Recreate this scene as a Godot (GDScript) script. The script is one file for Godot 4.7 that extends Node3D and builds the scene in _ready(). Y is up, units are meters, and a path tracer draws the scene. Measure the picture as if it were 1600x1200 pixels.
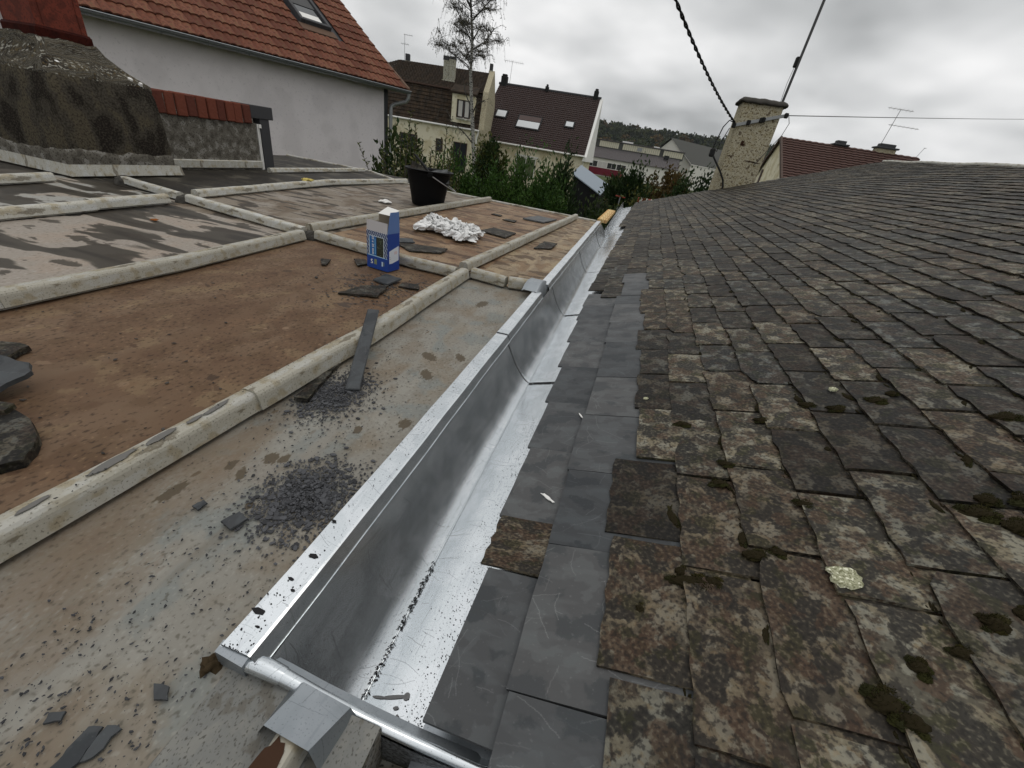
extends Node3D

# ---------------------------------------------------------------- mesh builder
class MB:
	var v := PackedVector3Array()
	var n := PackedVector3Array()
	var uv := PackedVector2Array()
	var col := PackedColorArray()
	var tint := Color(1, 1, 1)
	var colored := false
	var uvo := Vector2.ZERO

	func vert(p: Vector3, nn: Vector3, t: Vector2) -> void:
		v.append(p); n.append(nn); uv.append(t)
		if colored: col.append(tint)

	func puv(p: Vector3, nn: Vector3) -> Vector2:
		var a := nn.abs()
		if a.y >= a.x and a.y >= a.z: return Vector2(p.x, p.z) + uvo
		if a.x >= a.z: return Vector2(p.z, -p.y) + uvo
		return Vector2(p.x, -p.y) + uvo

	# corners counter-clockwise as seen from the front
	func tri(a: Vector3, b: Vector3, c: Vector3) -> void:
		var nn := (b - a).cross(c - a).normalized()
		vert(a, nn, puv(a, nn)); vert(c, nn, puv(c, nn)); vert(b, nn, puv(b, nn))

	func quad(a: Vector3, b: Vector3, c: Vector3, d: Vector3) -> void:
		var nn := (c - a).cross(d - b).normalized()
		vert(a, nn, puv(a, nn)); vert(c, nn, puv(c, nn)); vert(b, nn, puv(b, nn))
		vert(a, nn, puv(a, nn)); vert(d, nn, puv(d, nn)); vert(c, nn, puv(c, nn))

	func quv(a: Vector3, b: Vector3, c: Vector3, d: Vector3, ta: Vector2, tb: Vector2, tc: Vector2, td: Vector2) -> void:
		var nn := (c - a).cross(d - b).normalized()
		vert(a, nn, ta); vert(c, nn, tc); vert(b, nn, tb)
		vert(a, nn, ta); vert(d, nn, td); vert(c, nn, tc)

	# turned so that it faces away from o
	func fquad(a: Vector3, b: Vector3, c: Vector3, d: Vector3, o: Vector3) -> void:
		if (c - a).cross(d - b).dot((a + b + c + d) * 0.25 - o) >= 0.0: quad(a, b, c, d)
		else: quad(a, d, c, b)

	func ftri(a: Vector3, b: Vector3, c: Vector3, o: Vector3) -> void:
		if (b - a).cross(c - a).dot((a + b + c) / 3.0 - o) >= 0.0: tri(a, b, c)
		else: tri(a, c, b)

	func hexa(p: Array) -> void:   # 8 corners: bottom ring 0-3, top ring 4-7
		var o := Vector3.ZERO
		for q in p: o += q / 8.0
		fquad(p[0], p[1], p[2], p[3], o); fquad(p[4], p[5], p[6], p[7], o)
		for i in 4:
			var j := (i + 1) % 4
			fquad(p[i], p[j], p[j + 4], p[i + 4], o)

	func box(lo: Vector3, hi: Vector3, t := Transform3D()) -> void:
		var p := []
		for y in [lo.y, hi.y]:
			for q in [Vector2(lo.x, lo.z), Vector2(hi.x, lo.z), Vector2(hi.x, hi.z), Vector2(lo.x, hi.z)]:
				p.append(t * Vector3(q.x, y, q.y))
		hexa(p)

	func bevel(lo: Vector3, hi: Vector3, b: float, t := Transform3D()) -> void:
		var c := (lo + hi) * 0.5
		var h := (hi - lo) * 0.5
		var o := t * c
		var P := func(ax: int, sx: int, sy: int, sz: int) -> Vector3:
			var e := Vector3(h.x - b, h.y - b, h.z - b)
			e[ax] = h[ax]
			return t * (c + Vector3(e.x * sx, e.y * sy, e.z * sz))
		for ax in 3:
			for s in [-1, 1]:
				var r := []
				for q in [[-1, -1], [1, -1], [1, 1], [-1, 1]]:
					var g := [0, 0, 0]
					g[ax] = s; g[(ax + 1) % 3] = q[0]; g[(ax + 2) % 3] = q[1]
					r.append(P.call(ax, g[0], g[1], g[2]))
				fquad(r[0], r[1], r[2], r[3], o)
		for ax in 3:
			var a1 := (ax + 1) % 3
			var a2 := (ax + 2) % 3
			for s1 in [-1, 1]:
				for s2 in [-1, 1]:
					var g0 := [0, 0, 0]
					var g1 := [0, 0, 0]
					g0[ax] = -1; g0[a1] = s1; g0[a2] = s2
					g1[ax] = 1; g1[a1] = s1; g1[a2] = s2
					fquad(P.call(a1, g0[0], g0[1], g0[2]), P.call(a1, g1[0], g1[1], g1[2]), P.call(a2, g1[0], g1[1], g1[2]), P.call(a2, g0[0], g0[1], g0[2]), o)
		for sx in [-1, 1]:
			for sy in [-1, 1]:
				for sz in [-1, 1]:
					ftri(P.call(0, sx, sy, sz), P.call(1, sx, sy, sz), P.call(2, sx, sy, sz), o)

	# a flat plate cut to an outline given in x, z
	func plate(poly: PackedVector2Array, y0: float, y1: float, t := Transform3D(), inset := 0.0) -> void:
		var idx := Geometry2D.triangulate_polygon(poly)
		var o2 := Vector2.ZERO
		for q in poly: o2 += q / poly.size()
		var o := t * Vector3(o2.x, (y0 + y1) * 0.5, o2.y)
		var T := func(k: int, y: float, s: float) -> Vector3:
			var q: Vector2 = o2 + (poly[k] - o2) * (1.0 - s)
			return t * Vector3(q.x, y, q.y)
		for i in range(0, idx.size(), 3):
			ftri(T.call(idx[i], y1, inset), T.call(idx[i + 1], y1, inset), T.call(idx[i + 2], y1, inset), o)
			ftri(T.call(idx[i], y0, 0.0), T.call(idx[i + 1], y0, 0.0), T.call(idx[i + 2], y0, 0.0), o)
		for i in poly.size():
			var j := (i + 1) % poly.size()
			fquad(T.call(i, y0, 0.0), T.call(j, y0, 0.0), T.call(j, y1, inset), T.call(i, y1, inset), o)

	func tube(pts: Array, rad: Array, sides := 8, caps := true) -> void:
		var rings := []
		var norms := []
		var side := Vector3.ZERO
		for i in pts.size():
			var d: Vector3 = (pts[mini(i + 1, pts.size() - 1)] - pts[maxi(i - 1, 0)]).normalized()
			if side == Vector3.ZERO: side = d.cross(Vector3.UP if absf(d.y) < 0.9 else Vector3.RIGHT).normalized()
			side = (side - d * side.dot(d)).normalized()
			var up := side.cross(d)
			var ring := []
			var nr := []
			var r: float = rad[mini(i, rad.size() - 1)]
			for k in sides:
				var a := TAU * k / sides
				var q := side * cos(a) + up * sin(a)
				ring.append(pts[i] + q * r); nr.append(q)
			rings.append(ring); norms.append(nr)
		var along := 0.0
		for i in pts.size() - 1:
			var step: float = (pts[i + 1] - pts[i]).length()
			for k in sides:
				var j := (k + 1) % sides
				var r0: float = rad[mini(i, rad.size() - 1)]
				var u0 := TAU * r0 * k / sides
				var u1 := TAU * r0 * (k + 1) / sides
				var A: Vector3 = rings[i][k]
				var B: Vector3 = rings[i][j]
				var C: Vector3 = rings[i + 1][j]
				var D: Vector3 = rings[i + 1][k]
				if (C - A).cross(D - B).dot(norms[i][k] + norms[i][j]) > 0.0:
					vert(A, norms[i][k], Vector2(u0, along)); vert(C, norms[i + 1][j], Vector2(u1, along + step)); vert(B, norms[i][j], Vector2(u1, along))
					vert(A, norms[i][k], Vector2(u0, along)); vert(D, norms[i + 1][k], Vector2(u0, along + step)); vert(C, norms[i + 1][j], Vector2(u1, along + step))
				else:
					vert(A, norms[i][k], Vector2(u0, along)); vert(B, norms[i][j], Vector2(u1, along)); vert(C, norms[i + 1][j], Vector2(u1, along + step))
					vert(A, norms[i][k], Vector2(u0, along)); vert(C, norms[i + 1][j], Vector2(u1, along + step)); vert(D, norms[i + 1][k], Vector2(u0, along + step))
			along += step
		if caps and sides > 3:
			for e in [0, pts.size() - 1]:
				var o: Vector3 = pts[1 if e == 0 else e - 1]
				for k in range(1, sides - 1): ftri(rings[e][0], rings[e][k], rings[e][k + 1], o)

	# smooth sheet through a grid of points g[i][j]
	func sheet(g: Array, tex = null) -> void:
		var nu := g.size()
		var nv: int = g[0].size()
		var N := []
		for i in nu:
			var row := []
			for j in nv:
				var du: Vector3 = g[mini(i + 1, nu - 1)][j] - g[maxi(i - 1, 0)][j]
				var dv: Vector3 = g[i][mini(j + 1, nv - 1)] - g[i][maxi(j - 1, 0)]
				row.append(du.cross(dv).normalized())
			N.append(row)
		for i in nu - 1:
			for j in nv - 1:
				for q in [[0, 0], [1, 1], [1, 0], [0, 0], [0, 1], [1, 1]]:
					var a: int = i + q[0]
					var b: int = j + q[1]
					var p: Vector3 = g[a][b]
					vert(p, N[a][b], tex.call(a, b) if tex != null else puv(p, N[a][b]))

	# outline in (x, y) swept along a path; sec is an open or closed line of Vector2, seen with the path running away
	func sweep(sec: PackedVector2Array, path: Array, close_ends := true, scale: Array = []) -> void:
		var rows := []
		for i in path.size():
			var d: Vector3 = (path[mini(i + 1, path.size() - 1)] - path[maxi(i - 1, 0)]).normalized()
			var side := d.cross(Vector3.UP).normalized()
			var up := side.cross(d)
			var s: float = 1.0 if scale.is_empty() else scale[i]
			var row := []
			for q in sec: row.append(path[i] + side * q.x * s + up * q.y * s)
			rows.append(row)
		var along := 0.0
		for i in path.size() - 1:
			var step: float = (path[i + 1] - path[i]).length()
			var across := 0.0
			for k in sec.size() - 1:
				var w: float = sec[k].distance_to(sec[k + 1])
				quv(rows[i][k], rows[i + 1][k], rows[i + 1][k + 1], rows[i][k + 1], Vector2(across, along), Vector2(across, along + step), Vector2(across + w, along + step), Vector2(across + w, along))
				across += w
			along += step
		if close_ends:
			for e in [0, path.size() - 1]:
				var r: Array = rows[e]
				var o: Vector3 = path[1 if e == 0 else e - 1]
				for k in range(1, r.size() - 1): ftri(r[0], r[k], r[k + 1], o)

	func lathe(prof: PackedVector2Array, sides: int, t := Transform3D(), wob := 0.0) -> void:
		var g := []
		for k in sides + 1:
			var a := -TAU * k / sides
			var row := []
			for q in prof:
				var r: float = q.x * (1.0 + wob * sin(a * 2.0 + 0.6))
				row.append(t * Vector3(cos(a) * r, q.y, sin(a) * r))
			g.append(row)
		sheet(g, func(i: int, j: int) -> Vector2: return Vector2(float(i) / sides, prof[j].y))

	# a leaf: two triangles folded along the midrib
	func leaf(p: Vector3, d: Vector3, up: Vector3, l: float, w: float, fold := 0.25) -> void:
		var s := d.cross(up).normalized()
		var m := p + d * l * 0.45
		var tip := p + d * l
		var a := m + s * w * 0.5 + up * w * fold
		var b := m - s * w * 0.5 + up * w * fold
		tri(p, a, tip); tri(p, tip, b)

	func add(o: MB, t: Transform3D) -> void:
		for i in o.v.size():
			v.append(t * o.v[i]); n.append((t.basis * o.n[i]).normalized()); uv.append(o.uv[i])
			if colored: col.append(o.col[i] if o.colored else tint)

	func mesh() -> ArrayMesh:
		var a := []
		a.resize(Mesh.ARRAY_MAX)
		a[Mesh.ARRAY_VERTEX] = v
		a[Mesh.ARRAY_NORMAL] = n
		a[Mesh.ARRAY_TEX_UV] = uv
		if colored: a[Mesh.ARRAY_COLOR] = col
		var m := ArrayMesh.new()
		m.add_surface_from_arrays(Mesh.PRIMITIVE_TRIANGLES, a)
		return m


var rng := RandomNumberGenerator.new()
var M := {}
var taken := {}
var cam: Camera3D
const GROUND := -3.0


func numbered(s: String) -> String:
	taken[s] = taken.get(s, -1) + 1
	return s if taken[s] == 0 else "%s_%03d" % [s, taken[s]]


func tag(o: Node, label: String, category: String, group := "") -> Node:
	o.set_meta("label", label)
	o.set_meta("category", category)
	if group: o.set_meta("group", group)
	return o


func thing(called: String, label: String, category: String, at := Vector3.ZERO, turn := 0.0, group := "") -> Node3D:
	var o := Node3D.new()
	o.name = numbered(called)
	add_child(o)
	o.position = at
	o.rotation.y = turn
	tag(o, label, category, group)
	return o


func part(parent: Node, called: String, m, mat: Material, t := Transform3D()) -> MeshInstance3D:
	var o := MeshInstance3D.new()
	o.name = called if parent != self else numbered(called)
	o.mesh = m.mesh() if m is MB else m
	o.material_override = mat
	o.cast_shadow = GeometryInstance3D.SHADOW_CASTING_SETTING_ON
	parent.add_child(o, true)
	o.transform = t
	return o


func solo(called: String, label: String, category: String, m, mat: Material, t := Transform3D(), group := "") -> MeshInstance3D:
	var o := part(self, called, m, mat, t)
	tag(o, label, category, group)
	return o


func struct(called: String, m, mat: Material) -> MeshInstance3D:
	var o := part(self, called, m, mat)
	o.set_meta("kind", "structure")
	return o


func many(parent: Node, called: String, m: Mesh, mat: Material, where: Array, colors: Array = []) -> MultiMeshInstance3D:
	var mm := MultiMesh.new()
	mm.transform_format = MultiMesh.TRANSFORM_3D
	mm.use_colors = not colors.is_empty()
	mm.mesh = m
	mm.instance_count = where.size()
	for i in where.size():
		mm.set_instance_transform(i, where[i])
		if colors: mm.set_instance_color(i, colors[i])
	var o := MultiMeshInstance3D.new()
	o.name = called if parent != self else numbered(called)
	o.multimesh = mm
	o.material_override = mat
	o.set_meta("kind", "stuff")
	parent.add_child(o, true)
	return o


func rf(a: float, b: float) -> float:
	return rng.randf_range(a, b)


func turned(at: Vector3, x := 0.0, y := 0.0, z := 0.0, s := 1.0) -> Transform3D:
	return Transform3D(Basis.from_euler(Vector3(x, y, z)).scaled(Vector3(s, s, s)), at)


# ---------------------------------------------------------------- materials
func lin(r: float, g: float, b: float) -> Color:
	return Color(r, g, b).linear_to_srgb()


func mat(c: Color, rough: float, metal := 0.0, tex: Texture2D = null, scale := 1.0, bump: Texture2D = null, depth := 0.2) -> StandardMaterial3D:
	var m := StandardMaterial3D.new()
	m.albedo_color = c
	m.roughness = rough
	m.metallic = metal
	if metal < 0.3 and rough >= 0.48: m.metallic_specular = 0.18 if rough >= 0.7 else 0.28
	m.uv1_scale = Vector3(scale, scale, scale)
	if tex: m.albedo_texture = tex
	if bump:
		m.heightmap_enabled = true
		m.heightmap_texture = bump
		m.heightmap_scale = depth
	return m


func leafy(back := 0.25, rough := 0.55) -> StandardMaterial3D:
	var m := StandardMaterial3D.new()
	m.vertex_color_use_as_albedo = true
	m.roughness = rough
	m.metallic_specular = 0.25
	m.backlight_enabled = true
	m.backlight = Color(back, back, back * 0.6)
	m.cull_mode = BaseMaterial3D.CULL_DISABLED
	return m


func grain(w: int, h: int, sd: int, freq: float, oct := 4, sx := 1.0, sy := 1.0, kind := FastNoiseLite.TYPE_SIMPLEX_SMOOTH, warp := 0.0) -> Image:
	var f := FastNoiseLite.new()
	f.noise_type = kind
	f.seed = sd
	f.frequency = freq
	f.fractal_octaves = oct
	if warp > 0.0:
		f.domain_warp_enabled = true
		f.domain_warp_amplitude = warp
		f.domain_warp_frequency = freq * 1.7
	var im := f.get_seamless_image(maxi(8, int(w * sx)), maxi(8, int(h * sy)))
	im.convert(Image.FORMAT_L8)
	if im.get_width() != w or im.get_height() != h: im.resize(w, h, Image.INTERPOLATE_CUBIC)
	return im


func over(base: Image, mask: Image, lo: float, hi: float, c: Color, k := 1.0) -> void:
	var lut := PackedByteArray()
	lut.resize(256)
	for i in 256: lut[i] = int(255.0 * k * smoothstep(lo, hi, i / 255.0) + 0.5) if lo < hi else int(255.0 * k * (1.0 - smoothstep(hi, lo, i / 255.0)) + 0.5)
	var src := mask.get_data()
	var im := Image.create_empty(base.get_width(), base.get_height(), false, Image.FORMAT_RGBA8)
	im.fill(c)
	var d := im.get_data()
	for i in src.size(): d[i * 4 + 3] = lut[src[i]]
	im.set_data(base.get_width(), base.get_height(), false, Image.FORMAT_RGBA8, d)
	base.blend_rect(im, Rect2i(0, 0, base.get_width(), base.get_height()), Vector2i.ZERO)


func canvas(w: int, h: int, c: Color) -> Image:
	var im := Image.create_empty(w, h, false, Image.FORMAT_RGBA8)
	im.fill(c)
	return im


func rgb(r: int, g: int, b: int) -> Color:
	return Color8(r, g, b)


func tex(im: Image) -> ImageTexture:
	return ImageTexture.create_from_image(im)


func blob(im: Image, cx: float, cy: float, rx: float, ry: float, rot: float, c: Color, k: float, sd: int) -> void:
	var f := FastNoiseLite.new()
	f.seed = sd
	f.frequency = 0.05
	var R := int(maxf(rx, ry) * 1.6) + 2
	for y in range(maxi(0, int(cy) - R), mini(im.get_height(), int(cy) + R)):
		for x in range(maxi(0, int(cx) - R), mini(im.get_width(), int(cx) + R)):
			var q := Vector2(x - cx, y - cy).rotated(-rot)
			var e := sqrt(q.x * q.x / (rx * rx) + q.y * q.y / (ry * ry)) + 0.45 * f.get_noise_2d(x * 2.2, y * 2.2)
			var t := k * (1.0 - smoothstep(0.78, 1.0, e))
			if t > 0.0: im.set_pixel(x, y, im.get_pixel(x, y).lerp(c, t))


func make_sky() -> Sky:
	var w := 1024
	var h := 512
	var f := FastNoiseLite.new()
	f.seed = 11
	f.noise_type = FastNoiseLite.TYPE_SIMPLEX_SMOOTH
	f.frequency = 0.42
	f.fractal_octaves = 5
	f.fractal_gain = 0.52
	var g := FastNoiseLite.new()
	g.seed = 5
	g.frequency = 0.9
	g.fractal_octaves = 4
	var d := PackedFloat32Array()
	d.resize(w * h * 3)
	for y in h:
		var el := PI * (0.5 - (y + 0.5) / h)
		var s := maxf(sin(el), 0.0)
		var c := cos(el)
		var reach := 1.0 / (s + 0.16)
		for x in w:
			var az := TAU * (x + 0.5) / w
			var p := Vector2(cos(az), sin(az)) * c * reach
			var k := 0.0
			if el > -0.05:
				k = f.get_noise_3d(p.x * 1.5, p.y * 1.5, 3.0) * 0.75 + g.get_noise_3d(p.x * 1.7, p.y * 1.7, 9.0) * 0.25
			# an overcast sky is brighter overhead than near the horizon
			var l := 0.70 + 0.26 * smoothstep(0.05, 1.0, s)
			l *= 1.0 + clampf(k, -0.6, 0.6) * 0.95
			var cool := clampf(0.5 - k * 1.2, 0.0, 1.0)
			var i := (y * w + x) * 3
			d[i] = l * (1.0 - 0.03 * cool)
			d[i + 1] = l * (1.0 - 0.002 * cool)
			d[i + 2] = l * (1.0 + 0.012 * cool)
	var im := Image.create_from_data(w, h, false, Image.FORMAT_RGBF, d.to_byte_array())
	var pm := PanoramaSkyMaterial.new()
	pm.panorama = tex(im)
	var sky := Sky.new()
	sky.sky_material = pm
	return sky


func make_materials() -> void:
	var N := 1024
	# old slate under crusts of lichen
	var fine := grain(N, N, 1, 0.07, 4)
	var mid := grain(N, N, 2, 0.0075, 6, 1.0, 1.0, FastNoiseLite.TYPE_SIMPLEX_SMOOTH, 30.0)
	var mid2 := grain(N, N, 3, 0.009, 6, 1.0, 1.0, FastNoiseLite.TYPE_SIMPLEX_SMOOTH, 30.0)
	var mid3 := grain(N, N, 4, 0.012, 6, 1.0, 1.0, FastNoiseLite.TYPE_SIMPLEX_SMOOTH, 26.0)
	var low := grain(N, N, 5, 0.004, 3)
	var cell := grain(N, N, 6, 0.035, 2, 1.0, 1.0, FastNoiseLite.TYPE_CELLULAR, 20.0)
	var im := canvas(N, N, rgb(78, 74, 67))
	over(im, low, 0.35, 0.75, rgb(92, 83, 72), 0.8)
	over(im, mid, 0.54, 0.60, rgb(60, 50, 43), 0.8)
	over(im, mid2, 0.58, 0.63, rgb(113, 105, 91), 0.8)
	over(im, mid3, 0.60, 0.66, rgb(128, 126, 119), 0.7)
	over(im, cell, 0.24, 0.18, rgb(118, 100, 78), 0.4)
	over(im, mid, 0.43, 0.37, rgb(43, 40, 37), 0.9)
	over(im, mid3, 0.38, 0.33, rgb(50, 48, 33), 0.8)
	over(im, mid2, 0.38, 0.33, rgb(72, 56, 46), 0.7)
	over(im, fine, 0.56, 0.76, rgb(134, 127, 114), 0.42)
	over(im, fine, 0.44, 0.26, rgb(26, 24, 23), 0.5)
	M.lichen_tex = tex(im)
	var bumpy := grain(N, N, 7, 0.03, 6)
	M.crust = tex(bumpy)
	for i in 6:
		var tints := [Color(1.0, 1.0, 0.97), Color(0.78, 0.78, 0.77), Color(1.02, 0.98, 0.92), Color(0.90, 0.93, 0.95), Color(0.70, 0.68, 0.65), Color(1.16, 1.15, 1.10)]
		M["old%d" % i] = mat(tints[i] * Color(0.87, 0.88, 0.88), 0.66, 0.0, M.lichen_tex, 1.0 / 0.62, M.crust, 0.12)
		M["old%d" % i].metallic_specular = 0.31
	# fresh slate
	var sl := grain(512, 512, 21, 0.02, 5, 1.0, 0.35)
	var sl2 := grain(512, 512, 22, 0.01, 4, 1.0, 1.0, FastNoiseLite.TYPE_SIMPLEX_SMOOTH, 25.0)
	var sf := grain(512, 512, 23, 0.12, 3)
	im = canvas(512, 512, rgb(70, 71, 72))
	over(im, sl, 0.4, 0.7, rgb(81, 83, 84), 0.6)
	over(im, sl2, 0.38, 0.28, rgb(56, 59, 61), 0.7)
	over(im, sl2, 0.62, 0.68, rgb(88, 91, 92), 0.4)
	over(im, sf, 0.72, 0.86, rgb(116, 118, 118), 0.35)
	var sr := RandomNumberGenerator.new()
	sr.seed = 15
	for i in 170:
		var px := Vector2(sr.randf() * 512.0, sr.randf() * 512.0)
		var dr := Vector2.from_angle(sr.randf_range(-0.5, 0.5) + (PI / 2 if i % 3 else 0.0))
		var pale := sr.randf_range(0.05, 0.32)
		for j in sr.randi_range(6, 70):
			dr = dr.rotated(sr.randf_range(-0.12, 0.12))
			px += dr
			im.set_pixel(posmod(int(px.x), 512), posmod(int(px.y), 512), im.get_pixel(posmod(int(px.x), 512), posmod(int(px.y), 512)).lerp(rgb(150, 152, 152), pale))
	M.slate_tex = tex(im)
	M.slate_bump = tex(sl)
	for i in 3:
		M["new%d" % i] = mat([Color(1, 1, 1), Color(0.88, 0.89, 0.9), Color(1.08, 1.07, 1.06)][i], 0.52, 0.0, M.slate_tex, 2.2, M.slate_bump, 0.03)
	M.chip = mat(lin(0.052, 0.055, 0.06), 0.6)
	M.chip.vertex_color_use_as_albedo = true
	M.chip.albedo_color = Color.WHITE
	M.deck = mat(lin(0.016, 0.014, 0.011), 0.95)
	# new zinc
	var z1 := grain(N, N, 31, 0.006, 4, 1.0, 1.0, FastNoiseLite.TYPE_SIMPLEX_SMOOTH, 40.0)
	var z2 := grain(N, N, 32, 0.05, 3, 1.0, 0.12)
	var z3 := grain(N, N, 33, 0.16, 2)
	im = canvas(N, N, rgb(208, 213, 216))
	over(im, z1, 0.42, 0.62, rgb(218, 222, 225), 0.8)
	over(im, z2, 0.34, 0.2, rgb(190, 195, 199), 0.35)
	over(im, z3, 0.22, 0.14, rgb(110, 112, 114), 0.45)
	var zr := RandomNumberGenerator.new()
	zr.seed = 25
	for i in 260:
		var px := Vector2(zr.randf() * N, zr.randf() * N)
		var dr := Vector2.from_angle(zr.randf_range(-0.35, 0.35) + (PI / 2 if i % 4 == 0 else 0.0))
		var dk := zr.randf_range(0.1, 0.6)
		for j in zr.randi_range(8, 110):
			dr = dr.rotated(zr.randf_range(-0.05, 0.05))
			px += dr
			im.set_pixel(posmod(int(px.x), N), posmod(int(px.y), N), im.get_pixel(posmod(int(px.x), N), posmod(int(px.y), N)).lerp(rgb(110, 112, 114), dk))
	M.zinc_tex = tex(im)
	im = canvas(N, N, rgb(56, 56, 56))
	over(im, z1, 0.35, 0.7, rgb(61, 61, 61), 1.0)
	over(im, z2, 0.5, 0.8, rgb(68, 68, 68), 0.4)
	M.zinc_rough = tex(im)
	M.zinc = mat(Color.WHITE, 1.0, 0.92, M.zinc_tex, 1.6)
	M.zinc.roughness_texture = M.zinc_rough
	M.zinc_old = mat(Color(0.72, 0.73, 0.74), 0.42, 0.8, M.zinc_tex, 2.0)
	# weathered lead-grey sheet of the battens and flashings
	var b1 := grain(512, 512, 41, 0.012, 4)
	var b2 := grain(512, 512, 42, 0.014, 5, 1.0, 0.3, FastNoiseLite.TYPE_SIMPLEX_SMOOTH, 15.0)
	var b3 := grain(512, 512, 43, 0.12, 3)
	im = canvas(512, 512, rgb(172, 168, 157))
	over(im, b1, 0.5, 0.8, rgb(150, 138, 114), 0.7)
	over(im, b2, 0.58, 0.72, rgb(183, 182, 177), 0.7)
	over(im, b2, 0.26, 0.18, rgb(104, 96, 82), 0.7)
	over(im, b3, 0.30, 0.14, rgb(84, 79, 70), 0.6)
	over(im, b3, 0.7, 0.84, rgb(196, 195, 189), 0.4)
	M.batten_tex = tex(im)
	M.batten = mat(Color(0.93, 0.93, 0.92), 0.55, 0.15, M.batten_tex, 3.0, tex(b1), 0.05)
	M.batten_pale = mat(Color(1.04, 1.05, 1.06), 0.55, 0.15, M.batten_tex, 2.2, tex(b1), 0.05)
	M.tar = mat(lin(0.075, 0.07, 0.062), 0.85, 0.0, null, 6.0, M.crust, 0.25)
	# dark mossy concrete of the big chimney
	var c1 := grain(N, N, 51, 0.005, 6, 1.0, 0.5, FastNoiseLite.TYPE_SIMPLEX_SMOOTH, 30.0)
	var c2 := grain(N, N, 52, 0.05, 4)
	var c3 := grain(N, N, 53, 0.03, 5, 1.0, 1.0, FastNoiseLite.TYPE_SIMPLEX_SMOOTH, 14.0)
	im = canvas(N, N, rgb(66, 62, 55))
	over(im, c1, 0.5, 0.68, rgb(84, 77, 63), 0.7)
	over(im, c1, 0.48, 0.25, rgb(36, 33, 29), 0.8)
	over(im, c2, 0.52, 0.74, rgb(96, 90, 78), 0.4)
	over(im, c2, 0.40, 0.26, rgb(30, 27, 24), 0.5)
	M.concrete_plain = mat(Color.WHITE, 0.92, 0.0, tex(im), 1.25, tex(c2), 0.08)
	over(im, c3, 0.64, 0.70, rgb(150, 148, 138), 0.85)
	over(im, c3, 0.33, 0.27, rgb(92, 78, 52), 0.6)
	M.concrete = mat(Color.WHITE, 0.92, 0.0, tex(im), 1.25, tex(c2), 0.2)
	im = canvas(512, 512, rgb(104, 100, 92))
	var k1 := grain(512, 512, 54, 0.014, 5, 1.0, 1.0, FastNoiseLite.TYPE_SIMPLEX_SMOOTH, 20.0)
	var k2 := grain(512, 512, 55, 0.08, 3)
	over(im, k1, 0.45, 0.2, rgb(70, 66, 60), 0.6)
	over(im, k1, 0.6, 0.7, rgb(138, 135, 129), 0.8)
	over(im, k2, 0.4, 0.25, rgb(46, 43, 38), 0.6)
	M.cement = mat(Color.WHITE, 0.9, 0.0, tex(im), 1.6, tex(k2), 0.06)
	# cream plaster, flaking
	im = canvas(512, 512, rgb(186, 179, 158))
	over(im, k1, 0.55, 0.7, rgb(168, 158, 132), 0.7)
	var p2 := grain(512, 512, 56, 0.04, 4, 1.0, 1.0, FastNoiseLite.TYPE_SIMPLEX_SMOOTH, 12.0)
	over(im, p2, 0.36, 0.28, rgb(101, 86, 55), 0.85)
	over(im, k2, 0.34, 0.24, rgb(86, 76, 52), 0.6)
	over(im, k1, 0.3, 0.22, rgb(88, 76, 62), 0.7)
	M.plaster = mat(Color(0.95, 0.95, 0.94), 0.9, 0.0, tex(im), 1.1, tex(p2), 0.25)
	# plain house renders
	var w1 := grain(512, 512, 57, 0.006, 4)
	im = canvas(512, 512, rgb(224, 219, 218))
	over(im, w1, 0.4, 0.75, rgb(214, 209, 208), 1.0)
	over(im, k2, 0.3, 0.15, rgb(190, 186, 186), 0.4)
	M.render_grey = mat(Color(0.97, 0.967, 0.973), 0.92, 0.0, tex(im), 0.35)
	im = canvas(512, 512, rgb(214, 207, 184))
	over(im, w1, 0.4, 0.75, rgb(194, 184, 154), 1.0)
	over(im, k1, 0.32, 0.2, rgb(160, 148, 116), 0.5)
	M.render_cream = mat(Color.WHITE, 0.92, 0.0, tex(im), 0.2)
	M.render_white = mat(lin(0.66, 0.64, 0.58), 0.9)
	# fired clay tiles, three tones
	var t1 := grain(256, 256, 61, 0.02, 5)
	var t2 := grain(256, 256, 62, 0.1, 3)
	for i in 3:
		im = canvas(256, 256, [rgb(112, 69, 54), rgb(97, 58, 46), rgb(121, 79, 62)][i])
		over(im, t1, 0.5, 0.72, rgb(90, 58, 47), 0.7)
		over(im, t2, 0.36, 0.22, rgb(74, 52, 42), 0.6)
		over(im, t1, 0.34, 0.24, rgb(96, 80, 58), 0.5)
		M["clay%d" % i] = mat(Color.WHITE, 0.75, 0.0, tex(im), 2.0)
	M.brown_tile = mat(lin(0.052, 0.037, 0.034), 0.75)
	im = canvas(256, 256, rgb(52, 44, 37))
	over(im, t1, 0.5, 0.72, rgb(66, 55, 44), 0.7)
	over(im, t1, 0.4, 0.28, rgb(40, 36, 30), 0.7)
	M.old_tile = mat(Color.WHITE, 0.9, 0.0, tex(im), 0.3)
	M.red_tile = mat(lin(0.085, 0.05, 0.042), 0.8)
	M.brick = mat(lin(0.16, 0.052, 0.034), 0.85, 0.0, null, 1.0, M.crust, 0.3)
	M.brick2 = mat(lin(0.115, 0.040, 0.029), 0.85, 0.0, null, 1.0, M.crust, 0.3)
	im = canvas(256, 256, rgb(108, 51, 38))
	over(im, t1, 0.45, 0.7, rgb(84, 40, 31), 0.8)
	over(im, t2, 0.4, 0.25, rgb(66, 34, 27), 0.6)
	M.flue = mat(Color.WHITE, 0.6, 0.0, tex(im), 2.5)
	M.flue_dark = mat(Color(0.55, 0.5, 0.5), 0.7, 0.0, tex(im), 2.5)
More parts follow.
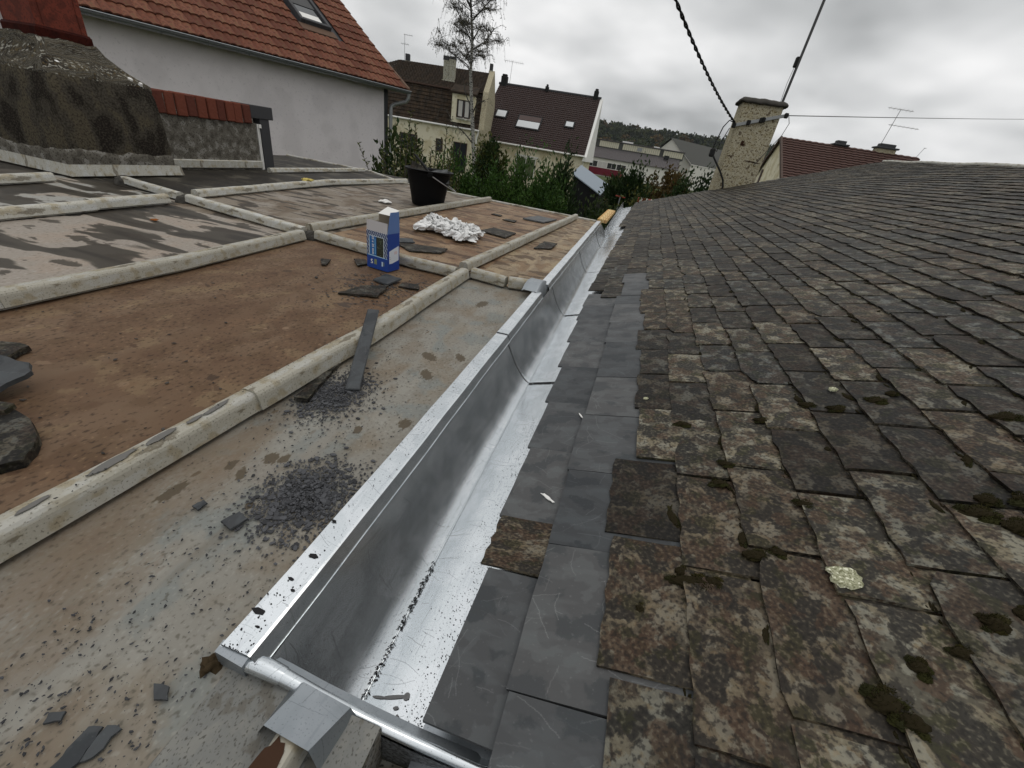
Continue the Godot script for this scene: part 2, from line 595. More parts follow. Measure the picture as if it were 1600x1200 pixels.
	M.gutter_grey = mat(lin(0.2, 0.21, 0.22), 0.4, 0.75)
	M.pipe_grey = mat(lin(0.28, 0.29, 0.29), 0.45, 0.5)
	M.charcoal = mat(lin(0.05, 0.05, 0.053), 0.6)
	M.black = mat(lin(0.012, 0.012, 0.012), 0.55)
	M.bucket = mat(lin(0.006, 0.006, 0.0065), 0.5)
	M.bucket.metallic_specular = 0.2
	M.wire = mat(lin(0.018, 0.018, 0.018), 0.6)
	M.steel = mat(lin(0.3, 0.3, 0.3), 0.4, 0.8)
	M.dark_steel = mat(lin(0.07, 0.07, 0.07), 0.5, 0.6)
	M.white_paint = mat(lin(0.72, 0.71, 0.68), 0.6)
	M.window_dark = mat(lin(0.02, 0.022, 0.024), 0.08)
	M.glass = mat(Color(0.7, 0.75, 0.78, 0.2), 0.03)
	M.glass.transparency = BaseMaterial3D.TRANSPARENCY_ALPHA
	M.curtain = mat(lin(0.5, 0.48, 0.45), 0.9)
	M.brown_frame = mat(lin(0.06, 0.035, 0.025), 0.6)
	M.moss = mat(lin(0.028, 0.026, 0.012), 0.97)
	M.moss.vertex_color_use_as_albedo = true
	M.moss.albedo_color = Color.WHITE
	var q1 := grain(256, 256, 71, 0.02, 4, 1.0, 0.1)
	im = canvas(256, 256, rgb(204, 178, 130))
	over(im, q1, 0.5, 0.7, rgb(178, 138, 84), 0.8)
	over(im, q1, 0.34, 0.24, rgb(138, 98, 56), 0.6)
	M.wood = mat(Color.WHITE, 0.75, 0.0, tex(im), 4.0)
	M.cloth = mat(lin(0.72, 0.72, 0.71), 0.95)
	M.cloth.cull_mode = BaseMaterial3D.CULL_DISABLED
	M.leaf = leafy()
	M.bark = mat(lin(0.085, 0.075, 0.062), 0.9, 0.0, null, 1.0, tex(p2), 1.5)
	im = canvas(256, 256, rgb(150, 148, 142))
	over(im, grain(256, 256, 72, 0.03, 4, 0.4, 1.0), 0.4, 0.3, rgb(44, 42, 40), 0.9)
	M.birch = mat(Color.WHITE, 0.85, 0.0, tex(im), 1.5)
	M.twig = mat(lin(0.07, 0.064, 0.06), 0.9)
	M.hall_panel = mat(lin(0.55, 0.52, 0.4), 0.7)
	M.hall_roof = mat(lin(0.11, 0.1, 0.1), 0.7)
	M.fibre_roof = mat(lin(0.075, 0.075, 0.068), 0.85)
	M.sheet_roof = mat(lin(0.24, 0.28, 0.32), 0.5, 0.2)
	M.crimson = mat(lin(0.13, 0.012, 0.022), 0.7)
	M.grass = mat(lin(0.06, 0.075, 0.03), 0.95)
	M.hill = mat(lin(0.03, 0.034, 0.018), 0.97)
	im = canvas(128, 128, rgb(158, 158, 132))
	over(im, grain(128, 128, 73, 0.09, 4), 0.5, 0.62, rgb(104, 103, 78), 0.8)
	over(im, grain(128, 128, 74, 0.05, 4), 0.6, 0.7, rgb(220, 219, 196), 0.9)
	M.lichen_pale = mat(Color.WHITE, 0.95, 0.0, tex(im), 20.0)
	im = canvas(256, 256, rgb(96, 98, 99))
	over(im, grain(256, 256, 81, 0.06, 4), 0.45, 0.6, rgb(128, 130, 131), 0.8)
	over(im, grain(256, 256, 82, 0.12, 2), 0.38, 0.28, rgb(36, 36, 36), 0.9)
	M.zinc_spotted = mat(Color.WHITE, 0.5, 0.5, tex(im), 6.0)
	im = canvas(256, 256, rgb(118, 116, 110))
	over(im, grain(256, 256, 83, 0.03, 4), 0.4, 0.65, rgb(98, 92, 82), 0.8)
	over(im, grain(256, 256, 84, 0.12, 2), 0.34, 0.24, rgb(40, 39, 38), 0.9)
	M.apron = mat(Color.WHITE, 0.7, 0.1, tex(im), 5.0)
	M.rust = mat(lin(0.05, 0.027, 0.017), 0.85, 0.0, null, 1.0, M.crust, 0.3)
	M.grit = mat(lin(0.022, 0.022, 0.023), 0.8)
	M.wet = mat(lin(0.10, 0.10, 0.10), 0.15)
	M.verge = mat(lin(0.13, 0.085, 0.062), 0.85, 0.0, null, 1.0, M.crust, 0.5)
	M.blind = mat(lin(0.09, 0.09, 0.09), 0.7)
	M.window_blind = mat(lin(0.55, 0.57, 0.58), 0.35)
	M.brown_shade = mat(lin(0.1, 0.075, 0.07), 0.8)
	M.window_green = mat(lin(0.08, 0.1, 0.04), 0.3)
	M.stack_white = mat(Color.WHITE, 0.9, 0.0, M.plaster.albedo_texture, 0.6)
	M.stack_white.albedo_color = Color(0.92, 0.95, 1.0)
	M.leaf_far = leafy(0.15, 0.8)
	M.red = mat(lin(0.28, 0.05, 0.04), 0.7)
	M.yellow = mat(lin(0.5, 0.4, 0.12), 0.8)
	M.orange = mat(lin(0.22, 0.075, 0.02), 0.9)
	M.box_blue = mat(lin(0.01, 0.045, 0.24), 0.45)
	M.box_pale = mat(lin(0.12, 0.2, 0.42), 0.5)
	M.card = mat(lin(0.2, 0.17, 0.13), 0.9)
	M.card_grey = mat(lin(0.5, 0.48, 0.48), 0.85)
	M.wet_dark = mat(lin(0.085, 0.08, 0.07), 0.3)
	M.brown_moss = mat(lin(0.045, 0.032, 0.018), 0.95)


func _ready() -> void:
	rng.seed = 20241
	cam = Camera3D.new()
	cam.name = "camera"
	add_child(cam)
	cam.transform = Transform3D(Basis(Vector3(0.95238709, 0.14752042, -0.26682681), Vector3(-0.25789726, 0.85658519, -0.44693491), Vector3(0.16262787, 0.49446894, 0.85384579)), Vector3(0, 0.55, 0))
	cam.fov = 86.31
	cam.near = 0.02
	cam.far = 3000.0
	cam.current = true
	var env := Environment.new()
	env.background_mode = Environment.BG_SKY
	env.sky = make_sky()
	env.background_energy_multiplier = 1.0
	env.tonemap_mode = Environment.TONE_MAPPER_LINEAR
	env.tonemap_exposure = 0.94
	env.sdfgi_enabled = true
	env.ssao_enabled = true
	env.ssil_enabled = true
	env.fog_enabled = true
	env.fog_density = 0.00012
	env.fog_light_color = Color(0.8, 0.83, 0.86)
	var we := WorldEnvironment.new()
	we.name = "world_environment"
	we.environment = env
	add_child(we)
	var sun := DirectionalLight3D.new()
	sun.name = "sun"
	sun.light_energy = 0.16
	sun.light_angular_distance = 25.0
	sun.light_color = Color(1.0, 0.97, 0.93)
	sun.shadow_enabled = true
	add_child(sun)
	sun.look_at_from_position(Vector3(0.35, 1.0, -0.25), Vector3.ZERO, Vector3.RIGHT)
	make_materials()
	print("materials ", Time.get_ticks_msec())
	make_ground()
	make_flat_roof()
	print("flat roof ", Time.get_ticks_msec())
	make_slate_roof()
	print("slates ", Time.get_ticks_msec())
	make_gutter()
	make_big_chimney()
	make_low_wall()
	make_tiled_house()
	print("tiled house ", Time.get_ticks_msec())
	make_mansard_house()
	make_brown_house()
	make_ridge_house()
	make_hall()
	make_plaster_chimney()
	print("houses ", Time.get_ticks_msec())
	make_garden()
	print("garden ", Time.get_ticks_msec())
	make_objects()
	make_debris()
	print("done ", Time.get_ticks_msec())


func make_ground() -> void:
	var b := MB.new()
	b.quad(Vector3(-1500, GROUND, 1500), Vector3(1500, GROUND, 1500), Vector3(1500, GROUND, -1500), Vector3(-1500, GROUND, -1500))
	struct("ground", b, M.grass)
	# wooded hill on the skyline
	var f := FastNoiseLite.new()
	f.seed = 3
	f.frequency = 0.006
	var g := []
	for i in 41:
		var row := []
		for j in 13:
			var a := deg_to_rad(lerpf(60.0, -70.0, i / 40.0))
			var r := lerpf(330.0, 620.0, j / 12.0)
			var p := Vector3(sin(a) * r, 0, -cos(a) * r)
			p.y = GROUND - 1.0 + 31.0 * smoothstep(0.0, 0.75, j / 12.0) * (1.0 + 0.25 * f.get_noise_2d(p.x, p.z))
			row.append(p)
		g.append(row)
	var h := MB.new()
	h.sheet(g)
	struct("hill", h, M.hill)


# ---------------------------------------------------------------- flat roof
const BATTEN := [[-0.015, 0.0], [-0.016, 0.008], [-0.0275, 0.008], [-0.0240, 0.035], [-0.0215, 0.0405], [-0.017, 0.0445], [-0.010, 0.0462], [0.007, 0.0462], [0.013, 0.0445], [0.0172, 0.040], [0.0195, 0.035], [0.0255, 0.0085], [0.015, 0.008], [0.014, 0.0]]


func batten(parent: Node, path: Array, m: Material, s := 1.0, called := "batten") -> MeshInstance3D:
	var sec := PackedVector2Array()
	for q in BATTEN: sec.append(Vector2(q[0], q[1]) * s)
	var pts := []
	var f := FastNoiseLite.new()
	f.seed = int(absf(path[0].x * 1000.0 + path[0].z * 77.0))
	f.frequency = 1.6
	for i in path.size() - 1:
		var a: Vector3 = path[i]
		var b: Vector3 = path[i + 1]
		var k := maxi(2, int(a.distance_to(b) / 0.06))
		for j in k + (1 if i == path.size() - 2 else 0):
			var p := a.lerp(b, float(j) / k)
			p.y = 0.003 + 0.002 * f.get_noise_1d(p.x * 2.0 + p.z)
			p += Vector3(1, 0, 0.6) * 0.0025 * f.get_noise_1d(p.x + p.z * 2.0 + 40.0)
			pts.append(p)
	var mb := MB.new()
	mb.uvo = Vector2(rf(0, 3), rf(0, 3))
	mb.sweep(sec, pts)
	return part(parent, called, mb, m)


func roof_sheet(parent: Node, x0: float, x1: float, z0: float, z1: float, im: Image, rough := 0.6) -> void:
	var f := FastNoiseLite.new()
	f.seed = int(absf(x0 * 91.0) + absf(z0 * 37.0))
	f.frequency = 1.5
	var nx := maxi(4, int((x1 - x0) / 0.04))
	var nz := maxi(4, int((z1 - z0) / 0.05))
	var g := []
	for i in nx + 1:
		var row := []
		for j in nz + 1:
			var x := lerpf(x0, x1, float(i) / nx)
			var z := lerpf(z1, z0, float(j) / nz)
			row.append(Vector3(x, 0.0022 * f.get_noise_2d(x * 1.6, z * 1.2), z))
		g.append(row)
	var mb := MB.new()
	mb.sheet(g, func(i: int, j: int) -> Vector2: return Vector2(float(i) / nx, 1.0 - float(j) / nz))
	var m := mat(Color(0.89, 0.905, 0.92), rough, 0.0, tex(im), 1.0)
	m.texture_repeat = false
	part(parent, "metal_sheet", mb, m)


func make_flat_roof() -> void:
	var t := thing("flat_roof", "flat roof of stained metal sheets divided by rounded battens", "roof")
	var b := MB.new()
	b.box(Vector3(-4.7, -0.14, -4.80), Vector3(-0.31, -0.012, 2.2))
	b.box(Vector3(-4.7, -0.14, -5.42), Vector3(-2.62, -0.013, -4.80))
	part(t, "roof_deck", b, M.deck)
	b = MB.new()
	b.box(Vector3(-4.5, GROUND, -4.7), Vector3(-0.35, -0.14, 2.1))
	b.box(Vector3(-4.5, GROUND, -5.3), Vector3(-2.7, -0.14, -4.7))
	part(t, "wall", b, M.render_cream)

	# bay beside the gutter: beige grey, trodden
	var w := 448
	var h := 1536
	var a1 := grain(w, h, 101, 0.006, 4, 0.5, 1.0)
	var a2 := grain(w, h, 102, 0.016, 5, 0.5, 0.35, FastNoiseLite.TYPE_SIMPLEX_SMOOTH, 16.0)
	var a3 := grain(w, h, 103, 0.13, 3, 0.6, 1.0)
	var a4 := grain(w, h, 104, 0.007, 6, 0.5, 1.0, FastNoiseLite.TYPE_SIMPLEX_SMOOTH, 30.0)
	var im := canvas(w, h, rgb(143, 137, 126))
	over(im, a1, 0.42, 0.75, rgb(136, 124, 107), 0.7)
	over(im, a4, 0.60, 0.85, rgb(122, 104, 84), 0.4)
	over(im, a2, 0.55, 0.85, rgb(156, 151, 140), 0.6)
	over(im, a4, 0.42, 0.26, rgb(130, 131, 125), 0.8)
	over(im, a2, 0.40, 0.22, rgb(122, 112, 98), 0.5)
	over(im, a3, 0.34, 0.18, rgb(80, 74, 64), 0.5)
	over(im, a3, 0.66, 0.85, rgb(170, 165, 154), 0.4)
	for k in 40:   # rust washed off the next bay
		blob(im, absf(rng.randfn(0.0, 0.2)) * w, rf(0.25, 1.0) * h, rf(12, 50), rf(30, 130), rf(-0.2, 0.2), rgb(118, 96, 76), rf(0.08, 0.22), k + 900)
	var X0 := -0.65
	var X1 := -0.296
	var Z0 := -1.79
	var Z1 := 0.6
	for q in [[-0.578, -0.337, 0.011, 0.03, 0.35], [-0.55, -0.42, 0.009, 0.014, 0.2], [-0.52, -0.41, 0.012, 0.012, 0.5], [-0.505, -0.46, 0.014, 0.017, 0.2], [-0.485, -0.47, 0.008, 0.016, 0.8], [-0.455, -0.36, 0.008, 0.009, 0.0], [-0.42, -0.60, 0.01, 0.014, 0.3], [-0.44, -0.98, 0.03, 0.02, 0.2], [-0.36, -1.02, 0.02, 0.02, 0.4], [-0.40, -0.88, 0.024, 0.022, 0.4], [-0.345, -0.66, 0.015, 0.02, 0.1], [-0.46, -1.5, 0.02, 0.05, 0.5]]:
		blob(im, (q[0] - X0) / (X1 - X0) * w, (q[1] - Z0) / (Z1 - Z0) * h, q[2] / (X1 - X0) * w, q[3] / (Z1 - Z0) * h, q[4], rgb(88, 76, 60), 0.85, int(q[0] * -9000))
	for k in 26:
		blob(im, rf(0, w), rf(0, 0.6) * h, rf(2, 10), rf(2, 7), rf(0, 3), rgb(96, 80, 62), rf(0.3, 0.7), k)
	roof_sheet(t, X0, X1, Z0, Z1, im)

	# second bay: rust-brown dust
	w = 640
	h = 1280
	a1 = grain(w, h, 111, 0.005, 4, 1.0, 0.6)
	a2 = grain(w, h, 112, 0.016, 5, 0.6, 1.0, FastNoiseLite.TYPE_SIMPLEX_SMOOTH, 16.0)
	a3 = grain(w, h, 113, 0.10, 3)
	a4 = grain(w, h, 114, 0.009, 5, 1.0, 1.0, FastNoiseLite.TYPE_SIMPLEX_SMOOTH, 40.0)
	im = canvas(w, h, rgb(110, 85, 64))
	over(im, a1, 0.4, 0.7, rgb(119, 96, 75), 0.8)
	over(im, a4, 0.55, 0.75, rgb(97, 72, 53), 0.7)
	over(im, a4, 0.36, 0.25, rgb(130, 107, 80), 0.7)
	over(im, a2, 0.62, 0.76, rgb(98, 75, 54), 0.5)
	over(im, a2, 0.32, 0.24, rgb(120, 92, 68), 0.5)
	over(im, a3, 0.36, 0.2, rgb(58, 44, 32), 0.6)
	over(im, a3, 0.72, 0.86, rgb(160, 132, 98), 0.45)
	for k in 90:
		blob(im, rf(0, w), rf(0, h), rf(2, 14), rf(2, 8), rf(-0.5, 0.5), [rgb(82, 60, 45), rgb(70, 54, 42), rgb(150, 124, 100)][k % 3], rf(0.3, 0.75), k + 70)
	for k in 26:
		blob(im, rf(0.55, 1.0) * w, rf(0.02, 0.3) * h, rf(4, 24), rf(3, 10), rf(-0.5, 0.5), rgb(74, 62, 54), rf(0.4, 0.8), k + 170)
	roof_sheet(t, -1.50, -0.65, -1.80, 0.6, im, 0.65)

	# third and fourth bays: pale with dark run-off
	for e in [[-2.42, -1.50, -1.86, 0.6, 640, 1280, 0], [-3.42, -2.42, -2.02, 0.6, 640, 1280, 1]]:
		w = e[4]; h = e[5]
		var sd: int = 120 + e[6] * 10
		a1 = grain(w, h, sd, 0.006, 4)
		a2 = grain(w, h, sd + 1, 0.02, 4, 0.28, 0.8, FastNoiseLite.TYPE_SIMPLEX_SMOOTH, 14.0)
		a3 = grain(w, h, sd + 2, 0.1, 3)
		a4 = grain(w, h, sd + 3, 0.011, 3, 0.12, 1.0, FastNoiseLite.TYPE_SIMPLEX_SMOOTH, 10.0)
		im = canvas(w, h, rgb(160, 148, 135) if e[6] == 0 else rgb(168, 164, 155))
		over(im, a1, 0.45, 0.7, rgb(166, 149, 132), 0.7)
		over(im, a3, 0.66, 0.82, rgb(186, 178, 168), 0.5)
		over(im, a3, 0.32, 0.2, rgb(112, 98, 86), 0.6)
		over(im, a4, 0.46, 0.51, rgb(66, 60, 51), 0.9)
		over(im, a4, 0.58, 0.76, rgb(52, 46, 39), 0.8)
		over(im, a2, 0.66, 0.72, rgb(66, 58, 49), 0.8)
		for k in 40:
			blob(im, rf(0, w), rf(0, h), rf(2, 9), rf(2, 6), 0.0, rgb(52, 46, 40), rf(0.4, 0.8), k + sd * 3)
		for k in 46:   # black dirt piled along the next batten
			blob(im, rf(0.0, 0.05) * w, h * (k + rf(0, 1)) / 46.0, rf(10, 34), rf(12, 24), 0.0, rgb(36, 32, 28), 0.9, k + sd * 5)
		roof_sheet(t, e[0], e[1], e[2], e[3], im, 0.5)

	# bays beyond the cross battens
	for e in [[-0.62, -0.296, -4.80, -1.79, 320, 1024, 0], [-1.52, -0.62, -4.80, -1.80, 512, 1024, 1], [-2.62, -1.52, -4.80, -1.86, 512, 1024, 2], [-4.68, -2.62, -5.42, -2.02, 640, 1024, 3]]:
		w = e[4]; h = e[5]
		var sd: int = 150 + e[6] * 10
		a1 = grain(w, h, sd, 0.008, 4)
		a2 = grain(w, h, sd + 1, 0.016, 5, 0.3, 1.6, FastNoiseLite.TYPE_SIMPLEX_SMOOTH, 8.0)
		a3 = grain(w, h, sd + 2, 0.1, 3)
		a4 = grain(w, h, sd + 3, 0.012, 4, 0.5, 1.0, FastNoiseLite.TYPE_SIMPLEX_SMOOTH, 20.0)
		im = canvas(w, h, [rgb(144, 124, 99), rgb(134, 107, 81), rgb(138, 125, 109), rgb(54, 49, 42)][e[6]])
		over(im, a1, 0.42, 0.66, [rgb(168, 147, 116), rgb(158, 131, 101), rgb(108, 92, 75), rgb(38, 34, 29)][e[6]], 0.8)
		over(im, a4, 0.58, 0.72, [rgb(130, 102, 74), rgb(122, 88, 64), rgb(160, 150, 138), rgb(104, 97, 84)][e[6]], 0.7)
		over(im, a2, 0.60, 0.68, [rgb(92, 72, 52), rgb(86, 64, 48), rgb(62, 54, 46), rgb(34, 30, 27)][e[6]], 0.85)
		over(im, a3, 0.3, 0.18, rgb(54, 46, 38), 0.6)
		over(im, a3, 0.7, 0.84, rgb(160, 148, 130), 0.35)
		for k in 70:
			blob(im, rf(0, w), rf(0, h), rf(3, 24), rf(2, 5), rf(-0.2, 0.2), rgb(64, 54, 44), rf(0.3, 0.8), k + sd * 3)
		roof_sheet(t, e[0], e[1], e[2], e[3], im, 0.6)
	im = canvas(64, 128, rgb(70, 64, 57))
	over(im, grain(64, 128, 199, 0.05, 3), 0.5, 0.7, rgb(110, 102, 92), 0.8)
	roof_sheet(t, -4.68, -3.42, -2.02, 2.2, im)
	im = canvas(64, 128, rgb(150, 142, 128))
	over(im, grain(64, 128, 198, 0.05, 3), 0.5, 0.7, rgb(122, 104, 84), 0.8)
	roof_sheet(t, -3.42, -0.296, 0.6, 2.2, im)

	var V := func(x: float, z: float) -> Vector3: return Vector3(x, 0, z)
	# along the gutter direction
	batten(t, [V.call(-0.672, 1.6), V.call(-0.657, -0.16), V.call(-0.639, -0.572)], M.batten, 0.97)
	batten(t, [V.call(-0.638, -0.560), V.call(-0.624, -0.95), V.call(-0.640, -1.76)], M.batten, 1.04)
	batten(t, [V.call(-0.682, -1.86), V.call(-0.645, -2.50)], M.batten, 1.0)
	batten(t, [V.call(-0.645, -2.49), V.call(-0.515, -4.66)], M.batten, 1.05)
	batten(t, [V.call(-1.475, 1.6), V.call(-1.470, -0.64)], M.batten, 0.98)
	batten(t, [V.call(-1.470, -0.63), V.call(-1.466, -1.10), V.call(-1.510, -1.78)], M.batten, 1.05)
	batten(t, [V.call(-1.585, -1.93), V.call(-1.50, -4.72)], M.batten, 1.02)
	batten(t, [V.call(-2.34, 1.0), V.call(-2.362, -1.0), V.call(-2.41, -1.50)], M.batten_pale, 1.0)
	batten(t, [V.call(-2.425, -1.49), V.call(-2.45, -1.88)], M.batten_pale, 1.06)
	batten(t, [V.call(-2.53, -2.12), V.call(-2.61, -2.76)], M.batten_pale, 1.0)
	batten(t, [V.call(-2.61, -2.75), V.call(-2.70, -3.62), V.call(-2.60, -4.88)], M.batten_pale, 1.05)
	batten(t, [V.call(-3.00, 0.6), V.call(-3.02, -1.2), V.call(-3.15, -1.80)], M.batten_pale, 1.0)
	batten(t, [V.call(-3.36, -3.62), V.call(-3.38, -5.22)], M.batten_pale, 0.9)
	# across
	batten(t, [V.call(-0.445, -1.782), V.call(-0.612, -1.80)], M.batten, 1.02)
	batten(t, [V.call(-0.325, -1.815), V.call(-0.435, -1.784)], M.batten, 1.06)
	batten(t, [V.call(-0.675, -1.752), V.call(-0.90, -1.756), V.call(-1.47, -1.85)], M.batten, 1.0)
	batten(t, [V.call(-1.55, -1.855), V.call(-2.42, -1.99)], M.batten_pale, 1.0)
	batten(t, [V.call(-2.50, -2.005), V.call(-3.02, -2.09)], M.batten_pale, 0.95)
	# tarred junctions
	var f := FastNoiseLite.new()
	f.seed = 8
	f.frequency = 22.0
	for q in [[-0.645, -1.79, 0.036], [-1.51, -1.845, 0.042], [-2.455, -1.98, 0.042], [-3.03, -2.10, 0.06]]:
		var g := []
		for i in 17:
			var row := []
			for j in 8:
				var a: float = -TAU * i / 16.0
				var d := Vector3(cos(a) * cos(j * PI / 14.0), sin(j * PI / 14.0) * 0.95, sin(a) * cos(j * PI / 14.0))
				var r: float = q[2] * (1.0 + 0.22 * f.get_noise_3d(d.x * 0.06 + q[0], d.y * 0.06, d.z * 0.06 + q[1]))
				row.append(Vector3(q[0], 0.0, q[1]) + d * Vector3(r, minf(r, 0.053), r))
			g.append(row)
		var mb := MB.new()
		mb.sheet(g)
		part(t, "tar_patch", mb, M.tar)
	# upstand round the far edge
	for e in [[V.call(-0.30, -4.79), V.call(-2.60, -4.79)], [V.call(-2.62, -4.84), V.call(-3.40, -5.40)], [V.call(-3.42, -5.40), V.call(-4.68, -5.41)]]:
		var mb := MB.new()
		mb.sweep(PackedVector2Array([Vector2(-0.03, -0.10), Vector2(-0.03, 0.012), Vector2(-0.022, 0.018), Vector2(0.0, 0.016), Vector2(0.05, 0.004)]), e, false)
		part(t, "edge_strip", mb, M.batten_pale)


# ---------------------------------------------------------------- slate roof
const PITCH := 19.0
const YAW := 2.0


func roof_frame() -> Transform3D:
	var a := deg_to_rad(PITCH)
	var y := deg_to_rad(YAW)
	var d := Vector3(sin(y), 0, -cos(y))
	var s := Vector3(cos(y) * cos(a), sin(a), sin(y) * cos(a))
	return Transform3D(Basis(d, s.cross(d).normalized(), s), Vector3(-0.06, -0.04, 0))


func slate_mesh(sd: int, old: bool, chip: int, na := 8, nb := 4, len := 0.19) -> MB:
	var r := RandomNumberGenerator.new()
	r.seed = sd
	var f := FastNoiseLite.new()
	f.seed = sd
	f.frequency = 14.0
	var W := 0.21
	var t := 0.0058 if old else 0.0050
	var rise := 0.0140
	var top := []
	var bot := []
	var edge := 0.0030 if old else 0.0007
	for i in na + 1:
		var ra := []
		var rb := []
		for j in nb + 1:
			var x := W * i / na
			var b := len * pow(float(j) / nb, 1.25)
			if j == 0:
				b += r.randf_range(-edge, edge) + (0.002 * f.get_noise_1d(x) if old else 0.0)
				if chip & 1 and i <= 2: b += [0.020, 0.008, 0.002][i] * (1.0 + 0.3 * r.randf())
				if chip & 2 and i >= na - 2: b += [0.002, 0.007, 0.018][i - na + 2] * (1.0 + 0.3 * r.randf())
				if chip & 4 and absi(i - na / 2) <= 1: b += 0.008 - 0.004 * absi(i - na / 2)
			if i == 0: x += r.randf_range(0.0, edge) + (0.0028 if old else 0.0006)
			if i == na: x -= r.randf_range(0.0, edge) + (0.0028 if old else 0.0006)
			var hb := rise * (1.0 - b / len)
			var bump := (0.0024 if old else 0.0006) * f.get_noise_2d(x * 1.4, b * 1.4)
			if old and (j == 0 or i == 0 or i == na): bump -= 0.0012
			ra.append(Vector3(x, hb + t + bump, b)); rb.append(Vector3(x, hb, b))
		top.append(ra); bot.append(rb)
	var off := Vector2(r.randf() * 4.0, r.randf() * 4.0)
	var turn := r.randi() % 2
	var m := MB.new()
	m.uvo = off
	var U := func(i: int, j: int) -> Vector2:
		var p: Vector3 = top[i][j]
		return (Vector2(p.x, p.z) if turn == 0 else Vector2(-p.x, p.z)) + off
	m.sheet(top, U)
	for i in na:
		m.quad(bot[i + 1][0], bot[i][0], top[i][0], top[i + 1][0])
	for j in nb:
		m.quad(bot[0][j], bot[0][j + 1], top[0][j + 1], top[0][j])
		m.quad(bot[na][j + 1], bot[na][j], top[na][j], top[na][j + 1])
	return m


func eave(a: float) -> float:
	return -0.003 - 0.054 * minf(a, 2.0) - 0.018 * clampf(a - 2.0, 0.0, 8.0)


func ridge(a: float) -> float:
	return 2.55 + 0.16 * a


func in_view(p: Vector3, pad := 1.04) -> bool:
	var q := cam.transform.affine_inverse() * p
	if q.z > -0.05: return false
	var k := 600.0 / 640.0 * -q.z
	return absf(q.y) < k * pad and absf(q.x) < k * pad * 4.0 / 3.0


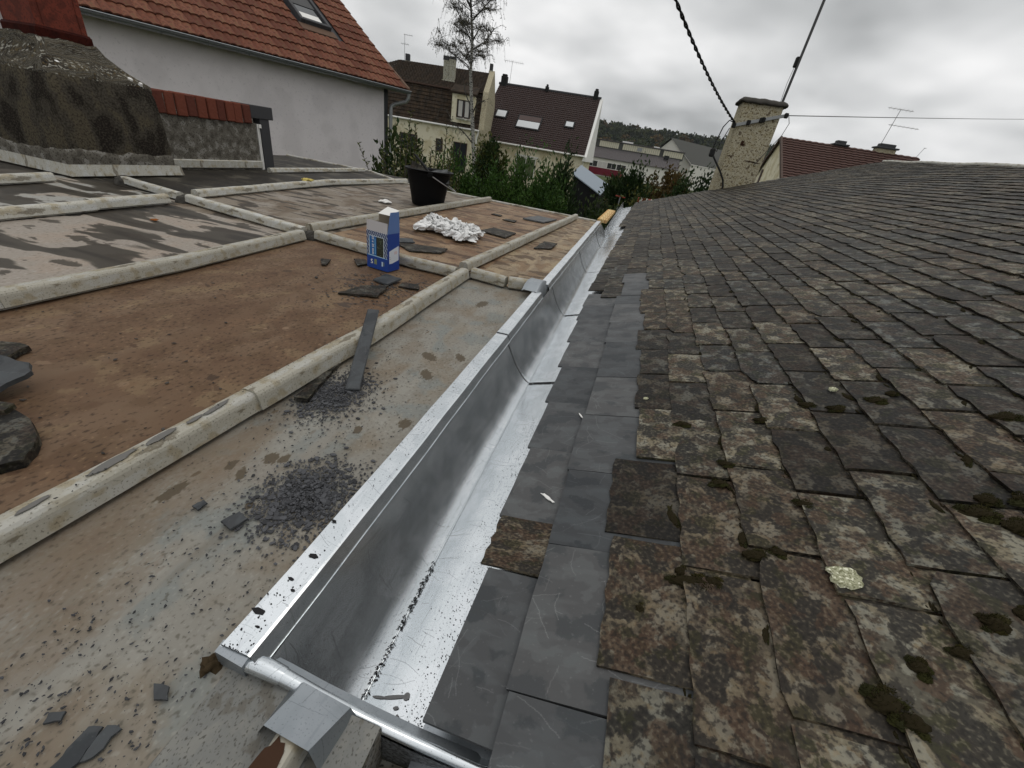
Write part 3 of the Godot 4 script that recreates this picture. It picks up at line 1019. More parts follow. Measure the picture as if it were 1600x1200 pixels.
func make_slate_roof() -> void:
	var F := roof_frame()
	var t := thing("slate_roof", "old mossy slate roof sloping up to the right of the gutter", "roof")
	t.transform = F
	var b := MB.new()
	var g := []
	for i in 2:
		g.append([])
	b.quad(Vector3(-1.6, -0.004, 0.13), Vector3(-1.6, -0.004, 2.5), Vector3(10.4, -0.004, 4.2), Vector3(10.4, -0.004, -0.22))
	b.quad(Vector3(-1.6, -0.016, 0.13), Vector3(10.4, -0.016, -0.22), Vector3(10.4, -0.016, 4.2), Vector3(-1.6, -0.016, 2.5))
	b.quad(Vector3(10.4, -0.016, -0.22), Vector3(10.4, -0.004, -0.22), Vector3(10.4, -0.004, 4.2), Vector3(10.4, -0.016, 4.2))
	part(t, "roof_deck", b, M.deck)
	var near_old := []
	var far_old := []
	var fresh := []
	for i in 18: near_old.append(slate_mesh(300 + i, true, [0, 0, 0, 1, 0, 2, 0, 0, 0, 0, 0, 0, 0, 2, 0, 0, 4, 0][i]))
	for i in 10: far_old.append(slate_mesh(400 + i, true, [0, 0, 1, 0, 2, 0, 0, 4, 0, 0][i], 4, 2))
	for i in 8: fresh.append(slate_mesh(500 + i, false, 0, 5, 3))
	var near_meshes := []
	var fresh_meshes := []
	for m in near_old: near_meshes.append(m.mesh())
	for m in fresh: fresh_meshes.append(m.mesh())
	# new slates put in along the eave: [from, to] along the gutter
	var first := [0.199, 0.416, 0.528, 0.749, 0.971, 1.217, 1.453, 1.727, 1.95, 2.17]
	var second := [-0.2, 0.02, 0.25, 0.474, 0.67, 0.894, 1.116, 1.406, 1.636, 1.905, 2.06, 2.348, 2.574]
	for i in first.size() - 1:
		var w: float = first[i + 1] - first[i]
		var bb: float = eave((first[i] + first[i + 1]) * 0.5)
		var aged := i == 1
		var T := Transform3D(Basis(Vector3(w / 0.21, 0, 0), Vector3(0, 1, 0), Vector3(-0.05 * w / 0.21, 0, 1.0)), Vector3(first[i], 0.001 + 0.004 * float(aged), bb + 0.027 * w + rf(-0.005, 0.005)))
		var o := part(t, "eave_slate" if not aged else "reused_slate", near_meshes[1] if aged else fresh_meshes[i % 8], M.old2 if aged else M["new%d" % (i % 3)], T)
		if aged: o.set_meta("label", "brown weathered slate set back among the new grey slates")
	for i in second.size() - 1:
		var w: float = second[i + 1] - second[i]
		var bb: float = 0.069 - 0.006 * second[i] + rf(-0.008, 0.007) + (0.012 if i == 10 else 0.0)
		var long := 1.28
		part(t, "eave_slate", fresh_meshes[(i + 3) % 8], M["new%d" % ((i * 2 + 1) % 3)], Transform3D(Basis(Vector3(w / 0.21, 0, 0), Vector3(0, 1, 0), Vector3(rf(-0.012, 0.012), 0, long)), Vector3(second[i], 0.0045 + rf(0, 0.001), bb)))
	var lows := [0.0, 0.0, 0.064, 0.177, 0.270, 0.362, 0.457]
	var all := []
	for k in range(-2, 47):
		var bk: float
		if k <= 0: bk = -0.03 - 0.09 * (1 - k) + 0.09
		elif k <= 6: bk = lows[k]
		else: bk = 0.549 + (k - 7) * 0.0935
		var off := 0.107 if posmod(k, 2) == 1 else 0.016
		var a := -1.5 + off + rf(-0.01, 0.01)
		while a < 10.3:
			var w := 0.212 + rf(-0.016, 0.016)
			var mid := a + w * 0.5
			var ok := bk < ridge(mid) - 0.03
			if k <= 2:
				var e := eave(mid)
				if k == 2: ok = mid > 2.64
				elif k == 1: ok = false
				else: ok = mid > 2.17 and bk > e - 0.035
			if ok:
				var dy := rf(-0.0012, 0.0016)
				var bj := bk + rf(-0.004, 0.004)
				if k == 1: bj = maxf(eave(mid), -0.035) + rf(-0.004, 0.004)
				if k == 3 and mid < 2.6: bj += [0.014, -0.010, -0.018, 0.020, 0.002, 0.012, -0.006][posmod(int(mid * 4.7), 7)]
				var tilt := rf(-0.012, 0.012)
				var lift := 0.0025 if k == 3 and mid < 2.7 else 0.0
				var T := Transform3D(Basis(Vector3(w / 0.21, rf(-0.006, 0.006), tilt), Vector3(0, 1, 0), Vector3(-tilt, rf(-0.008, 0.004), 1)), Vector3(a, maxf(dy, 0.0) + lift + 0.0006, bj))
				var p := F * Vector3(mid, 0, bj + 0.05)
				all.append([p.distance_to(cam.position) if in_view(p) else 1e6 + p.distance_to(cam.position), T, rng.randi()])
			a += w
	all.sort_custom(func(x, y): return x[0] < y[0])
	var field := [MB.new(), MB.new(), MB.new(), MB.new(), MB.new(), MB.new()]
	for i in all.size():
		var q: Array = all[i]
		var r: int = q[2]
		if i < 278: part(t, "slate", near_meshes[r % 18], M["old%d" % ((r / 32) % 6)], q[1])
		elif q[0] < 4.0: field[(r / 32) % 6].add(near_old[r % 18], q[1])
		else: field[(r / 32) % 6].add(far_old[r % 10], q[1])
	for i in 6:
		var o := part(t, "slate_field", field[i], M["old%d" % i])
		o.set_meta("kind", "stuff")
	# ridge capping
	b = MB.new()
	var path := []
	for i in 25:
		var a := lerpf(-1.6, 10.4, i / 24.0)
		path.append(Vector3(a, 0.016 + 0.006 * sin(i * 1.7), ridge(a) + 0.02))
	b.tube(path, [0.022], 10)
	part(t, "ridge_roll", b, M.batten_pale)
	# the far pitch of the roof falls away behind the ridge
	b = MB.new()
	var inv := F.affine_inverse()
	var p0 := F * Vector3(-1.6, -0.01, ridge(-1.6) + 0.02)
	var p1 := F * Vector3(10.4, -0.01, ridge(10.4) + 0.02)
	b.quad(inv * p0, inv * (p0 + Vector3(3.2, -1.1, 0)), inv * (p1 + Vector3(3.2, -1.1, 0)), inv * p1)
	part(t, "back_pitch", b, M.old1)
	# house walls under the roof
	b = MB.new()
	b.quad(inv * Vector3(0.05, GROUND, -10.2), inv * (F * Vector3(10.35, -0.04, -0.2)), inv * (F * Vector3(10.35, -0.04, 4.1)), inv * Vector3(4.4, GROUND, -10.2))
	b.quad(inv * Vector3(0.05, GROUND, -10.2), inv * Vector3(0.0, GROUND, 1.5), inv * (F * Vector3(-1.5, -0.04, 0.05)), inv * (F * Vector3(10.35, -0.04, -0.12)))
	part(t, "wall", b, M.render_cream)
	make_moss(t)


func moss_cushion(r: float, flat: float, sd: int) -> ArrayMesh:
	var R := RandomNumberGenerator.new()
	R.seed = sd
	var f := FastNoiseLite.new()
	f.seed = sd
	f.frequency = 3.0
	var m := MB.new()
	m.colored = true
	var g := []
	for i in 19:
		var row := []
		for j in 8:
			var a := -TAU * (i % 18) / 18.0
			var e := j * PI / 14.0
			var d := Vector3(cos(a) * cos(e), sin(e), sin(a) * cos(e))
			var k := 1.0 + 0.45 * f.get_noise_3d(d.x, d.y, d.z) + 0.12 * f.get_noise_3d(d.x * 5, d.y * 5, d.z * 5)
			row.append(d * Vector3(r * k, r * flat * k, r * k))
		g.append(row)
	m.tint = Color(0.021, 0.019, 0.009)
	m.sheet(g)
	var lumps := [[Vector3.ZERO, 1.0]]
	for i in 7:
		var c := Vector3(R.randf_range(-1.3, 1.3), 0, R.randf_range(-0.8, 0.8)) * r
		var k := R.randf_range(0.3, 0.7)
		lumps.append([c, k])
		var g2 := []
		for row in g:
			var r2 := []
			for p in row: r2.append(c + p * k)
			g2.append(r2)
		m.tint = Color(0.021, 0.019, 0.009).lerp(Color(0.034, 0.031, 0.013), R.randf())
		m.sheet(g2)
	# upright shoots give the velvet edge
	for i in int(420):
		var a := R.randf() * TAU
		var e := asin(sqrt(R.randf()))
		var d := Vector3(cos(a) * cos(e), sin(e), sin(a) * cos(e))
		var k := 1.0 + 0.45 * f.get_noise_3d(d.x, d.y, d.z)
		var lm: Array = lumps[R.randi() % lumps.size()]
		var p: Vector3 = lm[0] + d * Vector3(r * k, r * flat * k, r * k) * 0.97 * lm[1]
		m.tint = Color(0.022, 0.022, 0.009).lerp(Color(0.062, 0.060, 0.021), R.randf() * R.randf())
		m.leaf(p, (d + Vector3(R.randf_range(-0.5, 0.5), R.randf(), R.randf_range(-0.5, 0.5))).normalized(), Vector3(R.randf(), 0.2, R.randf()).normalized(), r * 0.26, r * 0.05)
	return m.mesh()


func make_moss(t: Node3D) -> void:
	var kinds := []
	for i in 5: kinds.append(moss_cushion(0.012, [0.5, 0.6, 0.42, 0.7, 0.5][i], 40 + i))
	# the cushions one can tell apart: along, up, size, stretch
	for q in [[0.56, 0.76, 1.6, 1.9], [0.585, 0.735, 1.3, 1.4], [0.60, 0.705, 1.2, 1.3], [0.625, 0.675, 1.1, 1.6], [0.655, 0.70, 1.0, 1.2], [0.66, 0.75, 1.1, 1.8], [0.67, 0.79, 1.0, 1.6], [0.51, 0.80, 1.3, 2.0], [0.43, 0.83, 1.0, 1.2], [0.435, 0.595, 0.95, 1.1], [0.455, 0.63, 0.8, 1.0], [0.395, 0.548, 0.7, 1.5], [0.44, 0.278, 1.0, 2.2], [0.445, 0.31, 0.7, 1.4], [0.325, 0.455, 1.15, 1.2], [0.31, 0.47, 0.9, 1.2], [0.50, 0.37, 0.8, 1.8], [0.51, 0.40, 0.7, 1.4], [0.62, 0.46, 0.7, 1.6], [0.66, 0.34, 0.7, 1.8], [0.72, 0.36, 0.7, 1.6], [0.86, 0.29, 0.8, 2.0], [0.88, 0.45, 0.7, 1.5], [0.95, 0.55, 0.9, 1.6], [0.93, 0.60, 0.9, 1.4], [0.97, 0.68, 1.0, 1.5], [1.0, 0.72, 0.8, 1.2], [0.90, 0.85, 1.1, 1.8], [0.92, 0.92, 1.0, 1.4], [0.37, 0.50, 0.8, 1.0], [0.385, 0.215, 0.6, 1.0], [0.455, 0.27, 0.75, 1.0], [0.40, 0.655, 0.9, 1.6], [0.36, 0.62, 0.8, 1.3]]:
		part(t, "moss_cushion", kinds[int(q[0] * 100) % 5], M.moss, Transform3D(Basis(Vector3(0, 1, 0), rf(-0.3, 0.3)) * Basis.from_scale(Vector3(q[2] * 0.85, q[2] * 1.0, q[2] * q[3] * 0.95)), Vector3(q[0], 0.0170, q[1])))
	var where := []
	for i in 1500:
		var k := 4 + rng.randi() % 38
		var b := 0.27 + (k - 4) * 0.0934 + rf(-0.012, 0.004)
		var a := rf(0.1, 9.5)
		if b > ridge(a) - 0.1: continue
		var s := rf(0.16, 0.5) * (1.5 if rng.randf() < 0.06 else 1.0)
		where.append(Transform3D(Basis(Vector3(0, 1, 0), rf(-0.5, 0.5)) * Basis.from_scale(Vector3(s * rf(1.0, 3.6), s * 0.8, s * rf(0.7, 1.2))), Vector3(a, 0.0145, b)))
	for i in 3600:   # tufts rooted in the joints between courses
		var k := 4 + rng.randi() % 22
		var b := 0.27 + (k - 4) * 0.0934 + rf(-0.007, 0.002)
		var a := 0.15 + 3.2 * pow(rng.randf(), 1.3)
		var s := rf(0.07, 0.22)
		where.append(Transform3D(Basis(Vector3(0, 1, 0), rf(-0.2, 0.2)) * Basis.from_scale(Vector3(s * rf(1.0, 3.0), s, s * 0.7)), Vector3(a, 0.0125, b)))
	many(t, "small_moss", kinds[0], M.moss, where)
	# a pale disc of lichen
	var f := FastNoiseLite.new()
	f.seed = 77
	f.frequency = 0.5
	for q in [[0.477, 0.470, 0.019], [1.02, 0.62, 0.009], [0.98, 0.21, 0.007]]:
		var m := MB.new()
		var poly := PackedVector2Array()
		for i in 22:
			var a := TAU * i / 22.0
			poly.append(Vector2(cos(a), sin(a)) * q[2] * (1.0 + 0.35 * f.get_noise_2d(cos(a) * 3.0 + q[0] * 9, sin(a) * 3.0)))
		m.plate(poly, 0.0, 0.003, Transform3D(Basis(), Vector3(q[0], 0.0198, q[1])), 0.15)
		var o := part(t, "lichen_disc", m, M.lichen_pale)
		if q[2] > 0.01: o.set_meta("label", "pale yellow-green round patch of lichen")


# ---------------------------------------------------------------- gutter
func slate_bed(x: float, z: float) -> float:
	return -0.04 + 0.3443 * ((x + 0.06) * 0.99939 + z * 0.0349)


func crease_y(z: float, up: float) -> float:
	return minf(-0.0995 + up, slate_bed(-0.167 + 0.007 * maxf(-z - 3.0, 0.0), z) - 0.0135)


func make_gutter() -> void:
	var t := thing("zinc_gutter", "shiny new zinc gutter running between flat roof and slates", "gutter")
	var f := FastNoiseLite.new()
	f.seed = 12
	f.frequency = 3.0
	# folded capping along the flat roof
	for e in [[-0.172, -1.205, 0.0], [-1.190, -1.71, 0.0022], [-1.86, -4.62, 0.0]]:
		var b := MB.new()
		var path := []
		var k := int((e[0] - e[1]) / 0.12) + 2
		for i in k + 1:
			var z: float = lerpf(e[0], e[1], float(i) / k)
			path.append(Vector3(-0.2865 + 0.003 * f.get_noise_1d(z * 2.0) + 0.007 * maxf(-z - 2.0, 0.0), e[2] + 0.0015 * f.get_noise_1d(z * 3.0 + 9.0), z))
		b.sweep(PackedVector2Array([Vector2(-0.0195, -0.012), Vector2(-0.0195, 0.029), Vector2(-0.0175, 0.032), Vector2(0.0170, 0.033), Vector2(0.0200, 0.0315), Vector2(0.0285, 0.0150), Vector2(0.0300, 0.0130), Vector2(0.0314, 0.0138)]), path, false)
		# closed ends
		for q in [path[0], path[k]]:
			b.box(q + Vector3(-0.0190, -0.010, -0.0006), q + Vector3(0.0198, 0.0295, 0.0006))
		part(t, "capping", b, M.zinc)
	# saddle over the end of the cross batten
	var s := MB.new()
	var g := []
	for i in 9:
		var row := []
		for j in 11:
			var u := i / 8.0
			var x := lerpf(-0.352, -0.252, j / 10.0)
			var z := lerpf(-1.695, -1.90, u)
			var y := 0.036 + 0.022 * sin(PI * u) + 0.003 * f.get_noise_2d(x * 30, z * 30)
			if j >= 8: y -= 0.028 * (j - 7)
			if j == 0: y -= 0.006
			row.append(Vector3(x, y, z))
		g.append(row)
	s.sheet(g)
	part(t, "saddle", s, M.zinc_old)
	# channel in five lengths, each lapped over the next one down
	var secs := [[-0.186, -1.178, 0.0], [-1.166, -1.935, 0.0035], [-1.922, -2.955, 0.0065], [-2.942, -4.105, 0.0090], [-4.092, -9.6, 0.0110]]
	for n in secs.size():
		var z0: float = secs[n][0]
		var z1: float = secs[n][1]
		var up: float = secs[n][2]
		var k := maxi(8, int((z0 - z1) / 0.05))
		var wall := []
		var floor_ := []
		for i in k + 1:
			var z := lerpf(z0, z1, float(i) / k)
			var wob := 0.0012 * f.get_noise_1d(z * 2.5 + n * 7.0)
			var crumple := 0.010 if n == 4 and z < -4.7 else 0.0
			var right := 0.007 * maxf(-z - 3.0, 0.0)
			var cy := crease_y(z, up)
			var rw := []
			for q in [[-0.2555, 0.0125], [-0.2485, 0.0], [-0.2408, -0.014], [-0.2328, -0.028], [-0.2245, -0.042], [-0.2155, -0.055], [-0.2055, -0.067], [-0.1965, -0.078], [-0.1870, -0.087], [-0.1770, -0.0945], [-0.167, -0.0995]]:
				var x: float = q[0] + right
				var y: float = (q[1] if q[1] > 0.0 else q[1] * cy / -0.0995) + wob
				if z < -4.68: # the old far end has a low side
					x = lerpf(x, -0.167 + right, 0.55)
					y = lerpf(y, cy, 0.45)
				rw.append(Vector3(x + crumple * f.get_noise_2d(z * 4.0, q[0] * 40.0), y + crumple * f.get_noise_2d(z * 5.0, q[0] * 40.0 + 50.0), z))
			wall.append(rw)
			var rl := []
			for j in 9:
				var x := lerpf(-0.167 + right, 0.03, j / 8.0)
				var y := minf(cy + 0.344 * (x + 0.167 - right), slate_bed(x, z) - 0.0125) + wob
				rl.append(Vector3(x, y + (crumple * 0.8 + 0.0006) * f.get_noise_2d(z * 5.0, x * 30.0), z))
			floor_.append(rl)
		var b := MB.new()
		var U := func(i: int, j: int) -> Vector2: return Vector2(0.02 * j, 0.05 * i)
		b.sheet(wall, U)
		var c := MB.new()
		c.sheet(floor_, func(i: int, j: int) -> Vector2: return Vector2(0.4 + 0.03 * j, 0.05 * i))
		if n > 0:   # lip at the lapped end
			for r in [wall[0], floor_[0]]:
				for j in r.size() - 1:
					b.quad(r[j] + Vector3(0, -0.011, 0), r[j + 1] + Vector3(0, -0.011, 0), r[j + 1], r[j])
					b.quad(r[j] + Vector3(0, 0.0005, -0.011), r[j], r[j + 1], r[j + 1] + Vector3(0, 0.0005, -0.011))
		if n > 0:
			var line := []
			for p in wall[0]: line.append(p + Vector3(0.0004, -0.0008, 0.0016))
			for p in floor_[0].slice(1, 6): line.append(p + Vector3(0, -0.0008, 0.0016))
			var jl := MB.new()
			jl.tube(line, [0.0022], 6, false)
			part(t, "lap_joint", jl, M.dark_steel)
		var side := part(t, "channel_side", b, M.zinc)
		part(t, "channel_floor", c, M.zinc)
		var seam := []
		for i in k + 1: seam.append(wall[i][10] + Vector3(0.0005, 0.0012, 0))
		var sm := MB.new()
		sm.tube(seam, [0.0016], 6, false)
		part(t, "seam", sm, M.zinc)
	# near end: rolled edge and the plate under it
	var roll := [Vector3(-0.262, 0.012, -0.176), Vector3(-0.235, 0.008, -0.176), Vector3(-0.19, -0.002, -0.176), Vector3(-0.13, -0.016, -0.178), Vector3(-0.07, -0.030, -0.181), Vector3(0.0, -0.036, -0.183), Vector3(0.16, 0.010, -0.186)]
	var b := MB.new()
	b.tube(roll, [0.0085, 0.0085, 0.0075, 0.0062, 0.0058, 0.0056, 0.0056], 12)
	part(t, "rolled_edge", b, M.zinc)
	b = MB.new()
	b.tube([Vector3(-0.284, 0.013, -0.173), Vector3(-0.268, 0.0135, -0.1745), Vector3(-0.250, 0.0115, -0.1755), Vector3(-0.233, 0.0072, -0.176)], [0.0085, 0.0100, 0.0102, 0.0094], 14)
	part(t, "end_sleeve", b, M.zinc)
	b = MB.new()
	for i in roll.size() - 1:
		var p: Vector3 = roll[i]
		var q: Vector3 = roll[i + 1]
		var dp := 0.075 if i > 2 else 0.045
		var dq := 0.075 if i > 1 else 0.045
		b.quad(p + Vector3(0, -dp, 0.004), q + Vector3(0, -dq, 0.004), q + Vector3(0, -0.006, 0.006), p + Vector3(0, -0.006, 0.006))
		b.quad(q + Vector3(0, -0.10, -0.009), p + Vector3(0, -0.10, -0.009), p + Vector3(0, -0.006, -0.006), q + Vector3(0, -0.006, -0.006))
	part(t, "end_plate", b, M.zinc_spotted)
	b = MB.new()   # flat lip inside the roll
	for i in roll.size() - 1:
		var p: Vector3 = roll[i]
		var q: Vector3 = roll[i + 1]
		b.quad(p + Vector3(0, 0.001, -0.004), q + Vector3(0, 0.001, -0.004), q + Vector3(0, -0.006, -0.016), p + Vector3(0, -0.006, -0.016))
	part(t, "end_lip", b, M.zinc_old)
	b = MB.new()   # sheet running on under the slates
	b.quad(Vector3(-0.075, -0.0655, 1.4), Vector3(0.12, 0.001, 1.4), Vector3(0.12, 0.001, -0.22), Vector3(-0.075, -0.0655, -0.22))
	part(t, "valley_sheet", b, M.zinc_old)
	# boxed end of the capping
	b = MB.new()
	b.hexa([Vector3(-0.309, -0.014, -0.176), Vector3(-0.274, -0.024, -0.172), Vector3(-0.274, -0.024, -0.166), Vector3(-0.309, -0.014, -0.166), Vector3(-0.3085, 0.030, -0.178), Vector3(-0.270, 0.031, -0.178), Vector3(-0.272, 0.024, -0.1635), Vector3(-0.3085, 0.028, -0.1655)])
	part(t, "end_box", b, M.zinc_old)
	# saddle sheet over the batten that comes towards the camera
	b = MB.new()
	var h := [Vector3(-0.205, 0.016, -0.176), Vector3(-0.148, 0.006, -0.175), Vector3(-0.157, 0.033, -0.124), Vector3(-0.209, 0.034, -0.127)]
	for i in 5:   # dented top
		for j in 5:
			var W := []
			for e in [[0, 0], [1, 0], [1, 1], [0, 1]]:
				var u: float = (i + e[0]) / 5.0
				var v: float = (j + e[1]) / 5.0
				var lo: Vector3 = h[0].lerp(h[1], u)
				var hi: Vector3 = h[3].lerp(h[2], u)
				W.append(lo.lerp(hi, v) + Vector3(0, 0.0012 * f.get_noise_2d(u * 2.2, v * 2.2), 0))
			b.quad(W[3], W[2], W[1], W[0])
	b.quad(Vector3(-0.224, -0.001, -0.129), h[3], h[0], Vector3(-0.220, -0.001, -0.176))
	b.quad(h[2], Vector3(-0.147, -0.002, -0.122), Vector3(-0.139, -0.012, -0.175), h[1])
	part(t, "batten_hood", b, M.zinc_old)
	b = MB.new()
	b.hexa([Vector3(-0.146, -0.06, -0.146), Vector3(-0.118, -0.06, -0.150), Vector3(-0.118, -0.06, -0.1505), Vector3(-0.146, -0.06, -0.1465), Vector3(-0.145, -0.012, -0.166), Vector3(-0.118, -0.017, -0.168), Vector3(-0.118, -0.017, -0.1685), Vector3(-0.145, -0.012, -0.1665)])
	part(t, "fold", b, M.zinc)
	var bt := MB.new()
	var sec := PackedVector2Array()
	for q in BATTEN: sec.append(Vector2(q[0], q[1]) * 0.66)
	bt.sweep(sec, [Vector3(-0.186, -0.002, 1.4), Vector3(-0.184, -0.002, 0.2), Vector3(-0.182, -0.002, -0.130)])
	part(t, "batten", bt, M.batten)
	b = MB.new()
	var poly := PackedVector2Array()
	for i in 18:
		var a := TAU * i / 18.0
		poly.append(Vector2(cos(a) * 0.0125, sin(a) * 0.028) * (1.0 + 0.3 * f.get_noise_2d(cos(a) * 1.2, sin(a) * 1.2)))
	b.plate(poly, 0.0, 0.0006, Transform3D(Basis(Vector3.UP, 0.1), Vector3(-0.186, 0.0288, -0.098)))
	part(t, "rust_patch", b, M.rust)
	# low sheets in front of the gutter end
	b = MB.new()
	b.quad(Vector3(-0.11, -0.09, 2.2), Vector3(0.2, -0.07, 2.2), Vector3(0.2, -0.07, -0.174), Vector3(-0.11, -0.09, -0.174))
	b.quad(Vector3(-0.11, -0.09, 2.2), Vector3(-0.11, -0.09, -0.172), Vector3(-0.11, -0.002, -0.172), Vector3(-0.11, -0.002, 2.2))
	part(t, "apron_sheet", b, M.apron)
	var ai := canvas(384, 1024, rgb(126, 124, 118))
	var a2 := grain(384, 1024, 202, 0.016, 5, 1.0, 1.0, FastNoiseLite.TYPE_SIMPLEX_SMOOTH, 16.0)
	var a3 := grain(384, 1024, 203, 0.13, 3)
	over(ai, a2, 0.5, 0.8, rgb(140, 136, 127), 0.7)
	over(ai, a2, 0.4, 0.24, rgb(104, 97, 87), 0.7)
	over(ai, a3, 0.32, 0.18, rgb(70, 66, 60), 0.7)
	roof_sheet(t, -0.2975, -0.11, -0.172, 0.6, ai)
	# grit that has washed along the folds
	var bit := MB.new()
	bit.plate(PackedVector2Array([Vector2(-1, -0.5), Vector2(0.1, -0.9), Vector2(1, -0.2), Vector2(0.5, 0.8), Vector2(-0.6, 0.6)]), -0.3, 0.3)
	var where := []
	for i in 420:   # against the end plate
		var u := rng.randf()
		var x := lerpf(-0.245, -0.10, u)
		var p := Vector3(x, lerpf(-0.06, -0.098, smoothstep(-0.245, -0.19, x)) + rf(0.0, 0.008), -0.187 - absf(rng.randfn(0.0, 0.006)))
		where.append(turned(p, rf(0, 6), rf(0, 6), rf(0, 6), rf(0.0008, 0.0028)))
	for i in 230:   # in the crease
		var z := -0.20 - 0.24 * rng.randf()
		where.append(turned(Vector3(-0.166 + rng.randfn(0.0, 0.0018), -0.0975 + rf(0, 0.002), z), rf(0, 6), rf(0, 6), rf(0, 6), rf(0.0005, 0.0018)))
	for i in 500:   # at the lapped joints
		var n := 1 + rng.randi() % 2
		var z: float = secs[n][0] + 0.004 + rf(0, 0.012)
		var x := rf(-0.165, -0.075)
		where.append(turned(Vector3(x, minf(crease_y(z, secs[n - 1][2]) + 0.344 * (x + 0.167), slate_bed(x, z) - 0.0125) + 0.001, z), rf(0, 6), rf(0, 6), rf(0, 6), rf(0.0006, 0.002)))
	for i in 1500:  # slate dust on the floor, thickest under the slates
		var z := -0.2 - 0.75 * pow(rng.randf(), 1.6)
		var u := 1.0 - absf(rng.randfn(0.0, 0.26))
		if u < 0.0: continue
		var x := lerpf(-0.163, -0.058, u) - 0.012 * maxf(-z - 0.3, 0.0)
		where.append(Transform3D(Basis.from_euler(Vector3(0, rf(0, 6), 0.33)).scaled(Vector3.ONE * rf(0.0002, 0.0009)), Vector3(x, -0.0993 + 0.344 * (x + 0.167) + 0.0004, z)))
	for i in 300:
		var z := -0.172 - 4.3 * pow(rng.randf(), 2.4)
		where.append(Transform3D(Basis.from_euler(Vector3(0, rf(0, 6), 0)).scaled(Vector3(1, 0.4, 1) * rf(0.0003, 0.0012)), Vector3(rf(-0.303, -0.272), 0.0331, z)))
	for i in 900:
		var z := -0.2 - 0.6 * rng.randf()
		var u := rng.randf()
		var x := lerpf(-0.24, -0.17, u)
		var y := lerpf(-0.009, -0.0985, u * 1.0 + 0.16 * sin(PI * u) * 0.45)
		where.append(Transform3D(Basis.from_euler(Vector3(0, rf(0, 6), -0.7)).scaled(Vector3.ONE * rf(0.0002, 0.0007)), Vector3(x, y + 0.0004, z)))
	many(t, "grit", bit.mesh(), M.grit, where)
	for q in [[-0.297, -0.215, 0.006, 0.5], [-0.288, -0.30, 0.005, 1.2], [-0.292, -0.262, 0.003, 0.2], [-0.279, -0.25, 0.0025, 2.0], [-0.30, -0.36, 0.003, 0.7], [-0.284, -0.20, 0.002, 0.9]]:
		part(t, "slate_chip", bit, M.grit, Transform3D(Basis(Vector3.UP, q[3]).scaled(Vector3(q[2] * 1.5, 0.0012, q[2] * 0.7)), Vector3(q[0], 0.0334, q[1])))
	# drops of dirty water
	for q in [[-0.128, -0.232, 0.018, 0.0022, 0.25], [-0.112, -0.236, 0.0045, 0.0045, 0.0], [-0.119, -0.221, 0.004, 0.002, 0.3], [-0.113, -0.213, 0.002, 0.002, 0.0], [-0.147, -0.228, 0.010, 0.0018, 0.1]]:
		b = MB.new()
		poly = PackedVector2Array()
		for i in 14:
			var a := TAU * i / 14.0
			poly.append(Vector2(cos(a) * q[2], sin(a) * q[3]) * (1.0 + 0.2 * f.get_noise_2d(cos(a) * 2.0 + q[0] * 90.0, sin(a) * 2.0)))
		b.plate(poly, 0.0, 0.0005, Transform3D(Basis.from_euler(Vector3(0, q[4], 0.331)), Vector3(q[0], -0.0993 + 0.344 * (q[0] + 0.167) + 0.0008, q[1])))
		part(t, "water_drop", b, M.wet)


# ---------------------------------------------------------------- masonry on the flat roof
func square_loft(rings: Array, c: Vector2, seg: int, f: FastNoiseLite, amp: float) -> Array:
	# rings: [half x, half z, y, rounding]
	var g := []
	var n := seg * 4
	for i in n + 1:
		var row := []
		var a := -TAU * (i + 0.5) / n
		for q in rings:
			var d := Vector2(cos(a), sin(a))
			var m := maxf(absf(d.x), absf(d.y))
			var sq := d / m
			var p: Vector2 = sq.lerp(d * 1.08, q[3]) * Vector2(q[0], q[1])
			var k: float = 1.0 + amp * f.get_noise_3d(p.x * 3.0, q[2] * 3.0, p.y * 3.0)
			row.append(Vector3(c.x + p.x * k, q[2] + amp * 0.5 * f.get_noise_2d(p.x * 5.0, p.y * 5.0), c.y + p.y * k))
		g.append(row)
	return g


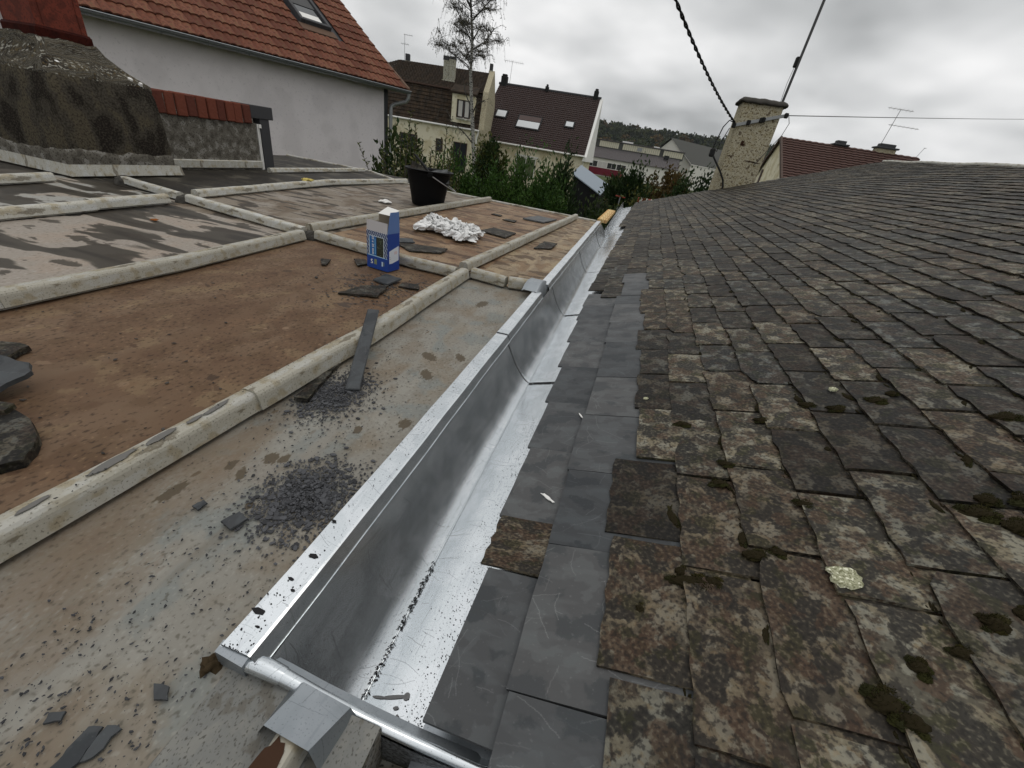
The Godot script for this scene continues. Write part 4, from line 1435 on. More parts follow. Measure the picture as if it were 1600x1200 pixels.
func make_big_chimney() -> void:
	var t := thing("masonry_chimney", "squat dark mossy concrete chimney with square red clay flue", "chimney", Vector3(-3.70, 0, -2.31))
	var f := FastNoiseLite.new()
	f.seed = 61
	f.frequency = 1.4
	f.fractal_octaves = 4
	var b := MB.new()
	b.sheet(square_loft([[0.44, 0.335, -0.01, 0.0], [0.44, 0.335, 0.05, 0.0], [0.442, 0.336, 0.15, 0.0], [0.438, 0.332, 0.26, 0.01], [0.433, 0.326, 0.38, 0.02], [0.428, 0.32, 0.47, 0.03], [0.415, 0.307, 0.525, 0.06]], Vector2.ZERO, 18, f, 0.012))
	part(t, "stack", b, M.concrete_plain)
	b = MB.new()
	var band := square_loft([[0.447, 0.341, 0.060, 0.0], [0.4475, 0.3415, 0.085, 0.0], [0.4475, 0.341, 0.11, 0.0], [0.4465, 0.3395, 0.135, 0.0], [0.437, 0.331, 0.150, 0.0]], Vector2.ZERO, 18, f, 0.012)
	for i in band.size():
		for j in range(2, 5): band[i][j].y += 0.030 * f.get_noise_2d((i % 72) * 0.11, 3.0)
	b.sheet(band)
	part(t, "lime_crust", b, M.cement)
	b = MB.new()
	b.sheet(square_loft([[0.380, 0.300, 0.500, 0.02], [0.384, 0.303, 0.532, 0.05], [0.35, 0.268, 0.560, 0.08], [0.315, 0.240, 0.585, 0.10], [0.262, 0.205, 0.615, 0.10], [0.215, 0.175, 0.655, 0.08], [0.180, 0.158, 0.70, 0.05], [0.10, 0.10, 0.71, 0.0]], Vector2(0.03, -0.015), 20, f, 0.05))
	part(t, "crown", b, M.concrete)
	# flue
	b = MB.new()
	b.bevel(Vector3(-0.145, 0.66, -0.145), Vector3(0.145, 0.755, 0.145), 0.012, Transform3D(Basis(), Vector3(0.05, 0, -0.025)))
	part(t, "flue_foot", b, M.flue_dark)
	b = MB.new()
	for q in [[Vector3(-0.13, 0.75, 0.095), Vector3(0.13, 1.5, 0.13)], [Vector3(-0.13, 0.75, -0.13), Vector3(0.13, 1.5, -0.095)], [Vector3(0.095, 0.75, -0.095), Vector3(0.1295, 1.5, 0.095)], [Vector3(-0.1295, 0.75, -0.095), Vector3(-0.095, 1.5, 0.095)]]:
		b.bevel(q[0], q[1], 0.004, Transform3D(Basis(), Vector3(0.05, 0, -0.025)))
	part(t, "flue", b, M.flue)
	# metal flashing, flared at the foot
	b = MB.new()
	var c := [Vector3(-0.47, 0, 0.355), Vector3(0.46, 0, 0.355), Vector3(0.46, 0, -0.35), Vector3(-0.47, 0, -0.35)]
	for i in 4:
		var p: Vector3 = c[i]
		var q: Vector3 = c[(i + 1) % 4]
		var k := 8
		for j in k:
			var u0 := p.lerp(q, float(j) / k)
			var u1 := p.lerp(q, float(j + 1) / k)
			var w0 := 0.0015 * f.get_noise_1d(u0.x * 6 + u0.z * 9)
			var w1 := 0.0015 * f.get_noise_1d(u1.x * 6 + u1.z * 9)
			b.quad(u0 * 1.012 + Vector3(0, 0.012 + w0, 0), u1 * 1.012 + Vector3(0, 0.012 + w1, 0), u1 * 0.985 + Vector3(0, 0.075 + w1, 0), u0 * 0.985 + Vector3(0, 0.075 + w0, 0))
	part(t, "flashing", b, M.batten_pale)
	# patches of white crust lichen on the crown
	for q in [[0.24, 0.628, 0.06, 0.030], [0.27, 0.612, 0.015, 0.022], [0.31, 0.585, -0.19, 0.014], [0.36, 0.562, -0.21, 0.016], [0.40, 0.545, -0.24, 0.012], [0.33, 0.585, 0.16, 0.012]]:
		b = MB.new()
		var poly := PackedVector2Array()
		for i in 14:
			var a := TAU * i / 14.0
			poly.append(Vector2(cos(a), sin(a)) * q[3] * (1.0 + 0.5 * f.get_noise_2d(cos(a) * 2.0 + q[0] * 20.0, sin(a) * 2.0)))
		b.plate(poly, -0.012, 0.008, Transform3D(Basis(Vector3(0, 0, 1), -0.5), Vector3(q[0], q[1], q[2])), 0.25)
		part(t, "lichen_patch", b, M.white_paint)


func make_low_wall() -> void:
	var t := thing("low_wall", "low cement wall topped by a row of upright red bricks", "wall", Vector3(-3.55, 0, 0))
	var f := FastNoiseLite.new()
	f.seed = 5
	f.frequency = 4.0
	var b := MB.new()
	var g := []
	for i in 25:
		var row := []
		for j in 9:
			var z := lerpf(-2.78, -3.735, i / 24.0)
			var y := lerpf(-0.01, 0.39, j / 8.0)
			row.append(Vector3(0.008 * f.get_noise_2d(z * 2.0, y * 2.0), y, z))
		g.append(row)
	b.sheet(g)
	b.box(Vector3(-0.30, -0.01, -3.734), Vector3(-0.012, 0.385, -2.78))
	part(t, "cement_face", b, M.cement)
	b = MB.new()
	b.bevel(Vector3(-0.005, 0.014, -3.735), Vector3(0.022, 0.078, -2.79), 0.006)
	part(t, "flashing", b, M.batten_pale)
	var z := -2.79
	for i in 10:
		var w := 0.088 + rf(-0.006, 0.008)
		var m := MB.new()
		m.bevel(Vector3(-0.26, -0.074 + rf(-0.004, 0.004), -w * 0.5 + 0.005), Vector3(0.022 + rf(-0.006, 0.006), 0.074 + rf(-0.005, 0.006), w * 0.5 - 0.002), 0.006, Transform3D(Basis(Vector3(1, 0, 0), rf(-0.03, 0.03)), Vector3(0, 0.456, z - w * 0.5)))
		part(t, "brick", m, M.brick if i % 3 else M.brick2)
		z -= w
	b = MB.new()
	b.box(Vector3(-0.25, 0.386, -3.70), Vector3(0.008, 0.515, -2.80))
	part(t, "mortar", b, M.cement)
	b = MB.new()
	b.bevel(Vector3(-0.2, 0.43, -3.95), Vector3(0.012, 0.535, z - 0.003), 0.004)
	part(t, "lintel", b, M.charcoal)
	b = MB.new()
	b.bevel(Vector3(-0.15, -0.01, -3.90), Vector3(0.004, 0.43, -3.785), 0.003)
	part(t, "post", b, M.charcoal)
	b = MB.new()
	b.box(Vector3(-0.1, 0.0, -3.755), Vector3(0.006, 0.385, -3.742))
	b.box(Vector3(-0.1, 0.355, -3.785), Vector3(0.014, 0.385, -3.7555))
	b.box(Vector3(-0.1, 0.0, -3.780), Vector3(-0.004, 0.354, -3.769))
	part(t, "window_frame", b, M.white_paint)


# ---------------------------------------------------------------- houses
func tile_mesh(w: float, l: float, roll: float, rise: float) -> MB:
	var b := MB.new()
	var n := 10
	var top := []
	for i in n + 1:
		var u := float(i) / n
		var y := roll * pow(absf(sin(TAU * u)), 0.8) * (1.0 if u < 0.5 else 0.75)
		top.append([Vector3(u * w, y + rise, 0), Vector3(u * w, y + rise * 0.45, l * 0.5), Vector3(u * w, y, l)])
	b.sheet(top)
	for i in n:
		b.quad(top[i + 1][0] + Vector3(0, -0.022, 0), top[i][0] + Vector3(0, -0.022, 0), top[i][0], top[i + 1][0])
	return b


func make_tiled_house() -> void:
	var t := thing("tiled_house", "pale rendered house with bright red tiled roof on the left", "house", Vector3(-5.71, GROUND, -10.64), deg_to_rad(65.0))
	var ey := 4.35
	var k := 0.62
	var b := MB.new()
	b.box(Vector3(-16.0, 0, -10.0), Vector3(-0.42, ey - 0.06, -0.28))
	part(t, "wall", b, M.render_grey)
	b = MB.new()
	b.box(Vector3(-0.418, 0, -10.0), Vector3(-0.30, ey + 0.02, -0.30))
	part(t, "corner_pilaster", b, M.charcoal)
	b = MB.new()   # gable above the eaves
	b.hexa([Vector3(-0.46, ey - 0.06, -0.29), Vector3(-0.40, ey - 0.06, -0.29), Vector3(-0.40, ey - 0.06, -9.9), Vector3(-0.46, ey - 0.06, -9.9), Vector3(-0.46, ey + 0.1, -0.4), Vector3(-0.40, ey + 0.1, -0.4), Vector3(-0.40, ey + 2.95, -5.0), Vector3(-0.46, ey + 2.95, -5.0)])
	part(t, "gable", b, M.render_grey)
	b = MB.new()
	b.quad(Vector3(-16, ey - 0.05, 0.0), Vector3(-16, ey - 0.05, -0.29), Vector3(-0.02, ey - 0.05, -0.29), Vector3(-0.02, ey - 0.05, 0.0))
	b.quad(Vector3(-16, ey - 0.01, 0.0), Vector3(-0.02, ey - 0.01, 0.0), Vector3(-0.02, ey - 0.01 + 5.2 * k, -5.2), Vector3(-16, ey - 0.01 + 5.2 * k, -5.2))
	b.quad(Vector3(-16, ey - 0.01 + 5.2 * k, -5.2), Vector3(-0.02, ey - 0.01 + 5.2 * k, -5.2), Vector3(-0.02, ey, -10.4), Vector3(-16, ey, -10.4))
	part(t, "roof_deck", b, M.charcoal)
	# tiles
	var pitch := atan(k)
	var RF := Transform3D(Basis(Vector3(1, 0, 0), Vector3(0, cos(pitch), sin(pitch)), Vector3(0, sin(pitch), -cos(pitch))), Vector3(0, ey, 0))
	var proto := tile_mesh(0.232, 0.35, 0.022, 0.026)
	var pm := proto.mesh()
	var rest := [MB.new(), MB.new(), MB.new()]
	var all := []
	var W := t.transform
	for r in 20:
		for cidx in 66:
			var x := -0.23 * (cidx + 1)
			var s := 0.30 * r - 0.03
			if (x + 0.25 > -1.80 and x < -1.08 and s + 0.33 > 1.46 and s < 2.82): continue
			var T := RF * Transform3D(Basis(Vector3(0, 1, 0), rf(-0.012, 0.012)), Vector3(x + rf(-0.004, 0.004), 0.008 + rf(0, 0.006), s))
			var p := W * (T * Vector3(0.14, 0, 0.15))
			all.append([p.distance_to(cam.position) if in_view(p, 1.02) else 1e5 + p.distance_to(cam.position), T, rng.randi() % 3])
	all.sort_custom(func(a, c): return a[0] < c[0])
	for i in all.size():
		if i < 290 and all[i][0] < 1e5: part(t, "roof_tile", pm, M["clay%d" % all[i][2]], all[i][1])
		else: rest[all[i][2]].add(proto, all[i][1])
	for i in 3:
		var o := part(t, "tile_field", rest[i], M["clay%d" % i])
		o.set_meta("kind", "stuff")
	for r in 17:
		b = MB.new()
		b.bevel(Vector3(-0.02, -0.05, 0.35 * r - 0.05), Vector3(0.075, 0.062, 0.35 * r + 0.31), 0.02, RF * Transform3D(Basis(Vector3(1, 0, 0), 0.05), Vector3.ZERO))
		part(t, "verge_tile", b, M.verge)
	# half-round gutter and brackets
	b = MB.new()
	var sec := PackedVector2Array()
	for i in 9: sec.append(Vector2(cos(PI + PI * i / 8.0), sin(PI + PI * i / 8.0)) * 0.062)
	b.sweep(sec, [Vector3(-16, ey - 0.015, 0.055), Vector3(0.06, ey - 0.03, 0.055)], true)
	b.tube([Vector3(-16, ey - 0.012, 0.117), Vector3(0.06, ey - 0.027, 0.117)], [0.010], 8)
	part(t, "gutter", b, M.gutter_grey)
	for i in 18:
		var x := -0.3 - 0.62 * i
		var m := MB.new()
		var pts := []
		for j in 9: pts.append(Vector3(x, ey - 0.022 + sin(PI + PI * j / 8.0) * 0.067, 0.055 + cos(PI * j / 8.0) * 0.067))
		m.tube(pts, [0.008], 5)
		part(t, "bracket", m, M.gutter_grey)
	b = MB.new()
	b.tube([Vector3(0.03, ey - 0.07, 0.055), Vector3(0.03, ey - 0.16, 0.05), Vector3(0.0, ey - 0.24, 0.0), Vector3(-0.16, ey - 0.32, -0.2), Vector3(-0.24, ey - 0.38, -0.24), Vector3(-0.26, ey - 0.48, -0.24), Vector3(-0.26, 0.0, -0.24)], [0.042], 10)
	part(t, "downpipe", b, M.pipe_grey)
	# roof windows
	for q in [[-1.78, -1.10, 1.48, 2.80]]:
		var o := Node3D.new()
		o.name = "roof_window"
		t.add_child(o, true)
		o.transform = RF
		b = MB.new()
		var x0: float = q[0]
		var x1: float = q[1]
		var s0: float = q[2]
		var s1: float = q[3]
		b.bevel(Vector3(x0, -0.02, s0), Vector3(x0 + 0.07, 0.11, s1), 0.008)
		b.bevel(Vector3(x1 - 0.07, -0.02, s0), Vector3(x1, 0.11, s1), 0.008)
		b.bevel(Vector3(x0 + 0.07, -0.02, s0), Vector3(x1 - 0.07, 0.108, s0 + 0.08), 0.008)
		b.bevel(Vector3(x0 + 0.07, -0.02, s1 - 0.1), Vector3(x1 - 0.07, 0.108, s1), 0.008)
		part(o, "frame", b, M.charcoal)
		b = MB.new()
		b.box(Vector3(x0 + 0.075, 0.055, s0 + 0.085), Vector3(x1 - 0.075, 0.062, s1 - 0.105))
		part(o, "pane", b, M.window_dark)
		b = MB.new()
		b.box(Vector3(x0 + 0.08, 0.0635, s0 + 0.62), Vector3(x1 - 0.08, 0.072, s1 - 0.11))
		part(o, "blind", b, M.blind)
		b = MB.new()
		b.box(Vector3(x0 + 0.1, 0.0635, s0 + 0.1), Vector3(x1 - 0.14, 0.070, s0 + 0.34))
		part(o, "curtain", b, M.white_paint)
		b = MB.new()
		b.box(Vector3(x0 - 0.05, -0.01, s0 - 0.22), Vector3(x1 + 0.05, 0.032, s0 - 0.002))
		part(o, "apron", b, M.verge)


func tiled_plane(a: Vector3, b: Vector3, c: Vector3, d: Vector3, tw: float, th: float, roll: float, lift: float) -> MB:
	# a = low left, b = low right, c = high right, d = high left; overlapping ribbed rows
	var m := MB.new()
	var up := (d - a).length()
	var rows := int(up / th)
	var n := ((b - a).cross(d - a)).normalized()
	for r in rows:
		var l0 := a.lerp(d, float(r) / rows)
		var r0 := b.lerp(c, float(r) / rows)
		var l1 := a.lerp(d, (r + 1.06) / rows)
		var r1 := b.lerp(c, (r + 1.06) / rows)
		var cols := maxi(1, int((r0 - l0).length() / tw))
		for i in cols:
			var u0 := float(i) / cols
			var u1 := (i + 1.0) / cols
			var um := (i + 0.55) / cols
			var j0 := rf(0, 0.008)
			var A := l0.lerp(r0, u0) + n * (lift + j0)
			var B := l0.lerp(r0, um) + n * (lift + roll + j0)
			var C := l0.lerp(r0, u1) + n * (lift + j0)
			var D := l1.lerp(r1, u1)
			var E := l1.lerp(r1, um) + n * roll
			var G := l1.lerp(r1, u0)
			m.quad(A, B, E, G); m.quad(B, C, D, E)
			m.quad(A - n * lift, C - n * lift, C, A)
			m.tri(A, C, B)
	return m


func window(parent: Node, x0: float, x1: float, y0: float, y1: float, z: float, frame: Material, inner: Material, called := "window", mullion := true) -> void:
	var o := Node3D.new()
	o.name = called
	parent.add_child(o, true)
	var b := MB.new()
	var w := 0.07
	b.box(Vector3(x0, y0, z - 0.10), Vector3(x0 + w, y1, z + 0.03))
	b.box(Vector3(x1 - w, y0, z - 0.10), Vector3(x1, y1, z + 0.03))
	b.box(Vector3(x0 + w, y0, z - 0.10), Vector3(x1 - w, y0 + w, z + 0.028))
	b.box(Vector3(x0 + w, y1 - w, z - 0.10), Vector3(x1 - w, y1, z + 0.028))
	if mullion: b.box(Vector3((x0 + x1) / 2 - 0.03, y0 + w, z - 0.08), Vector3((x0 + x1) / 2 + 0.03, y1 - w, z + 0.02))
	part(o, "frame", b, frame)
	b = MB.new()
	b.box(Vector3(x0 + w, y0 + w, z + 0.002), Vector3(x1 - w, y1 - w, z + 0.008))
	part(o, "pane", b, inner)


func antenna(called: String, label: String, base: Vector3, h: float, arms: Array, turn: float, lean := 0.0, r := 0.02) -> void:
	var t := thing(called, label, "antenna", base, turn, "")
	var b := MB.new()
	b.tube([Vector3(0, -0.05, 0), Vector3(lean * h, h, 0)], [r], 6)
	part(t, "mast", b, M.steel)
	for a in arms:
		var y: float = a[0]
		var o := Node3D.new()
		o.name = "aerial"
		t.add_child(o, true)
		b = MB.new()
		var cx := lean * y
		b.tube([Vector3(cx + a[1], y, 0), Vector3(cx + a[2], y + a[5], 0)], [r * 0.8], 5)
		part(o, "boom", b, M.steel)
		var n: int = a[3]
		for i in n:
			var u := (i + 0.5) / n
			b = MB.new()
			var p := Vector3(cx + lerpf(a[1], a[2], u), y + a[5] * u, 0)
			b.tube([p + Vector3(0, -a[4] * 0.4, -a[4]), p + Vector3(0, a[4] * 0.4, a[4])], [r * 0.5], 4)
			part(o, "element", b, M.steel)


func make_mansard_house() -> void:
	var th := deg_to_rad(-24.15)
	var t := thing("mansard_house", "cream house with dark brown mansard roof and dormer behind birch", "house", Vector3(sin(th) * 44, GROUND, -cos(th) * 44), deg_to_rad(14.15))
	var b := MB.new()
	b.box(Vector3(-8.0, 0, -11.5), Vector3(3.3, 4.35, 0.0))
	part(t, "wall", b, M.render_cream)
	b = MB.new()   # gable wall standing a little above the roof
	var pr := [Vector2(0.05, 0), Vector2(0.05, 4.5), Vector2(-1.4, 7.45), Vector2(-6.0, 9.62), Vector2(-10.6, 7.45), Vector2(-12.0, 0)]
	for i in pr.size() - 1:
		b.quad(Vector3(3.78, pr[i].y, pr[i].x), Vector3(3.78, pr[i + 1].y, pr[i + 1].x), Vector3(3.3, pr[i + 1].y, pr[i + 1].x), Vector3(3.3, pr[i].y, pr[i].x))
	for x in [3.3, 3.78]:
		for i in range(1, pr.size() - 1):
			b.ftri(Vector3(x, pr[0].y, pr[0].x), Vector3(x, pr[i].y, pr[i].x), Vector3(x, pr[i + 1].y, pr[i + 1].x), Vector3(3.5, 3, -5))
	part(t, "gable_wall", b, M.plaster)
	part(t, "lower_roof_tiles", tiled_plane(Vector3(-8, 4.42, 0.16), Vector3(3.3, 4.42, 0.16), Vector3(3.3, 7.25, -1.5), Vector3(-8, 7.25, -1.5), 0.26, 0.30, 0.02, 0.045), M.old_tile).set_meta("kind", "stuff")
	part(t, "upper_roof_tiles", tiled_plane(Vector3(-8, 7.3, -1.35), Vector3(3.3, 7.3, -1.35), Vector3(3.3, 9.4, -6.0), Vector3(-5.4, 9.2, -6.0), 0.26, 0.32, 0.02, 0.04), M.old_tile).set_meta("kind", "stuff")
	b = MB.new()
	b.quad(Vector3(3.3, 9.38, -6.0), Vector3(3.3, 7.2, -10.5), Vector3(-8, 7.2, -10.5), Vector3(-5.4, 9.18, -6.0))
	b.quad(Vector3(-8, 4.4, 0.1), Vector3(-8, 7.25, -1.5), Vector3(-8, 7.25, -10.5), Vector3(-8, 4.4, -11.5))
	part(t, "back_roof", b, M.old_tile)
	b = MB.new()
	b.bevel(Vector3(-8, 7.16, -1.42), Vector3(0.75, 7.30, -1.26), 0.03)
	part(t, "break_gutter", b, M.brown_frame)
	b = MB.new()
	b.tube([Vector3(-8.0, 4.36, 0.24), Vector3(3.4, 4.38, 0.24)], [0.075], 8)
	b.tube([Vector3(3.35, 4.38, 0.22), Vector3(3.3, 4.1, 0.12), Vector3(3.2, 3.8, 0.07), Vector3(3.2, 0, 0.07)], [0.06], 8)
	part(t, "gutter", b, M.white_paint)
	# dormer
	b = MB.new()
	b.box(Vector3(0.82, 4.75, -2.2), Vector3(1.24, 6.85, 0.22))
	b.box(Vector3(2.50, 4.75, -2.2), Vector3(2.78, 6.85, 0.22))
	b.box(Vector3(1.24, 4.75, -0.3), Vector3(2.50, 5.12, 0.218))
	b.box(Vector3(1.24, 6.48, -0.3), Vector3(2.50, 6.85, 0.218))
	part(t, "dormer", b, M.render_cream)
	b = MB.new()
	b.hexa([Vector3(0.65, 6.87, 0.42), Vector3(2.95, 6.87, 0.42), Vector3(2.95, 7.62, -1.9), Vector3(0.65, 7.62, -1.9), Vector3(0.65, 7.0, 0.42), Vector3(2.95, 7.0, 0.42), Vector3(2.95, 7.75, -1.9), Vector3(0.65, 7.75, -1.9)])
	part(t, "dormer_roof", b, M.old_tile)
	window(t, 1.24, 2.50, 5.12, 6.48, 0.1, M.brown_frame, M.window_dark)
	for x in [1.40, 1.98]:
		b = MB.new()
		b.box(Vector3(x, 5.25, 0.112), Vector3(x + 0.34, 6.4, 0.12))
		part(t, "curtain", b, M.curtain)
	b = MB.new()
	for i in 16:
		var p := Vector3(rf(1.2, 2.6), 4.95, rf(0.25, 0.5))
		for j in 5: b.leaf(p, Vector3(rf(-1, 1), rf(0.3, 1), rf(-0.5, 1)).normalized(), Vector3.UP, 0.25, 0.14)
	part(t, "window_box_plants", b, M.white_paint)
	window(t, -3.75, -2.15, 2.0, 3.28, 0.04, M.brown_frame, M.window_dark)
	window(t, -0.45, 0.18, 2.25, 3.28, 0.04, M.brown_frame, M.window_dark, "window", false)
	window(t, 1.16, 2.42, 0.8, 3.26, 0.04, M.brown_frame, M.window_dark)
	# chimneys
	var c := Node3D.new()
	c.name = "chimney"
	t.add_child(c, true)
	b = MB.new()
	b.bevel(Vector3(-0.62, 7.4, -3.4), Vector3(-0.12, 9.6, -2.75), 0.03)
	b.bevel(Vector3(-0.12, 7.4, -3.45), Vector3(0.42, 9.55, -2.7), 0.03)
	b.bevel(Vector3(-0.70, 7.4, -3.5), Vector3(0.50, 7.98, -2.62), 0.04)
	part(c, "stack", b, M.stack_white)
	b = MB.new()
	b.bevel(Vector3(-0.66, 9.4, -3.4), Vector3(-0.14, 9.72, -2.72), 0.03)
	b.bevel(Vector3(-0.1, 9.55, -3.4), Vector3(0.46, 9.74, -2.66), 0.03)
	part(c, "cap", b, M.charcoal)
	for q in [[-4.88, -4.40, 8.7, 9.75], [3.2, 3.6, 9.2, 10.15]]:
		c = Node3D.new()
		c.name = "chimney"
		t.add_child(c, true)
		b = MB.new()
		b.bevel(Vector3(q[0], q[2], -6.3), Vector3(q[1], q[3] - 0.55, -5.8), 0.02)
		part(c, "stack", b, M.stack_white)
		b = MB.new()
		b.bevel(Vector3(q[0] + 0.04, q[3] - 0.55, -6.25), Vector3(q[1] - 0.04, q[3], -5.85), 0.02)
		part(c, "cap", b, M.charcoal)
	antenna("tv_antenna", "thin roof antenna on the mossy brown roof's left chimney", t.transform * Vector3(-4.95, 9.1, -6.0), 2.1, [[2.05, -0.1, 0.75, 4, 0.10, 0.0], [1.35, -0.35, 0.4, 4, 0.16, 0.0]], deg_to_rad(14))


func make_brown_house() -> void:
	var th := deg_to_rad(-12.59)
	var t := thing("brown_roofed_house", "cream house with dark purple-brown tiled roof and three roof windows", "house", Vector3(sin(th) * 50, GROUND, -cos(th) * 50), deg_to_rad(2.59))
	var b := MB.new()
	b.box(Vector3(-6.7, 0, -13.0), Vector3(4.95, 3.95, 0.0))
	part(t, "wall", b, M.render_cream)
	part(t, "roof_tiles", tiled_plane(Vector3(-6.9, 3.86, 0.35), Vector3(5.05, 3.86, 0.35), Vector3(5.0, 9.6, -6.5), Vector3(-6.6, 9.6, -6.5), 0.24, 0.30, 0.045, 0.05), M.brown_tile).set_meta("kind", "stuff")
	b = MB.new()
	b.quad(Vector3(5.0, 9.58, -6.5), Vector3(5.0, 3.9, -13.3), Vector3(-6.6, 3.9, -13.3), Vector3(-6.6, 9.58, -6.5))
	part(t, "back_roof", b, M.brown_tile)
	b = MB.new()
	b.hexa([Vector3(4.9, 3.4, 0.42), Vector3(5.3, 3.4, 0.42), Vector3(5.3, 3.4, -13), Vector3(4.9, 3.4, -13), Vector3(4.95, 3.8, 0.42), Vector3(5.3, 3.8, 0.42), Vector3(5.3, 9.62, -6.5), Vector3(4.95, 9.62, -6.5)])
	part(t, "verge_board", b, M.white_paint)
	b = MB.new()
	b.tube([Vector3(-6.9, 3.82, 0.44), Vector3(5.1, 3.84, 0.44)], [0.085], 8)
	b.tube([Vector3(5.05, 3.8, 0.42), Vector3(5.0, 3.45, 0.2), Vector3(5.05, 3.2, 0.08), Vector3(5.05, 0, 0.08)], [0.06], 8)
	part(t, "gutter", b, M.white_paint)
	b = MB.new()
	b.tube([Vector3(-6.7, 9.66, -6.5), Vector3(5.1, 9.66, -6.5)], [0.13], 8)
	part(t, "ridge_tiles", b, M.charcoal)
	var pitch := atan2(5.74, 6.85)
	var RF := Transform3D(Basis(Vector3(1, 0, 0), Vector3(0, cos(pitch), sin(pitch)), Vector3(0, sin(pitch), -cos(pitch))), Vector3(0, 3.86, 0.35))
	for q in [[-5.55, -4.5, 3.62, 4.55, 0.0], [-2.95, -0.55, 2.55, 4.30, 0.45], [2.18, 2.98, 3.75, 4.45, 0.0]]:
		var o := Node3D.new()
		o.name = "roof_window"
		t.add_child(o, true)
		o.transform = RF
		b = MB.new()
		b.bevel(Vector3(q[0] - 0.14, 0.0, q[2] - 0.18), Vector3(q[1] + 0.14, 0.16, q[3] + 0.14), 0.02)
		part(o, "frame", b, M.black)
		b = MB.new()
		b.box(Vector3(q[0], 0.13, q[2]), Vector3(q[1], 0.17, q[3] - (q[3] - q[2]) * q[4]))
		part(o, "pane", b, M.window_blind)
		if q[4] > 0.0:
			b = MB.new()
			b.box(Vector3(q[0], 0.13, q[3] - (q[3] - q[2]) * q[4] + 0.06), Vector3(q[1], 0.175, q[3]))
			part(o, "shade", b, M.brown_shade)
	window(t, -2.1, 0.05, 1.0, 2.85, 0.04, M.white_paint, M.window_green)
	b = MB.new()
	b.box(Vector3(-2.3, 2.9, 0.0), Vector3(0.25, 3.05, 0.12))
	part(t, "window_head", b, M.white_paint)
	for q in [[-6.45, -5.75, 9.3, 10.55], [-1.28, -0.92, 9.5, 10.2], [4.2, 4.7, 9.3, 10.45]]:
		b = MB.new()
		b.bevel(Vector3(q[0], q[2], -6.8), Vector3(q[1], q[3] - 0.2, -6.2), 0.03)
		b.bevel(Vector3(q[0] + 0.08, q[3] - 0.2, -6.7), Vector3(q[1] - 0.08, q[3], -6.3), 0.03)
		part(t, "chimney", b, M.black)
	antenna("tv_antenna", "rake-shaped roof antenna at the left end of dark tiled roof", t.transform * Vector3(-5.5, 9.55, -6.5), 2.3, [[2.25, -1.0, 1.3, 9, 0.28, -0.1]], deg_to_rad(2), 0.03)


